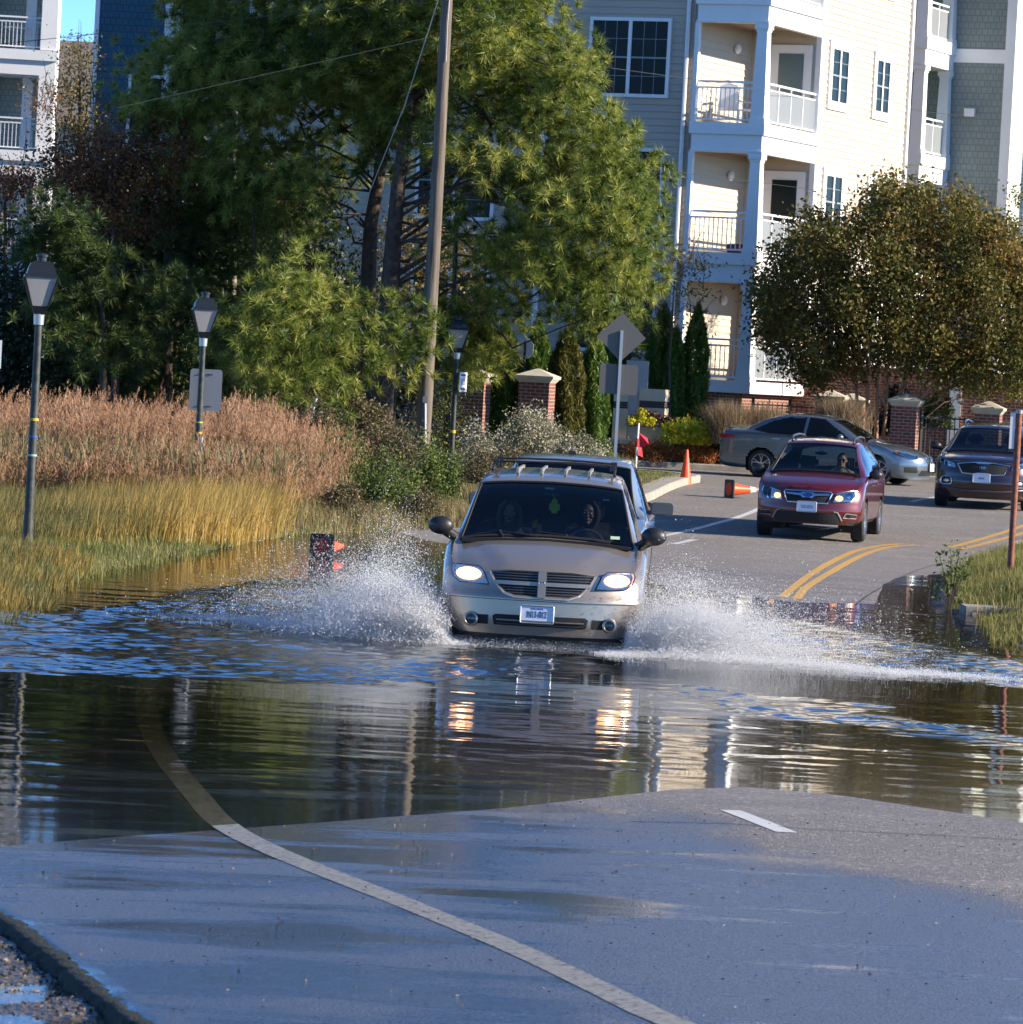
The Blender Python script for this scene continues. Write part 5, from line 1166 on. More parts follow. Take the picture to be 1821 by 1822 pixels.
def left_buildings():
    # blue shingled wing behind the pines
    p = at(172, 120, 126); a = rad(-6)
    t = thing('apartment_building', 'dark blue shingled building with white corner trim behind the pines at left', 'building', (p.x, 126, 0), a)
    wallbox(t, 'wall', 0, 2.05, 0, 12, .6, 16, SH_BLUE)
    MB().box(-.10, .02, -.03, .25, .6, 16).build('corner_board', WHITE, t)
    MB().box(1.84, 2.24, -.30, .10, .6, 16).build('corner_board', WHITE, t)
    window(t, 1.40, 8.0, 10.05, 1.0, 0, panes=1)
    window(t, 1.40, 4.9, 6.9, 1.0, 0, panes=1)
    wallbox(t, 'wall', 2.05, 3.1, .5, 12, .6, 16, SH_BLUE)
    MB().box(2.24, 3.6, -.25, .5, 9.4, 9.7).build('deck', WHITE, t); railing(t, (2.24,-.2), (3.6,-.2), 9.7)
    MB().box(3.0, 3.14, .35, .6, .6, 16).build('corner_board', WHITE, t)
    mb = MB(); siding(mb, 3.14, 9, .45, .6, 16); mb.build('siding', SIDE_GREY, t, fix=False); wallbox(t, 'wall', 3.101, 9, .452, 12, .6, 16, SIDE_GREY)
    wallbox(t, 'roof', -.4, 9, -.5, 12, 16, 16.3, WHITE)
    # white balcony building at the far left edge
    d = 148.; p = at(100, 110, d); s = CF/d
    t = thing('apartment_building', 'white balcony building at the far left edge beside the strip of sky', 'building', (p.x, d, 0), rad(5))
    def zz(py, px=50): return at(px, py, d).z
    z3, z2 = zz(88), zz(268); dz = z3-z2
    for z in (z3+dz, z3, z2, z2-dz):
        MB().box(-6, .05, -.1, 3, z-.34, z-.02).build('deck', WHITE, t); MB().box(-6, .0, .0, 2.9, z-.80, z-.34).build('header', WHITE, t)
        MB().box(-.50, 0, 0, .5, z, z+dz-.8).build('column', WHITE, t); railing(t, (-6, .15), (-.5, .15), z)
        MB().box(-1.02, -.70, 1.5, 1.6, z, z+dz-.8).build('door_frame', WHITE, t)
    wallbox(t, 'wall', -6, -.02, 2.6, 8, .6, 17, SH_PALE); wallbox(t, 'wall', -6, -2.0, 1.6, 2.6, .6, 17, SIDE_TAN)
    wallbox(t, 'wall', -.4, -.01, .5, 8, .6, 17, WHITE)
    wallbox(t, 'roof', -6.4, .4, -.5, 8, 17, 17.3, WHITE)
    # table set on its upper balcony
    q = at(30, 78, d+.9); tt = thing('patio_table', 'round white table with chair on the upper balcony at the far left edge', 'table', (q.x, q.y, z3))
    MB().lathe([(.001,.72),(.42,.72),(.42,.69),(.001,.69)], 18).build('table_top', RAILM, tt); MB().tube([(0,0,0),(0,0,.69)], .03, 8).build('leg', RAILM, tt)
    # distant grey-roofed house
    d = 190.; p = at(138, 62, d)
    t = thing('house', 'distant house with weathered grey brown roof between the buildings at left', 'house', (p.x, d, 0), 0)
    R_ = brickmat('roof_shingles', (.17,.145,.12), (.21,.18,.15), (.12,.10,.09), .3, .15, .008, .3)
    wallbox(t, 'wall', -6, 5, 0, 8, .6, p.z-3.5, SIDE_TAN)
    MB().add([(-6.5,-.5,p.z-3.6),(5.5,-.5,p.z-3.6),(5.5,4,p.z),(-6.5,4,p.z),(-6.5,8.5,p.z-3.6),(5.5,8.5,p.z-3.6)], [(0,1,2,3),(3,2,5,4),(0,3,4),(1,5,2)]).build('roof', R_, t)
left_buildings()

# ================================================================ brick pillars, fence, monument sign
def pillar(px, py, d, w, label, hgt=None, group='brick gate pillars', cap=True):
    p = at(px, py, d); g = float(Tground(p.x, d)); t = thing('brick_pillar', label, 'pillar', (p.x, d, g-.1), rad(-12), group)
    H = p.z-g+.1; capH = .30
    MB().box(-w/2, w/2, -w/2, w/2, 0, H-capH).build('shaft', BRICK, t)
    c = w*1.12; mb = MB(); mb.frustum(0,0,H-capH,H-capH*.72,w*1.02,w*1.22); mb.frustum(0,0,H-capH*.72,H-capH*.52,w*1.26,w*1.30); mb.frustum(0,0,H-capH*.52,H,w*1.28,.05); mb.build('cap', CAP, t)
    return t
pillar(842, 653, 101, .68, 'brick pillar with pale stone cap half hidden behind the black street lamp')
pillar(958, 656, 101, .66, 'brick pillar with pale stone cap above the silvery bush')
pillar(1613, 700, 110.6, .60, 'brick pillar with stone cap behind the bonnet of the grey sedan')
pillar(1760, 714, 111.2, .60, 'brick pillar whose stone cap shows above the dark maroon SUV')
pillar(1480, 694, 115, .60, 'stone capped pillar behind the tan plume grass, left one of two')
pillar(1517, 700, 116, .60, 'stone capped pillar behind the tan plume grass, right one of two')
def fence(name, x0p, x1p, topy, d, label, m):
    a = at(x0p, topy, d); b = at(x1p, topy+(x1p-x0p)*.054, d+.6); g = .72
    t = thing(name, label, 'fence', (a.x, d, g), math.atan2(.6, b.x-a.x)); L_ = (b-a).length; H = a.z-g
    mb = MB()
    for z in (H-.06, H-.30, .15): mb.box(0, L_, -.015, .015, z-.018, z+.018)
    mb.build('rail', m, t)
    mb = MB(); n = int(L_/.12)
    for i in range(n+1): x = L_*i/n; mb.box(x-.009, x+.009, -.009, .009, .03, H)
    mb.build('pickets', m, t, fix=False)
    n = max(1, int(round(L_/1.15)))
    for i in range(n+1): x = L_*i/n; MB().box(x-.03, x+.03, -.04, .02, 0, H+.10).build('post', m, t)
IRON = mat('black_iron', (.015,.015,.016), .5)
fence('iron_fence', 1640, 1742, 738, 111, 'black iron fence between the two right hand brick pillars', IRON)
fence('iron_fence', 1775, 1900, 746, 111.5, 'black iron fence behind the dark maroon SUV', IRON)
fence('iron_fence', 1340, 1470, 715, 113, 'black iron fence behind the plume grass left of the pillars', IRON)
# brick annex wall at right behind the myrtle
p = at(1700, 700, 118); t = thing('brick_wall', 'red brick ground floor wall seen under the right tree crown', 'wall', (p.x, 118, .5), rad(-8)); MB().box(-5, 6, 0, 1, 0, 2.8).build('brickwork', BRICK, t); MB().box(-.15,.15,-.05,0,0,2.8).build('downpipe', WHITE, t)
# monument sign
def monument():
    p = at(1140, 757, 110); t = thing('monument_sign', 'entrance sign with cream stone piers, dark band and pale grey panel in the flower bed', 'sign', (p.x, 110, .70), rad(-12))
    IV = mat('cream_stone', (.58,.50,.36), .8, var=.06, vscale=5); DK = brickmat('dark_tile', (.03,.028,.03), (.04,.036,.038), (.14,.12,.10), .10, .06, .006)
    zt = at(1155, 692, 110).z-.70
    for x, w_, h in ((-.50, .34, zt-.05), (.24, .62, zt)):
        MB().box(x-w_/2, x+w_/2, 0, .5, 0, h-.44).build('pier', IV, t); MB().box(x-w_/2+.012, x+w_/2-.012, .012, .49, h-.44, h-.28).build('tile_band', DK, t); MB().box(x-w_/2, x+w_/2, 0, .5, h-.28, h).build('pier', IV, t)
    MB().box(-.42, .10, .05, .13, .35, at(1120, 641, 110).z-.70).build('panel', mat('brushed_panel', (.42,.46,.50), .4, metal=.4), t)
    MB().box(-.62, .72, -.75, -.06, 0, .46).build('planter_wall', BRICK, t); MB().box(-.66, .76, -.79, -.02, .46, .56).build('planter_cap', CAP, t)
monument()
# ================================================================ vegetation
def rotmats(n, rng):
    q = rng.normal(size=(n, 4)); q /= np.linalg.norm(q, axis=1)[:, None]; w_, x, y, z = q.T
    return np.stack([1-2*(y*y+z*z), 2*(x*y-z*w_), 2*(x*z+y*w_), 2*(x*y+z*w_), 1-2*(x*x+z*z), 2*(y*z-x*w_), 2*(x*z-y*w_), 2*(y*z+x*w_), 1-2*(x*x+y*y)], 1).reshape(n, 3, 3)
def basis(d):
    d = d/np.linalg.norm(d, axis=1)[:, None]; up = np.where(np.abs(d[:, 2:3]) < .9, [[0, 0, 1.]], [[1., 0, 0]])
    a = np.cross(up, d); a /= np.linalg.norm(a, axis=1)[:, None]; b = np.cross(d, a); return a, b, d
def leaves(name, C, size, m, parent, rng, aspect=.55, tint=None, up=0.0, jit=.35):
    """C (n,3) leaf centres -> folded leaf (2 tris sharing a rib) as quads"""
    n = len(C); R = rotmats(n, rng); s = size*(1+jit*rng.uniform(-1, 1, n))
    base = np.array([[-.5, 0, 0], [0, -aspect/2, .08], [.5, 0, 0], [0, aspect/2, .08]])
    V = np.einsum('nij,kj->nki', R, base)*s[:, None, None]
    if up: V[:, :, 2] *= (1-up)
    V = V+C[:, None, :]; Q = np.arange(4*n).reshape(n, 4)
    t = rng.uniform(0, 1, n) if tint is None else tint
    return npmesh(name, V.reshape(-1, 3), Q, m, parent, tint=np.repeat(np.clip(t, 0, 1), 4))
def blades(name, B, H_, W_, m, rng, parent=None, lean=.25, wind=(0, 0), tint=None, segs=3):
    """grass blades from base points B"""
    n = len(B); az = rng.uniform(0, 2*np.pi, n); ln = lean*np.abs(rng.normal(size=n))+.03
    dx = np.cos(az)*ln+wind[0]; dy = np.sin(az)*ln+wind[1]; fa = rng.uniform(0, np.pi, n)
    V = np.zeros((n, 2*segs+1, 3))
    for k in range(segs+1):
        t = k/segs; cx = B[:, 0]+dx*H_*t*t; cy = B[:, 1]+dy*H_*t*t; cz = B[:, 2]+H_*t*(1-.25*ln*t)
        hw = W_*.5*(1-t)**.7
        if k < segs:
            V[:, 2*k] = np.stack([cx-np.cos(fa)*hw, cy-np.sin(fa)*hw, cz], 1); V[:, 2*k+1] = np.stack([cx+np.cos(fa)*hw, cy+np.sin(fa)*hw, cz], 1)
        else: V[:, 2*k] = np.stack([cx, cy, cz], 1)
    Fs = []
    o = (np.arange(n)*(2*segs+1))[:, None]
    for k in range(segs-1): Fs += [o+np.array([[2*k, 2*k+1, 2*k+3]]), o+np.array([[2*k, 2*k+3, 2*k+2]])]
    k = segs-1; Fs.append(o+np.array([[2*k, 2*k+1, 2*k+2]]))
    t = rng.uniform(0, 1, n) if tint is None else tint
    ob = npmesh(name, V.reshape(-1, 3), np.concatenate(Fs), m, parent, tint=np.repeat(t, 2*segs+1)); return ob, V[:, -1]
def inpolyv(x, y, P):
    c = np.zeros(len(x), bool); j = len(P)-1
    for i in range(len(P)):
        xi, yi = P[i]; xj, yj = P[j]
        k = ((yi > y) != (yj > y)) & (x < (xj-xi)*(y-yi)/((yj-yi) or 1e-9)+xi); c ^= k; j = i
    return c
def clumps(poly, n, d, thick, rng, gap=None, mind=0):
    """clump centres spread through a crown volume whose outline is the polygon"""
    P = np.array(poly, float); lo = P.min(0); hi = P.max(0); out = []
    cx, cy = P.mean(0)
    while len(out) < n:
        x = rng.uniform(lo[0], hi[0], 400); y = rng.uniform(lo[1], hi[1], 400); k = inpolyv(x, y, poly)
        for a, b in zip(x[k], y[k]):
            if gap and inpolyv(np.array([a]), np.array([b]), gap)[0] and rng.uniform() < .85: continue
            # thinner towards the outline
            e = min(1, max(abs(a-cx)/(hi[0]-lo[0])*2, abs(b-cy)/(hi[1]-lo[1])*2)); th = thick*math.sqrt(max(.15, 1-e*e*.85))
            dd = d+rng.uniform(-th/2, th/2); p = at(a, b, dd)
            if mind and any((Vector(q)-p).length < mind for q in out[-60:]): continue
            out.append(tuple(p))
            if len(out) >= n: break
    return np.array(out)
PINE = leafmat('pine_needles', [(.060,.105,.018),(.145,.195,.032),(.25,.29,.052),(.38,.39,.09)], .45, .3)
PINE_SHADE = leafmat('shaded_pine_needles', [(.020,.042,.012),(.045,.080,.018),(.085,.13,.028),(.14,.18,.045)], .5, .2)  # darker needle copy: the shade on the left pines is put into the colour
BARK = mat('pine_bark', (.075,.055,.043), .9, var=.5, vscale=9, bump=.9, bscale=14)
TWIG = mat('twig_bark', (.10,.075,.055), .9, var=.3, vscale=12)
def pine_crown(parent, C, axis0, m, rng, tufts=20, R=.62, nl=52, L_=.25, wd=.017, flat=.6):
    """needle starbursts gathered round clump centres C"""
    nC = len(C); T = np.repeat(C, tufts, 0); off = rng.normal(size=T.shape)*R*.5; off[:, 2] *= flat; T = T+off
    ax = off/np.maximum(np.linalg.norm(off, axis=1)[:, None], .01)*.6+(T-axis0)/np.linalg.norm(T-axis0, axis=1)[:, None]*.6+np.array([[0, 0, .75]])+rng.normal(size=T.shape)*.3
    n = len(T); a, b, d = basis(ax)
    th = np.arccos(rng.uniform(np.cos(rad(100)), 1, (n, nl))); ph = rng.uniform(0, 2*np.pi, (n, nl)); ln = L_*rng.uniform(.75, 1.1, (n, nl))
    dirs = np.sin(th)[..., None]*(np.cos(ph)[..., None]*a[:, None]+np.sin(ph)[..., None]*b[:, None])+np.cos(th)[..., None]*d[:, None]
    org = T[:, None]+d[:, None]*rng.uniform(-.06, .04, (n, nl))[..., None]
    side = np.cross(dirs, rng.normal(size=(n, nl, 3))); side /= np.linalg.norm(side, axis=2)[..., None]; side *= wd*.5
    tip = org+dirs*ln[..., None]; tip[..., 2] -= .02
    V = np.stack([org-side, org+side, tip], 2).reshape(-1, 3); Fc = np.arange(len(V)).reshape(-1, 3)
    tt = np.clip(np.repeat(rng.normal(.5, .22, nC), tufts)[:, None]+rng.normal(0, .2, (n, 1))+rng.normal(0, .1, (n, nl)), 0, 1)
    return npmesh('crown', V, Fc, m, parent, tint=np.repeat(tt.ravel(), 3)), T
def limb(mb, p0, p1, r0, r1, rng, sag=.1, n=5):
    p0 = Vector(p0); p1 = Vector(p1); pts = []; L_ = (p1-p0).length
    for i in range(n+1):
        t = i/n; q = p0.lerp(p1, t); q.z += math.sin(t*math.pi)*sag*L_*(1 if rng.uniform() > .3 else -.3); q += Vector(rng.normal(size=3))*.02*L_*(0 < i < n); pts.append(q)
    mb.tube(pts, [r0+(r1-r0)*i/n for i in range(n+1)], 6)
def tree(name, label, poly, d, thick, nc, kind, m, trunk_px, r0=.16, bark=None, gap=None, seed=1, lsize=.09, lper=120, spread=.45, group=None, cat='tree', top=None, tufts=20, limbs=True, flat=.6, tb=None, twig=0, **kw):
    rng = np.random.default_rng(seed); bark = bark or BARK
    tp = [at(x, y, d) for x, y in trunk_px]; base = Vector(tp[0]); g = float(Tground(base.x, base.y)); base = Vector((base.x, base.y, g-.05)) if tb is None else base
    t = thing(name, label, cat, (base.x, base.y, g), 0, group)
    O = Vector((base.x, base.y, g)); o = np.array(O)
    pts = [base-O]+[p-O for p in tp[1:]]; mb = MB(); n = len(pts)
    mb.tube(pts, [r0*(1-.65*i/(n-1)) for i in range(n)], 10); tr = mb.build('trunk', bark, t, smooth=True)
    C = clumps(poly, nc, d, thick, rng, gap)-o
    if limbs:
        mb = MB(); pz = np.array([p.z for p in pts]); order = np.argsort(pz)
        for c in C[:int(len(C)*(.26 if kind == 'pine' else .4))]:
            hz = max(pts[0].z+.4, c[2]-.35*math.hypot(c[0]-pts[-1].x, c[1])*rng.uniform(.3, 1)); hz = min(hz, pts[-1].z)
            q = Vector((float(np.interp(hz, pz[order], np.array([p.x for p in pts])[order])), float(np.interp(hz, pz[order], np.array([p.y for p in pts])[order])), hz))
            limb(mb, q, c, r0*.17, .010, rng, .16)
        mb.build('limbs', bark, t, smooth=True, fix=False)
    ax0 = np.array([pts[-1].x, pts[-1].y, np.mean(C[:, 2])])
    if kind == 'pine': pine_crown(t, C, ax0, m, rng, tufts=tufts, R=spread*1.1, flat=flat, **kw)
    else:
        T = np.repeat(C, lper, 0); off = rng.normal(size=T.shape)*spread*.5; off[:, 2] *= .75
        tt = np.clip(np.repeat(rng.normal(.5, .2, len(C)), lper)+rng.normal(0, .18, len(T)), 0, 1)
        leaves('crown', T+off, lsize, m, t, rng, tint=tt)
    if twig:
        mb = MB()
        for c in C[:twig]:
            e = Vector(c)+Vector((rng.normal()*.25, rng.normal()*.2, abs(rng.normal())*.5+.35)); limb(mb, c, e, .012, .004, rng, .05, 3)
        mb.build('twigs', TWIG, t, smooth=True, fix=False)
    return t
# --- the two big pines and their neighbours
tree('pine_tree', 'large sunlit pine spreading right behind the wooden utility pole',
     [(640,-140),(960,-140),(985,0),(1010,70),(1060,95),(1068,160),(1045,190),(1085,235),(1115,285),(1160,330),(1150,430),(1155,480),(1140,545),(1095,590),(1010,580),(900,560),(840,520),(800,430),(790,330),(740,260),(640,200),(560,120),(560,0)],
     97, 5.0, 290, 'pine', PINE, [(682,705),(690,560),(696,492),(701,420),(709,330),(730,180),(760,30),(790,-120)], .24, gap=[(700,300),(860,300),(860,520),(700,520)], seed=3, spread=.66, tufts=19, twig=40)
tree('pine_tree', 'tall pine with leaning dark trunk left of the wooden utility pole',
     [(330,-120),(700,-140),(770,0),(760,130),(720,260),(690,320),(640,300),(600,330),(560,360),(600,420),(520,430),(430,390),(330,300),(240,200),(235,120),(330,50)],
     99.5, 4.5, 230, 'pine', PINE, [(662,700),(652,600),(657,470),(660,400),(674,321),(692,200),(712,100),(740,-20),(750,-120)], .20, gap=[(690,60),(790,60),(790,330),(690,330)], seed=5, spread=.64, tufts=18, twig=30)
tree('pine_tree', 'young bushy pine with low boughs left of the big pine trunks',
     [(385,560),(400,500),(440,540),(470,480),(540,470),(560,540),(600,500),(640,590),(665,560),(720,530),(750,600),(735,690),(690,650),(640,712),(560,690),(520,715),(440,690),(400,700),(380,640)],
     93, 3.2, 64, 'pine', PINE, [(545,720),(548,650),(552,560)], .10, seed=8, spread=.66, tufts=14, flat=.7)
tree('pine_tree', 'low pine boughs hanging right of the utility pole above the lamp sign',
     [(770,520),(860,545),(885,610),(880,660),(840,665),(775,690),(740,610)], 98, 1.8, 22, 'pine', PINE, [(700,705),(705,650),(730,600)], .07, seed=9, spread=.5, tufts=18)
tree('pine_tree', 'small pine with pale green tufts in the gloom left of the second street lamp',
     [(75,330),(190,340),(215,420),(180,470),(330,510),(350,580),(240,640),(130,660),(90,560),(60,420)], 96, 2.6, 42, 'pine', PINE_SHADE, [(190,720),(185,600),(170,430)], .10, seed=11, spread=.55, tufts=18)
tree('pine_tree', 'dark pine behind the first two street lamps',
     [(110,440),(330,300),(470,400),(480,520),(420,720),(120,720),(60,600)], 101, 4, 110, 'pine', PINE_SHADE, [(300,720),(300,500),(300,330)], .16, seed=12, spread=.6, tufts=18)
# --- broadleaf mass behind, its deep shade put into the dark leaf colours
SHADE_LEAF = leafmat('shaded_leaves', [(.010,.018,.007),(.020,.036,.012),(.036,.055,.018)], .5, .15)
OLIVE = leafmat('autumn_olive_leaves', [(.10,.09,.025),(.16,.13,.03),(.22,.17,.05),(.28,.13,.03)], .5, .35)
RUST = leafmat('rust_leaves', [(.06,.022,.014),(.13,.045,.022),(.21,.085,.028),(.34,.15,.035)], .5, .3)
tree('evergreen_tree', 'dense dark evergreen behind the reeds at the left edge', [(-60,470),(60,440),(140,500),(150,760),(-60,760)], 100, 3, 70, 'leaf', SHADE_LEAF, [(30,760),(30,600),(30,480)], .15, seed=20, spread=.9, lper=170, lsize=.12)
tree('evergreen_tree', 'dense dark evergreen between the first two street lamps', [(120,480),(240,400),(380,430),(420,760),(120,760)], 103, 3, 110, 'leaf', SHADE_LEAF, [(270,760),(270,600),(270,450)], .15, seed=21, spread=.9, lper=170, lsize=.12)
tree('evergreen_tree', 'dark evergreen behind the twin pine trunks', [(380,420),(560,420),(640,520),(745,600),(740,770),(380,770)], 105, 3, 120, 'leaf', SHADE_LEAF, [(560,760),(560,640),(560,480)], .15, seed=22, spread=.8, lper=170, lsize=.12)
tree('evergreen_tree', 'dark evergreen filling the shade behind the red brown tree', [(170,310),(330,250),(520,300),(620,400),(560,480),(300,480),(140,420)], 107, 3, 120, 'leaf', SHADE_LEAF, [(380,760),(380,600),(380,330)], .15, seed=24, spread=.8, lper=170, lsize=.12)
tree('broadleaf_tree', 'tree with yellowing leaves glimpsed between the pole and the pine trunks', [(620,400),(780,380),(880,440),(870,560),(760,660),(640,560)], 106, 2, 60, 'leaf', OLIVE, [(760,760),(760,640),(760,470)], .10, seed=23, spread=.6, lper=90, lsize=.09)
tree('red_brown_tree', 'tree with red brown autumn leaves and bare tips below the blue building', [(85,250),(150,215),(215,240),(280,205),(330,260),(330,330),(270,420),(170,400),(95,340),(70,290)], 98.3, 2.4, 74, 'leaf', RUST, [(210,760),(205,500),(200,300)], .10, seed=30, spread=.55, lper=170, lsize=.08, twig=50)
tree('red_brown_tree', 'smaller dark red tree at the left edge below the white balconies', [(-60,310),(40,300),(85,350),(70,440),(-60,470)], 103, 2, 34, 'leaf', RUST, [(10,760),(10,520),(10,360)], .09, seed=31, spread=.55, lper=100, lsize=.075, twig=20)
tree('broadleaf_tree', 'slim olive yellow tree in the gap below the strip of sky', [(112,90),(150,70),(168,80),(170,220),(130,260),(108,180)], 118, 1.4, 34, 'leaf', OLIVE, [(150,760),(145,400),(142,120)], .10, seed=32, spread=.5, lper=90, lsize=.08, twig=12)
tree('bare_tree', 'half bare small tree with dark twigs before the white balconies', [(60,140),(110,150),(120,200),(100,240),(60,200)], 108, 1.2, 12, 'leaf', RUST, [(110,760),(105,420),(100,190)], .06, seed=33, spread=.5, lper=34, lsize=.07, twig=12, bark=TWIG)
tree('small_tree', 'thin young tree with sparse orange leaves in front of the grey siding', [(1150,470),(1190,440),(1250,470),(1268,510),(1240,600),(1180,610),(1150,560)], 111, 1.8, 26, 'leaf', OLIVE, [(1195,770),(1192,640),(1200,500)], .045, seed=34, spread=.45, lper=36, lsize=.085, twig=20, bark=TWIG)
tree('broadleaf_tree', 'yellow green tree behind the warning sign', [(1090,560),(1160,540),(1170,640),(1100,660),(1080,610)], 114, 1.5, 22, 'leaf', OLIVE, [(1120,770),(1120,640)], .07, seed=35, spread=.45, lper=80, lsize=.08)
# --- yellow-green cedar sprays
CEDAR = leafmat('cedar_sprays', [(.03,.05,.012),(.10,.12,.018),(.20,.18,.03)], .5, .3)
tree('cedar_tree', 'yellow green cedar with pointed sprays in front of the dark evergreens', [(430,360),(455,350),(500,430),(520,500),(450,510),(435,430)], 98, 1.2, 24, 'leaf', CEDAR, [(470,720),(465,560),(450,380)], .06, seed=36, spread=.42, lper=170, lsize=.05)
tree('cedar_tree', 'green cedar right of the wooden utility pole base', [(770,640),(800,620),(830,700),(830,800),(760,800)], 99, 1.5, 30, 'leaf', CEDAR, [(795,800),(795,640)], .06, seed=37, spread=.5, lper=150, lsize=.05)
# --- crape myrtle at right
MYR = leafmat('myrtle_leaves', [(.065,.075,.018),(.125,.125,.030),(.195,.148,.038),(.28,.145,.042)], .55, .3, .25)
MBARK = mat('myrtle_bark', (.36,.22,.14), .6, var=.35, vscale=7)
def myrtle():
    rng = np.random.default_rng(41); d = 111.6; b = at(1562, 765, d); g = float(Tground(b.x, d))
    t = thing('crape_myrtle', 'broad multi stemmed tree with bronze green leaves above the grey sedan', 'tree', (b.x, d, g)); o = np.array([b.x, d, g])
    poly = [(1345,560),(1350,480),(1400,420),(1440,380),(1500,350),(1560,335),(1610,330),(1660,345),(1730,360),(1790,400),(1850,430),(1900,520),(1890,640),(1800,690),(1700,690),(1640,660),(1560,640),(1500,690),(1420,670),(1360,620)]
    C = clumps(poly, 460, d, 4.8, rng)-o
    for i, (px, py) in enumerate(((1500,560),(1530,540),(1560,520),(1600,520),(1640,540))):
        e = at(px+rng.uniform(-10,10), py, d+rng.uniform(-.8,.8)); b0 = Vector(((i-2)*.09, rng.uniform(-.15,.15), 0)); q = Vector(e)-Vector(o)
        MB().tube([b0, b0.lerp(q,.3)+Vector(((i-2)*.05,0,.05)), b0.lerp(q,.65), q], [.055,.045,.035,.02], 8).build('stem', MBARK, t, smooth=True)
    mb = MB()
    for c in C[:90]: limb(mb, Vector((c[0]*.35, c[1]*.4, max(1.2, c[2]*.6))), c, .018, .006, rng, .08)
    mb.build('limbs', MBARK, t, smooth=True, fix=False)
    T = np.repeat(C, 185, 0); off = rng.normal(size=T.shape)*.22; tt = np.clip(np.repeat(rng.normal(.42, .22, len(C)), 185)+rng.normal(0, .2, len(T)), 0, 1)
    leaves('crown', T+off, .105, MYR, t, rng, tint=tt)
myrtle()
tree('broadleaf_tree', 'green tree crown at the right edge behind the big bronze crown', [(1800,340),(1900,330),(1900,480),(1810,460)], 116, 1.5, 26, 'leaf', CEDAR, [(1850,760),(1850,560),(1850,420)], .07, seed=42, spread=.45, lper=90, lsize=.08)
# --- arborvitae
ARB = leafmat('arborvitae_scales', [(.030,.080,.012),(.065,.14,.020),(.11,.19,.028),(.16,.20,.035)], .5, .2)
ARBO = leafmat('arborvitae_olive', [(.045,.05,.010),(.09,.095,.016),(.15,.13,.022)], .5, .2)
def arbor(px, yt, yb, w_, d, label, m, seed):
    rng = np.random.default_rng(seed); a = at(px, yt, d); b = at(px, yb, d); g = min(b.z, float(Tground(b.x, d))+.3); s = CF/d; R_ = w_/s/2; Hh = a.z-g
    t = thing('arborvitae', label, 'conifer', (a.x, d, g-.25), 0, 'clipped column conifers')
    MB().tube([(0,0,0),(0,0,Hh*.8)], [.05,.02], 6).build('trunk', BARK, t)
    n = int(9000*(Hh/2.5)*(w_/55)); u = rng.uniform(0, 1, n)**.85; z = u*Hh; prof = R_*np.minimum(1, 2.6*(1-u)**.75)*np.minimum(1, .72+u*1.2)
    ang = rng.uniform(0, 2*np.pi, n); lob = 1+.12*np.sin(ang*5+z*2.1)+.08*np.sin(z*9+ang*2); r = prof*lob*np.sqrt(rng.uniform(.55, 1.08, n))
    C = np.stack([r*np.cos(ang), r*np.sin(ang), z+.25+rng.normal(0, .05, n)], 1)
    Rm = rotmats(n, rng); base = np.array([[0, -.5, -.8], [.1, 0, 0], [0, .5, -.2], [0, 0, .9]])
    sc = .075*rng.uniform(.6, 1.3, n); V = np.einsum('nij,kj->nki', Rm, base); V[:, :, 2] = V[:, :, 2]*.4+base[:, 2]*.9; V = V*sc[:, None, None]+C[:, None]
    tt = np.clip(.5+.25*np.sin(ang*5+z*2.1)+rng.normal(0, .18, n), 0, 1)
    npmesh('foliage', V.reshape(-1, 3), np.arange(4*n).reshape(n, 4), m, t, tint=np.repeat(tt, 4))
arbor(1183, 545, 745, 50, 111.8, 'green column conifer left of the pair before the ground floor balcony', ARB, 51)
arbor(1205, 590, 745, 34, 111.2, 'short green column conifer squeezed between the two tall ones', ARB, 52)
arbor(1243, 548, 765, 46, 111.5, 'green column conifer right of the pair before the ground floor balcony', ARB, 53)
arbor(1012, 590, 760, 62, 103.5, 'olive green conifer right of the brick pillar above the silvery bush', ARBO, 54)
arbor(1062, 600, 775, 52, 104, 'green conifer just left of the diamond sign post', ARB, 55)
arbor(960, 575, 720, 54, 105.5, 'dark conifer behind the octagonal sign', ARB, 56)
arbor(900, 580, 760, 66, 105.8, 'dark conifer between the two left brick pillars', ARB, 57)
arbor(1100, 560, 700, 44, 113, 'column conifer behind the diamond sign', ARB, 58)
arbor(870, 560, 740, 50, 107, 'dark conifer behind the left brick pillar', ARB, 59)
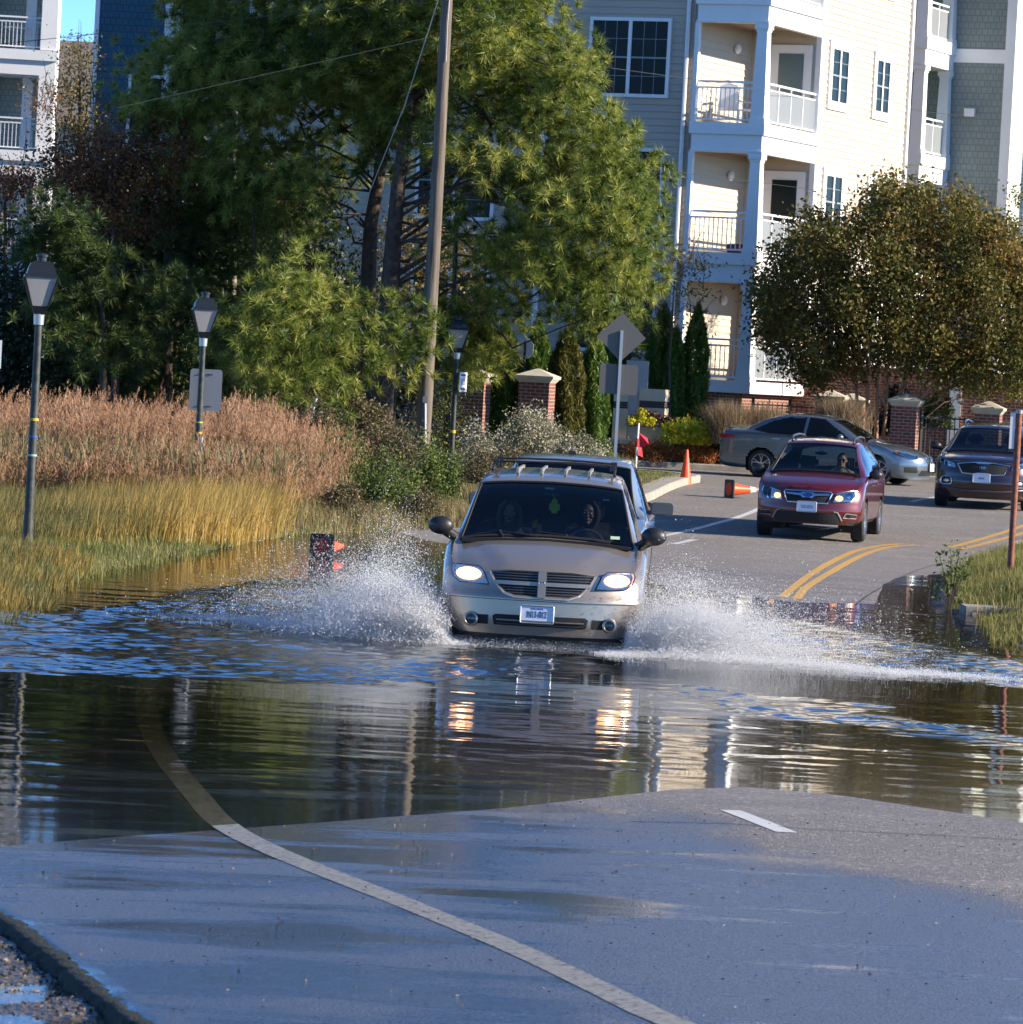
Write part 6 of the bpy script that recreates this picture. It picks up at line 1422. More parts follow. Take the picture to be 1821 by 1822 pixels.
# --- bushes
def bush(name, label, px, yt, yb, wpx, d, m, seed, n=2600, ls=.06, deep=.6, cat='bush', group=None, flowers=None, stems=True, shape=1.0):
    rng = np.random.default_rng(seed); s = CF/d; a = at(px, yt, d); b = at(px, yb, d); rx = wpx/s/2; Hh = a.z-b.z; g = b.z
    t = thing(name, label, cat, (b.x, d, g), 0, group)
    n = int(n*1.9); nc = max(14, int(n/90)); u = rng.normal(size=(nc, 3)); u /= np.linalg.norm(u, axis=1)[:, None]; u[:, 2] = np.abs(u[:, 2]); rr = rng.uniform(.45, 1, nc)**.6
    C = u*rr[:, None]*np.array([rx*.92, rx*deep, Hh*.88])*(1+.12*rng.normal(size=(nc, 1)))
    per = n//nc; T = np.repeat(C, per, 0)+rng.normal(size=(nc*per, 3))*np.array([rx, rx*deep, Hh*.8])*.13; T[:, 2] = np.abs(T[:, 2])
    tt = np.clip(np.repeat(rng.normal(.5, .2, nc), per)+rng.normal(0, .18, len(T)), 0, 1)
    leaves('foliage', T, ls, m, t, rng, tint=tt)
    if stems:
        mb = MB()
        for c in C[:26]: limb(mb, (c[0]*.15, c[1]*.15, 0), c*.95, .012, .004, rng, .05, 3)
        mb.build('stems', TWIG, t, fix=False)
    if flowers:
        fm, nf, fs = flowers; k = rng.integers(0, nc, nf); F_ = C[k]*1.08+rng.normal(size=(nf, 3))*.05; F_ = F_[F_[:, 2] > .05]
        leaves('flowers', F_, fs, fm, t, rng, aspect=.9)
    return t
GREENB = leafmat('bush_leaves', [(.05,.09,.022),(.09,.14,.03),(.14,.19,.045),(.22,.24,.06)], .5, .35)
MIXB = leafmat('dry_bush_leaves', [(.06,.07,.03),(.12,.11,.05),(.17,.14,.07),(.24,.17,.10)], .6, .3)
SILV = leafmat('silvery_leaves', [(.17,.18,.11),(.28,.28,.19),(.42,.40,.30),(.55,.52,.42)], .6, .25)
YEL = leafmat('yellow_leaves', [(.45,.42,.03),(.68,.62,.04),(.78,.74,.08)], .5, .4)
ORG = leafmat('orange_brown_leaves', [(.20,.09,.04),(.40,.15,.04),(.55,.24,.06)], .6, .3)
DKP = leafmat('burgundy_leaves', [(.05,.03,.03),(.11,.06,.045),(.17,.12,.05)], .5, .2)
GW = leafmat('white_pink_petals', [(.75,.72,.70),(.70,.25,.35),(.8,.8,.78)], .6, .2); GR = leafmat('red_petals', [(.55,.03,.03),(.65,.10,.04),(.5,.02,.12)], .6, .2)
k = 0
for (px, yt, yb, w_, d, nm, m, lab, n, ls) in (
    (600,745,900,120,83,'bush',GREENB,'leafy green bush at the right end of the reed bed',3200,.055),
    (700,735,890,150,86,'bush',MIXB,'dry olive bush below the twin pine trunks',3600,.055),
    (680,790,930,150,80,'bush',GREENB,'bright green sprawling bush left of the van roof',3600,.055),
    (770,780,910,110,84,'bush',GREENB,'green bush around the foot of the third street lamp',2800,.055),
    (610,850,945,110,76,'bush',MIXB,'low brownish bush behind the spray',2200,.05),
    (740,860,950,100,78,'bush',MIXB,'low dry bush left of the van mirror',2000,.05),
    (560,710,800,150,90,'bush',MIXB,'olive bush above the right end of the reeds',3000,.06),
    (650,705,790,120,93,'bush',MIXB,'olive brown bush in front of the pine trunks',2600,.06),
    (850,745,860,110,92,'silvery_bush',SILV,'small silvery bush right of the third street lamp',2400,.05),
    (945,712,820,140,97,'silvery_bush',SILV,'big silvery seed headed bush in front of the brick pillar',4200,.055),
    (1030,758,830,110,96,'silvery_bush',SILV,'low silvery bush left of the diamond sign post',2200,.05),
    (880,790,860,160,90,'bush',MIXB,'dry grassy bush behind the minivan roof',2600,.05),
    (1070,775,830,80,100,'bush',GREENB,'low green bush at the foot of the diamond sign post',1400,.05)):
    k += 1; bush(nm, lab, px, yt, yb, w_, d, m, 60+k, n, ls, .8)
bush('bush', 'burgundy and yellow bush on top of the brick planter', 1160, 728, 760, 90, 109.4, DKP, 80, 1500, .06, .5, stems=False)
bush('bush', 'bright yellow bush beside the brick planter', 1222, 738, 790, 92, 108.9, YEL, 81, 2600, .075, .6)
bush('bush', 'yellow tuft of leaves in front of the entrance sign', 1140, 730, 756, 50, 109.2, YEL, 90, 700, .07, .5, stems=False)
bush('bush', 'low orange brown hedge along the kerb, left mound', 1160, 775, 826, 130, 108.8, ORG, 82, 2600, .05, .45)
bush('bush', 'low orange brown hedge along the kerb, right mound', 1235, 785, 828, 100, 108.8, ORG, 83, 2000, .05, .45)
bush('flower_bed', 'bushy green plant with white and pink flowers beside the yellow bush', 1262, 770, 805, 60, 109.2, GREENB, 84, 900, .05, .5, 'flowers', None, (GW, 130, .06))
bush('flower_bed', 'red flowering plant at the tail of the grey sedan', 1296, 778, 826, 60, 109.0, GREENB, 85, 900, .05, .5, 'flowers', None, (GR, 500, .06))
bush('bush', 'green shrub in the shade right of the crape myrtle stems', 1665, 690, 760, 80, 112.6, GREENB, 86, 1600, .06, .5)
bush('bush', 'dark shrub behind the crape myrtle stems', 1590, 680, 775, 90, 112, SHADE_LEAF, 87, 2000, .07, .5)
# fountain grass
def tuftgrass(label, px, yt, yb, wpx, d, m, seed, n=2600, cat='grass clump'):
    rng = np.random.default_rng(seed); s = CF/d; a = at(px, yt, d); b = at(px, yb, d); t = thing('fountain_grass', label, cat, (b.x, d, b.z), 0, 'fountain grass clumps')
    B = np.zeros((n, 3)); B[:, 0] = rng.normal(0, wpx/s*.16, n); B[:, 1] = rng.normal(0, .3, n); H_ = (a.z-b.z)*rng.uniform(.6, 1.05, n)
    blades('blades', B, H_, .014, m, rng, t, lean=.42)
FG = leafmat('fountain_grass_blades', [(.14,.13,.05),(.24,.17,.10),(.34,.23,.17)], .6, .3)
tuftgrass('pinkish fountain grass clump right of the column conifers', 1295, 705, 790, 80, 108.9, FG, 91)
tuftgrass('tan fountain grass clump behind the roof of the grey sedan', 1360, 712, 790, 110, 109.3, FG, 92, 3400)
tuftgrass('tan fountain grass clump left of the crape myrtle stems', 1500, 700, 770, 110, 109.3, FG, 93, 2600)
# --- reeds, marsh grass, lawn: nobody could count these
def scatter(n, x0, x1, y0, y1, ok, rng):
    x = rng.uniform(x0, x1, n); y = rng.uniform(y0, y1, n); k = ok(x, y); return x[k], y[k]
def xl_(y): return np.interp(y, _ly, _lx)
def pxof(x, y, z=0.):
    vx, vy, vz = x, y, z-CH; a = vx*RV.x+vy*RV.y+vz*RV.z; c = vx*FV.x+vy*FV.y+vz*FV.z; return 910.5+CF*a/c
def reeds():
    rng = np.random.default_rng(101)
    x, y = scatter(26000, -13, 0, 73.5, 92, lambda x, y: (x < np.interp(y, [73,78,84,92], [-3.6,-2.9,-2.5,-2.9])) & (pxof(x, y) > -60) & (pxof(x, y, 1.5) < 585+rng.normal(0, 42, len(x))) & (x > -13), rng)
    k = rng.uniform(size=len(x)) < .58; x, y = x[k], y[k]; n = len(x)
    z = Tground(x, y); H_ = .52+.62*sst((y-73.8)/11)+.30*vnoise(x, y, 1.6, 7)*2+.25*vnoise(x, y, .6, 17)+rng.normal(0, .16, n)-np.clip((pxof(x, y, 1.5)-430)/200, 0, 1)*.25; H_ = np.maximum(H_, .45)-np.clip(1-(pxof(x, y, 1.5)+20)/150, 0, 1)*.18
    B = np.stack([x, y, z], 1); m = leafmat('reed_stems', [(.13,.12,.045),(.22,.17,.08),(.20,.20,.08)], .6, .3)
    ob, tips = blades('reed_bed', B, H_, .016, m, rng, lean=.13, wind=(.09, 0)); props(ob, 'bed of tall reeds behind the golden grass', kind='stuff')
    lv = np.repeat(B, 1, 0); lv[:, 2] += rng.uniform(.2, .9, len(lv)); ob, _ = blades('reed_leaves', lv, rng.uniform(.3, .6, len(lv)), .022, m, rng, lean=.7); props(ob, 'long leaves of the reed bed', kind='stuff')
    # plumes: drooping feathers
    per = 30; T = np.repeat(tips, per, 0); u = np.tile(np.linspace(0, 1, per), n); nod = np.repeat(rng.normal(.10, .06, n), per); az = np.repeat(rng.normal(0, .8, n), per)
    L_ = np.repeat(rng.uniform(.28, .46, n), per); C = T.copy(); C[:, 2] += (u-.35)*L_; C[:, 0] += np.cos(az)*nod*u**1.5*1.2; C[:, 1] += np.sin(az)*nod*u; C += rng.normal(size=C.shape)*np.array([.022, .022, .018])*(1.25-u[:, None])*1.3
    pm = leafmat('reed_plumes', [(.16,.075,.038),(.26,.14,.078),(.36,.215,.13),(.46,.31,.20)], .75, .35)
    R = rotmats(len(C), rng); base = np.array([[0, -.009, -.035], [.004, .009, -.02], [0, .004, .045], [-.004, -.006, .03]])
    V = np.einsum('nij,kj->nki', R*.5+np.eye(3)*.7, base)*rng.uniform(.7, 1.25, len(C))[:, None, None]+C[:, None]
    tt = np.clip(np.repeat(rng.normal(.5, .2, n), per)+rng.normal(0, .15, len(C)), 0, 1)
    props(npmesh('reed_plumes', V.reshape(-1, 3), np.arange(4*len(C)).reshape(-1, 4), pm, tint=np.repeat(tt, 4)), 'pinkish brown feathery plumes of the reed bed', kind='stuff')
reeds()
def marsh():
    rng = np.random.default_rng(102)
    def ok(x, y):
        p = pxof(x, y, .3); b = xl_(y)
        tall = (y > 60.5) & (y < 76) & (x < b-.02-np.clip((66-y), 0, 5)*.28) & (x > -9) & (p < 500+rng.normal(0, 16, len(x)))
        near = (y < 56) & (y > 44.5) & (x < -4.70+(y-47)*-.03+rng.normal(0, .06, len(x))) & (x > -6.5)
        return tall | near
    x, y = scatter(110000, -9, -2, 44.5, 76, ok, rng); n = len(x); z = Tground(x, y)
    edge_ = np.clip((x-(xl_(y)-1.0)), 0, 1); H_ = (.56+.30*vnoise(x, y, .8, 3)*1.6+.25*vnoise(x, y, .33, 9)+rng.normal(0, .14, n))*np.where(y < 56, .42, 1.0)
    H_ = np.maximum(H_, .12)*np.where(y > 60.5, .62+.38*np.clip((pxof(x, y, .4)-60)/260, 0, 1), 1)
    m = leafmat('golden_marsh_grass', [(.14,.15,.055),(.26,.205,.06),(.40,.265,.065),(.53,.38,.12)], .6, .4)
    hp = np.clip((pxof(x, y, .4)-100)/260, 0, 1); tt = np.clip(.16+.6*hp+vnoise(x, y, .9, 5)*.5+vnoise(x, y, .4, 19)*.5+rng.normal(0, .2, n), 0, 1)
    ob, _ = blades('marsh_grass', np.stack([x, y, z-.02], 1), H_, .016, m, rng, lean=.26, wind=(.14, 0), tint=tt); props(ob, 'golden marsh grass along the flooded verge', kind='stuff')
    # seed heads of lawn / short verge grass
    def ok2(x, y): b = xl_(y); return (y > 44) & (x < b+.02) & (x > b-4) & (pxof(x, y) > -80) & ((y < 76) | (y > 84)) & ~((y > 66) & (y < 76) & (x < b-.3))
    x, y = scatter(150000, -9.5, 4.0, 44, 101, ok2, rng); n = len(x); z = Tground(x, y)
    m2 = leafmat('verge_grass', [(.10,.13,.03),(.17,.19,.045),(.26,.24,.07),(.34,.28,.10)], .6, .35)
    H_ = np.where(y > 84, .05, .14)*rng.uniform(.5, 1.4, n)
    ob, _ = blades('verge_grass', np.stack([x, y, z-.01], 1), H_, .014, m2, rng, lean=.4, tint=np.clip(.45+vnoise(x, y, .7, 2)+rng.normal(0, .15, n), 0, 1), segs=2); props(ob, 'short green grass on the left verge', kind='stuff')
    # right hand bank
    def ok3(x, y): b = np.interp(y, _ry, _rx); return (x > b-.02) & (y > 50.5) & (x < b+3.2) & ~((abs(y-58.6) < .55) & (x > 5.6))
    x, y = scatter(170000, 5, 13, 50.5, 92, ok3, rng); n = len(x); z = Tground(x, y)
    H_ = np.where(y < 57, .10, .17)*rng.uniform(.5, 1.5, n)*(1+vnoise(x, y, .6, 4)*.8)
    ob, _ = blades('bank_grass', np.stack([x, y, z-.01], 1), H_, .013, m2, rng, lean=.35, tint=np.clip(.5+vnoise(x, y, .8, 6)+rng.normal(0, .15, n), 0, 1), segs=2); props(ob, 'green grass on the right bank beside the rusty post', kind='stuff')
    # dry weeds under the bushes
    def ok4(x, y): return (x > -4.6) & (x < np.interp(y, [76,80,86,100], [-1.9,.1,2.0,2.6])) & (x < xl_(y)-.1)
    x, y = scatter(60000, -5, 3, 73, 100, ok4, rng); n = len(x); z = Tground(x, y); m3 = leafmat('dry_weeds', [(.12,.12,.04),(.22,.17,.08),(.34,.25,.13),(.20,.24,.07)], .6, .35)
    ob, _ = blades('weeds', np.stack([x, y, z-.01], 1), .34*rng.uniform(.3, 1.2, n), .015, m3, rng, lean=.4, segs=2); props(ob, 'dry weeds between the bushes left of the road', kind='stuff')
marsh()
def sapling():
    rng = np.random.default_rng(110); b = gz(1690, 1085, .0); t = thing('sapling', 'leafy sapling standing in the water at the edge of the right bank', 'sapling', (b.x, b.y, -.05)); s = CF/b.y
    L_ = []; 
    for i, (dx, dz) in enumerate(((-.16,.72),(-.28,.38),(-.02,.80),(.08,.84),(.18,.66),(.12,.5),(.24,.74),(-.10,.52))):
        e = Vector((dx, rng.uniform(-.15,.15), dz)); MB().tube([(rng.normal()*.02,0,0),(dx*.35+rng.normal()*.015,0,dz*.45),e], [.011,.008,.003], 5).build('stem', TWIG, t, smooth=True)
        for _ in range(34): u = rng.uniform(.55, 1.05); q = Vector((dx*.35,0,dz*.45)).lerp(e, (u-.45)/.55); L_.append((q.x+rng.normal()*.05, q.y+rng.normal()*.05, q.z+rng.normal()*.05))
    leaves('foliage', np.array(L_), .055, GREENB, t, rng)
sapling()
# ================================================================ street furniture
POLE = mat('lamp_pole_paint', (.018,.024,.022), .55, var=.4, vscale=14, vcol2=(.05,.06,.058)); LBLK = mat('lamp_black', (.014,.017,.022), .38)
LGLASS = glassmat('lantern_glass', (.75,.75,.75), op=.75, opcol=(.48,.47,.47), rough=.15)
def lamp(px, py_top, d, label, bands=(), base=None, tilt=0):
    top = at(px, py_top, d); x = top.x; g = float(Tground(x, d)); t = thing('street_lamp', label, 'street lamp', (x, d, g-.05), rad(8), 'black lantern street lamps')
    H = top.z-g+.05; hh = .78; zb = H-hh     # lantern 0.78 m tall
    MB().tube([(0,0,0),(0,0,.5),(0,0,zb-.05)], [.075,.060,.044], 14).build('pole', POLE, t, smooth=True)
    MB().lathe([(.09,0),(.115,0),(.115,.10),(.085,.16)], 16).build('base_flange', POLE, t, smooth=True)
    MB().lathe([(.052,zb-.10),(.062,zb-.10),(.068,zb+.04),(.052,zb+.06)], 14).build('collar', mat('galvanised', (.50,.52,.53), .35, metal=.7), t, smooth=True)
    hd = thing('lantern', '', None, (0,0,0)); bpy.data.objects.remove(hd)
    fr = MB(); fr.frustum(0,0,zb+.03,zb+.13,.13,.20)
    for sx in (-1,1):
        for sy in (-1,1): fr.tube([(sx*.10,sy*.10,zb+.13),(sx*.205,sy*.205,zb+.49)], .013, 5)
    lan = fr.build('lantern', LBLK, t)
    gl = MB(); gl.frustum(0,0,zb+.132,zb+.488,.19,.39); gl.build('glass', LGLASS, lan)
    MB().lathe([(.001,zb+.44),(.05,zb+.40),(.055,zb+.22),(.03,zb+.14)], 12).build('bulb', mat('frosted_bulb', (.7,.7,.68), .3), lan, smooth=True)
    mb = MB(); n = 4; prof = [(.235,zb+.488),(.235,zb+.505),(.205,zb+.53),(.185,zb+.60),(.150,zb+.665),(.09,zb+.69)]; vs = []; fs = []
    for r, z in prof:
        for k in range(4): a = math.pi/4+k*math.pi/2; vs.append((r*1.25*math.cos(a), r*1.25*math.sin(a), z))
    for i in range(len(prof)-1):
        for k in range(4): fs.append((i*4+k, i*4+(k+1) % 4, (i+1)*4+(k+1) % 4, (i+1)*4+k))
    fs += [(3,2,1,0), (20,21,22,23)]; mb.add(vs, fs); mb.lathe([(.001,zb+.68),(.058,zb+.68),(.058,zb+.74),(.075,zb+.745),(.075,zb+.77),(.05,zb+.785),(.001,zb+.79)], 12); mb.build('roof', LBLK, lan)
    for z, c, h in bands:
        MB().lathe([(.060,z),(.062,z),(.062,z+h),(.060,z+h)], 14).build('tape_band', mat('tape_%d_%d_%d' % tuple(int(q*99) for q in c), c, .4), t, smooth=True)
    return t, Vector((x, d, g-.05)), H
lamp(76, 452, 58.7, 'black lantern lamp nearest the left edge with a weathered leaning post', ((1.66,(.5,.34,.02),.035),(1.45,(.02,.08,.35),.03),(1.22,(.28,.4,.4),.025)))
lp = lamp(367, 520, 77, 'black lantern lamp with the grey sign board fixed behind its post', ((1.48,(.45,.55,.02),.02),(1.30,(.55,.28,.02),.035)))
lq = lamp(817, 562, 96, 'black lantern lamp right of the wooden utility pole carrying a small white sign', ((1.30,(.6,.36,.02),.06),))
MB().box(.055,.075,-.03,.03,.78,1.25).build('reflector_strip', mat('reflector_white', (.75,.85,.78), .3), bpy.data.objects['street_lamp.001'])
ALU = mat('sign_aluminium', (.24,.245,.25), .42, metal=.55); ALUD = mat('sign_back_grey', (.12,.115,.11), .5, metal=.2)
def backsign(name, label, px0, py0, px1, py1, d, poly=None, m=ALU, post=None, r=.05):
    c = at((px0+px1)/2, (py0+py1)/2, d); s = CF/d; w_ = (px1-px0)/s; h = (py1-py0)/s
    t = thing(name, label, 'sign', (c.x, d, c.z), rad(4))
    MB().prism(poly(w_, h) if poly else rrect(-w_/2, w_/2, -h/2, h/2, r), -.004, 0).build('board', m, t)
    return t, c, w_, h
t_, c_, w_, h_ = backsign('road_sign', 'blank grey back of a sign board strapped to the second street lamp', 338, 657, 395, 731, 77.14)
for z in (-.26, .26): MB().tube([(-.11,-.09,z),(-.11,-.02,z),(0,.0,z),(.11,-.02,z),(.11,-.09,z)][1:4], .012, 5).build('bracket', ALU, t_)
# small white notice on the third lamp, turned sideways
p = at(824, 680, 95.9); t = thing('notice_sign', 'small white notice board on the post of the third street lamp', 'sign', (p.x-.06, p.y, p.z), rad(52))
MB().box(-.02,.22,-.006,.0,-.20,.20).build('board', mat('board_white', (.72,.74,.78), .4), t); INK = mat('notice_ink', (.05,.05,.06), .6)
for z0, z1 in ((.12,.16),(-.16,-.12)): MB().box(.02,.18,-.009,-.0065,z0,z1).build('printed_band', INK, t)
for x in (.06,.10,.14): MB().box(x-.008,x+.008,-.009,-.0065,-.06,.06).build('printed_mark', INK, t)
# diamond warning sign + rectangle seen from behind
b = at(1093, 840, 94); tp = at(1104, 588, 94); g = float(Tground(b.x, 94)); t = thing('warning_sign', 'diamond warning sign over a rectangular plate, grey backs, on one steel post', 'sign', (b.x, 94, g-.1), rad(3)); Hh = tp.z-g+.1
MB().box(-.03,.03,-.05,0,0,Hh).build('post', mat('steel_post', (.42,.44,.45), .4, metal=.6), t)
zc = at(1104,600,94).z-g+.1; a = .49
MB().prism([(0,-a+zc),(a,zc),(0,zc+a),(-a,zc)], .006, .012).build('diamond_board', ALUD, t); zc = at(1098,675,94).z-g+.1
MB().prism(rrect(-.39,.37,zc-.30,zc+.30,.05), .006, .012).build('square_board', ALUD, t)
# octagon seen from behind
p = at(935, 620, 104.2); t = thing('stop_sign', 'white octagonal sign back between the dark conifers', 'sign', (p.x, 104.2, p.z), rad(-35)); r = .24
MB().prism([(r*math.cos(rad(22.5+45*k)), r*math.sin(rad(22.5+45*k))) for k in range(8)], -.004, 0).build('board', mat('board_white', (.72,.74,.78), .4), t); MB().box(-.022,.022,-.03,-.005,-1.6,.16).build('post', BLACK, t)
# sliver of a sign at the left edge
p = at(-14, 630, 60); t = thing('road_sign', 'edge of a pale sign cut off by the left border', 'sign', (p.x, 60, p.z), rad(4)); MB().box(-.25,.125,-.004,0,-.18,.18).build('board', mat('board_white', (.72,.74,.78), .4), t); MB().box(-.16,-.11,.0,.05,-2.2,.2).build('post', ALU, t)
# rusty post with white marker at right
b = gz(1797, 1022, .22); d = b.y; tp = at(1808, 732, d); RUSTY = mat('rusty_steel', (.22,.075,.045), .7, metal=.2, var=.35, vscale=18)
t = thing('marker_post', 'rusty steel post with a narrow white marker plate on the right bank', 'post', (b.x, d, .15), 0); Hh = tp.z-.15
MB().tube([(0,0,0),(0,0,Hh)], .045, 14).build('pipe', RUSTY, t, smooth=True); MB().lathe([(.001,Hh+.03),(.05,Hh+.02),(.052,Hh-.03),(.046,Hh-.03)], 14).build('pipe_cap', ALU, t, smooth=True)
MB().box(-.12,-.052,-.03,-.02,Hh-.52,Hh-.02).build('marker_plate', mat('plate_paint', (.75,.72,.74), .4), t)
# ---- wooden utility pole, wires
WOOD = mat('weathered_wood', (.14,.115,.095), .85, var=.45, vscale=3)
nt = WOOD.node_tree; tc = [n for n in nt.nodes if n.type == 'TEX_COORD'][0]; ns = [n for n in nt.nodes if n.type == 'TEX_NOISE'][0]; mp = nt.nodes.new('ShaderNodeMapping'); mp.inputs['Scale'].default_value = (6, 6, .35); nt.links.new(tc.outputs['Object'], mp.inputs['Vector']); nt.links.new(mp.outputs[0], ns.inputs['Vector'])
bp = nt.nodes.new('ShaderNodeBump'); bp.inputs['Strength'].default_value = .7; bp.inputs['Distance'].default_value = .02; nt.links.new(ns.outputs['Fac'], bp.inputs['Height']); nt.links.new(bp.outputs[0], nt.nodes['Principled BSDF'].inputs['Normal'])
D = 94; b = at(749, 800, D); tp = at(802, -120, D); t = thing('utility_pole', 'weathered leaning wooden utility pole in front of the big pine', 'pole', (b.x, D, .1), 0); o = Vector((b.x, D, .1))
MB().tube([Vector((b.x,D,.1))-o, (at(757,700,D)-o), (at(778,340,D)-o), tp-o], [.172,.160,.128,.108], 18).build('shaft', WOOD, t, smooth=True)
MB().tube([at(757,790,D-.16)-o, at(757,706,D-.16)-o], .024, 8).build('conduit', mat('conduit_grey', (.55,.57,.57), .5), t, smooth=True)
c = at(757,712,D-.17)-o; MB().box(c.x-.05,c.x+.05,c.y-.04,c.y+.03,c.z-.05,c.z+.07).build('junction_box', ALU, t)
MB().tube([at(800,0,D-.12)-o, at(797,40,D-.13)-o, at(794,110,D-.13)-o], .012, 5).build('down_lead', mat('cable_pale', (.35,.35,.35), .5), t)
def wire(label, pts, r=.008, m=None, name='overhead_wire', cat='wire', sag=0.0):
    P = [at(*p) for p in pts]; o = P[0]; out = []
    if len(P) == 2:
        for i in range(25): q = P[0].lerp(P[1], i/24); q.z -= sag*4*(i/24)*(1-i/24); out.append(q-o)
    else: out = [p-o for p in P]
    ob = MB().tube(out, r, 5).build(name, m or mat('wire_grey', (.05,.05,.055), .5), smooth=True); ob.location = o; props(ob, label, cat); return ob
wire('thin guy wire slanting down left from the utility pole', ((790,-30,94),(720,190,95.2),(655,350,96),(605,470,96.8)), .011, mat('wire_pale', (.42,.42,.42), .4, metal=.5), 'guy_wire', 'wire')
wire('thin pale overhead wire from the pole across the upper grey window', ((800,82,94),(1840,225,140)), .006, mat('wire_dim', (.05,.055,.055), .5))
wire('dark overhead wire across the lower balconies', ((1090,292,100),(1900,395,118)), .005)
wire('overhead wire crossing the dark pines at upper left', ((210,192,92),(795,60,94)), .006, mat('wire_dim', (.05,.055,.055), .5))
wire('overhead wire crossing the white balconies and blue wall at upper left', ((-60,85,96),(760,0,94)), .007, mat('wire_dim', (.05,.055,.055), .5))
# cobra-head lamp on its own pole among the pines
D = 102.5; b = at(420, 700, D); t = thing('road_light', 'cobra head road light on a curved arm among the dark pines', 'street light', (b.x, D, .2)); o = Vector((b.x, D, .2)); OLDP = mat('old_pole', (.30,.26,.20), .8, var=.3, vscale=6)
MB().tube([(0,0,0), at(417,120,D)-o], [.10,.075], 12).build('pole', OLDP, t, smooth=True)
MB().tube([at(418,135,D)-o, at(400,112,D-.05)-o, at(375,92,D-.1)-o, at(352,88,D-.1)-o], [.035,.03,.028,.03], 8).build('arm', ALU, t, smooth=True)
h = at(318,82,D-.1)-o; A = Matrix.Translation(h) @ Matrix.Rotation(rad(8), 4, 'Y'); hd = MB().ball((0,0,0), (.42,.16,.10), 16, M=A).build('lamp_head', mat('cobra_grey', (.13,.12,.12), .5), t, smooth=True); MB().ball((-.20,0,-.085), (.19,.12,.10), 14, M=A).build('lens', mat('refractor', (.55,.62,.66), .15, coat=.6), hd, smooth=True)
h = at(417,112,D)-o; MB().lathe([(.001,.12),(.05,.11),(.05,0),(.001,0)], 10, Matrix.Translation(h)).build('photocell', mat('photocell_blue', (.35,.45,.55), .4), t, smooth=True)
# tall black banner pole behind the third lamp
D = 99; b = at(806, 700, D); t = thing('black_pole', 'tall plain black pole rising behind the third street lamp', 'pole', (b.x, D, .2)); MB().tube([(0,0,0), at(815,330,D)-Vector((b.x,D,.2))], [.06,.05], 10).build('shaft', LBLK, t, smooth=True)
# white vent pipe in the bushes
p = at(556, 716, 91); t = thing('marker_stake', 'short white stake in the bushes right of the second lamp', 'stake', (p.x, 91, p.z-.3), 0, rot=(0, rad(12), 0)); MB().tube([(0,0,-.8),(0,0,.42)], .02, 6).build('stake', mat('stake_white', (.72,.74,.75), .5), t)
# ---- cones
ORA = mat('cone_orange', (.80,.09,.02), .45, spec=.4); ORAR = mat('cone_hollow_red', (.55,.03,.015), .6); WBAND = mat('cone_band', (.80,.80,.80), .35)
def cone(label, loc, rot=(0,0,0), bands=False, h=.71, group='orange traffic cones', dark=True):
    t = thing('traffic_cone', label, 'traffic cone', loc, 0, group, rot)
    MB().prism([(x, z) for x, z in rrect(-.18,.18,-.18,.18,.04)], 0, .035, M=Matrix.Rotation(rad(90), 4, 'X')).build('base', mat('cone_rubber', (.03,.028,.028), .7) if dark else ORA, t, bevel=.006)
    MB().lathe([(.135,-.002),(.128,.04),(.028,h-.02),(.022,h),(.001,h)], 22).build('cone', ORA, t, smooth=True)
    MB().lathe([(.125,-.003),(.001,-.005)], 18).build('hollow', ORAR, t, smooth=True)
    if bands:
        for z0, z1 in ((h*.62,h*.80),(h*.86,h*.95)): r = lambda z: .128-(z-.04)/(h-.06)*.100+.003; MB().lathe([(r(z0)-.003,z0),(r(z0),z0),(r(z1),z1),(r(z1)-.003,z1)], 22).build('reflective_band', WBAND, t, smooth=True)
    return t
p = gzp(1219, 867); g = tz(p.x, p.y); best = min((abs(at(1219, 866, d_).z-tz(at(1219, 866, d_).x, d_)), d_) for d_ in np.arange(86, 101, .25))[1]; q = at(1219, 866, best); cone('bright orange cone standing on the grass corner by the kerb', (q.x, best, tz(q.x, best)+.01), dark=False, h=.74)
q = gzp(1296, 886); cone('fallen cone on the road behind the red car, black base towards the camera', (q.x, q.y, float(Troad(q.x, q.y))+.17), (rad(-90), 0, rad(-64)), bands=True)
q = gzp(1165, 917); cone('orange cone tipped over beside the pickup truck, only its tip showing', (q.x-.50, q.y, float(Troad(q.x, q.y))+.15), (rad(-90), 0, rad(-84)))
q = gz(572, 990); cone('fallen cone lying in the water behind the spray, dark square base showing', (q.x, q.y, .13), (rad(-90), 0, rad(-22)), bands=False)
q = at(1131, 832, 97.2); t = thing('utility_flag', 'white and red marker rod with a red flag behind the pickup truck', 'flag', (q.x, 97.2, q.z), 0, rot=(0, rad(1), 0)); RF = mat('flag_red', (.60,.015,.04), .6)
MB().tube([(0,0,0),(0,0,.42)], .022, 8).build('rod', WBAND, t, smooth=True); MB().tube([(0,0,.42),(0,0,.60)], .0225, 8).build('rod_band', RF, t, smooth=True); MB().tube([(0,0,.60),(0,0,.92)], .022, 8).build('rod', WBAND, t, smooth=True)
MB().add([(.02,0,.72),(.20,.05,.62),(.24,-.04,.50),(.10,.03,.42),(.14,.0,.22),(.03,-.03,.26)], [(0,1,2,3),(0,3,5),(3,4,5)]).build('flag', RF, t)
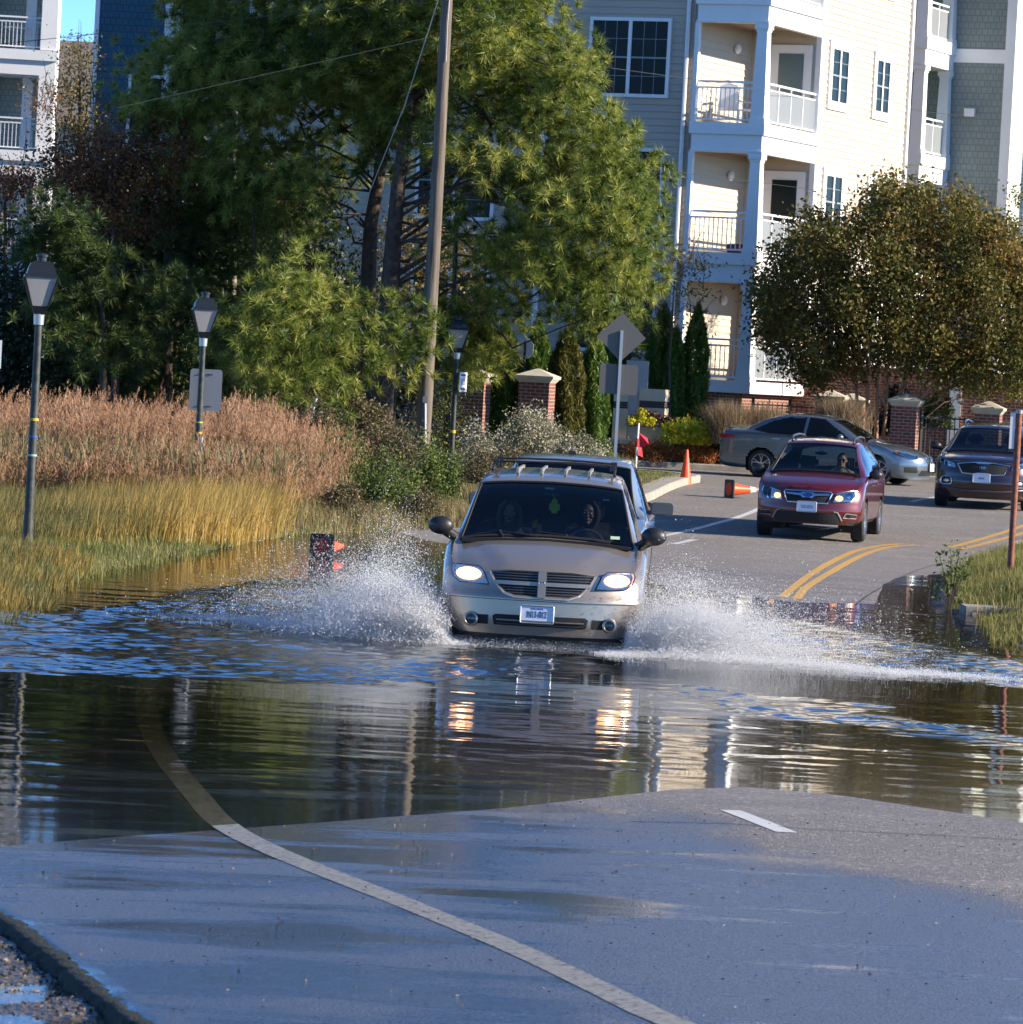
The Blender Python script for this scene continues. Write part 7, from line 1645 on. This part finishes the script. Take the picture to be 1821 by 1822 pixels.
# ================================================================ splash
def splash():
    rng = np.random.default_rng(200); m = bpy.data.materials.new('spray_water'); m.use_nodes = True; N = m.node_tree.nodes; b_ = N['Principled BSDF']
    b_.inputs['Base Color'].default_value = (.93,.94,.96,1); b_.inputs['Roughness'].default_value = .25; b_.inputs['Transmission Weight'].default_value = .0; b_.inputs['IOR'].default_value = 1.33; b_.inputs['Specular IOR Level'].default_value = .7
    tl = N.new('ShaderNodeBsdfTranslucent'); tl.inputs['Color'].default_value = (.95,.96,.98,1); mx = N.new('ShaderNodeMixShader'); mx.inputs[0].default_value = .45; m.node_tree.links.new(b_.outputs[0], mx.inputs[1]); m.node_tree.links.new(tl.outputs[0], mx.inputs[2]); m.node_tree.links.new(mx.outputs[0], N['Material Output'].inputs['Surface'])
    oct_ = np.array([[1,0,0],[-1,0,0],[0,1,0],[0,-1,0],[0,0,1],[0,0,-1]], float); of = np.array([[0,2,4],[2,1,4],[1,3,4],[3,0,4],[2,0,5],[1,2,5],[3,1,5],[0,3,5]])
    def drops(name, C, r, label):
        k = C[:, 2] > -.005; C = C[k]; r = r[k]; n = len(C); st = np.stack([rng.uniform(.7,1.3,n), rng.uniform(.7,1.3,n), rng.uniform(.8,1.7,n)], 1)
        V = oct_[None]*r[:, None, None]*st[:, None]; R = rotmats(n, rng)*.5+np.eye(3)*.5; V = np.einsum('nij,nkj->nki', R, V)+C[:, None]
        Fc = (np.arange(n)*6)[:, None, None]+of[None]
        props(npmesh(name, V.reshape(-1, 3), Fc.reshape(-1, 3), m, smooth=True), label, kind='stuff')
    def jets(nj, per, x0, y0, side, vx, vz, vy, tmax, wmin=.012, wmax=.09):
        """ropes and sheets of water: every jet leaves the tyre with its own speed and breaks up as it flies"""
        out = []
        for j in range(nj):
            sx = abs(rng.normal(*vx)); sz = abs(rng.normal(*vz)); sy = rng.normal(*vy); t0 = rng.uniform(.05, 1)*tmax; ln = rng.uniform(.03, .20); fan = rng.uniform(.02, .16)
            n = int(per*rng.uniform(.3, 1.8)); t = np.clip(t0+rng.normal(0, ln*.5, n), .01, None); kx = 1+rng.normal(0, fan, n); kz = 1+rng.normal(0, fan*.8, n)
            q = np.stack([x0+side*sx*kx*t, y0+sy*t+rng.normal(0, .06, n)*t*3, sz*kz*t-4.9*t*t], 1); q += rng.normal(size=q.shape)*(wmin+(wmax-wmin)*t[:, None]); out.append(q)
        return np.concatenate(out)
    XL, XR, Y0 = -.52, 1.16, 45.25
    L1 = np.concatenate([jets(520, 270, XL, Y0, -1, (2.1, .9), (2.65, .6), (.8, .9), .55), jets(400, 270, XL, Y0, -1, (3.3, 1.1), (2.5, .7), (1.6, .9), .50)])
    R1 = np.concatenate([jets(460, 260, XR, Y0-.1, 1, (2.0, 1.1), (2.6, .6), (.8, .8), .48), jets(500, 270, XR, Y0-.1, 1, (4.2, 1.4), (2.2, .6), (.9, .8), .42)])
    for nm, Q_, lb in (('spray', L1, 'fan of spray thrown up left of the minivan'), ('spray', R1, 'fan of spray thrown up right of the minivan')):
        sz_ = .0021+.0058*rng.uniform(size=len(Q_))**5; drops(nm, Q_, sz_, lb)
    def front(xa, xb, ya, yb, n, hz, th, name, label, pw=1.0):
        u = rng.uniform(0, 1, n)**pw; wob = .16*np.sin(u*9+xb)+.10*np.sin(u*19)+.06*np.sin(u*47+1)+.05*vnoise(u*90, u*0, 1., 31); lump = .3+np.clip(vnoise(u*60, u*0+xb, 1.0, 21)*1.1+vnoise(u*170, u*0+xb, 1.0, 22)*.7+.45, 0, 2)
        C = np.stack([xa+(xb-xa)*u+rng.normal(0, .09, n), ya+(yb-ya)*u+wob+rng.normal(0, th, n)*(1+2*rng.uniform(size=n)**3), np.abs(rng.normal(0, hz, n))*(1.02-u)**1.1*lump*np.clip(.25+u*7, 0, 1)], 1)
        C = C[rng.uniform(size=n) < (.25+lump*.6)*np.clip(2.2*(1-u), 0, 1)]; drops(name, C, .0025+.004*rng.uniform(size=len(C))**2, label)
    front(-.45, -3.7, 45.3, 48.1, 90000, .075, .17, 'wave_foam', 'broken white foam along the wave running left from the minivan', 1.5)
    front(1.0, 5.3, 45.1, 44.2, 100000, .075, .17, 'wave_foam', 'broken white foam along the wave running right from the minivan', 1.35)
    n = 12000; C = np.stack([rng.uniform(-.6, 1.2, n), rng.normal(45.35, .2, n), np.abs(rng.normal(0, .035, n))], 1); drops('bumper_foam', C, .002+.003*rng.uniform(size=n)**2, 'foam under the minivan bumper')
    for nm, xc, sg, hz, lb in (('dense_spray', -.75, -1, .30, 'dense white spray at the left front wheel'), ('dense_spray', 1.32, 1, .22, 'dense white spray at the right front wheel')):
        n = 60000; ex = np.abs(rng.exponential(.45, n)); C = np.stack([xc+sg*ex+rng.normal(0, .10, n), rng.normal(45.8, .28, n)+ex*.5, np.abs(rng.normal(0, hz, n))*(.35+1.3*np.exp(-((ex-.45)/.45)**2))], 1); drops(nm, C, .003+.004*rng.uniform(size=n)**2, lb)
    # scattered landing droplets on the water behind
    n = 16000; C = np.stack([rng.uniform(-3.0, .2, n), rng.uniform(46.5, 54, n), np.abs(rng.normal(0, .03, n))], 1); drops('landing_drops', C, .002+.003*rng.uniform(size=n)**2, 'droplets landing on the water left of the minivan')
    n = 20000; C = np.stack([rng.uniform(1.2, 4.4, n), rng.uniform(45, 52.5, n), np.abs(rng.normal(0, .03, n))], 1); C = C[rng.uniform(size=n) < np.exp(-(C[:,0]-1.2)/2.4)]; drops('landing_drops', C, .002+.0032*rng.uniform(size=len(C))**2, 'droplets landing on the water right of the minivan')
splash()
# pebbles and leaf litter on the near asphalt
def litter():
    rng = np.random.default_rng(300); n = 2400; x = rng.uniform(-2.5, 4, n); y = rng.uniform(17, 29, n); k = inroad(x, y, .1) & (Troad(x, y) > 0); x, y = x[k], y[k]
    leaves('leaf_litter', np.stack([x, y, Troad(x, y)+.006], 1), .016, leafmat('litter', [(.02,.015,.01),(.10,.05,.02),(.30,.25,.2)], .8, .0), None, rng, up=.6, jit=.8); o = bpy.data.objects['leaf_litter']; props(o, 'small leaves and grit scattered on the wet asphalt', kind='stuff')
    n = 6500; u = rng.uniform(0, 1, n); y = 16.5+u*9; x = np.interp(y, _ly, _lx)-np.abs(rng.normal(0, .5, n))-.02; z = Tground(x, y); 
    C = np.stack([x, y, z], 1); leaves('gravel', C, .017, leafmat('gravel_stone', [(.03,.027,.024),(.07,.058,.045),(.16,.13,.10)], .6, .0), None, rng, aspect=.8, jit=.6); props(bpy.data.objects['gravel'], 'gravel and debris on the near left shoulder', kind='stuff')
litter()
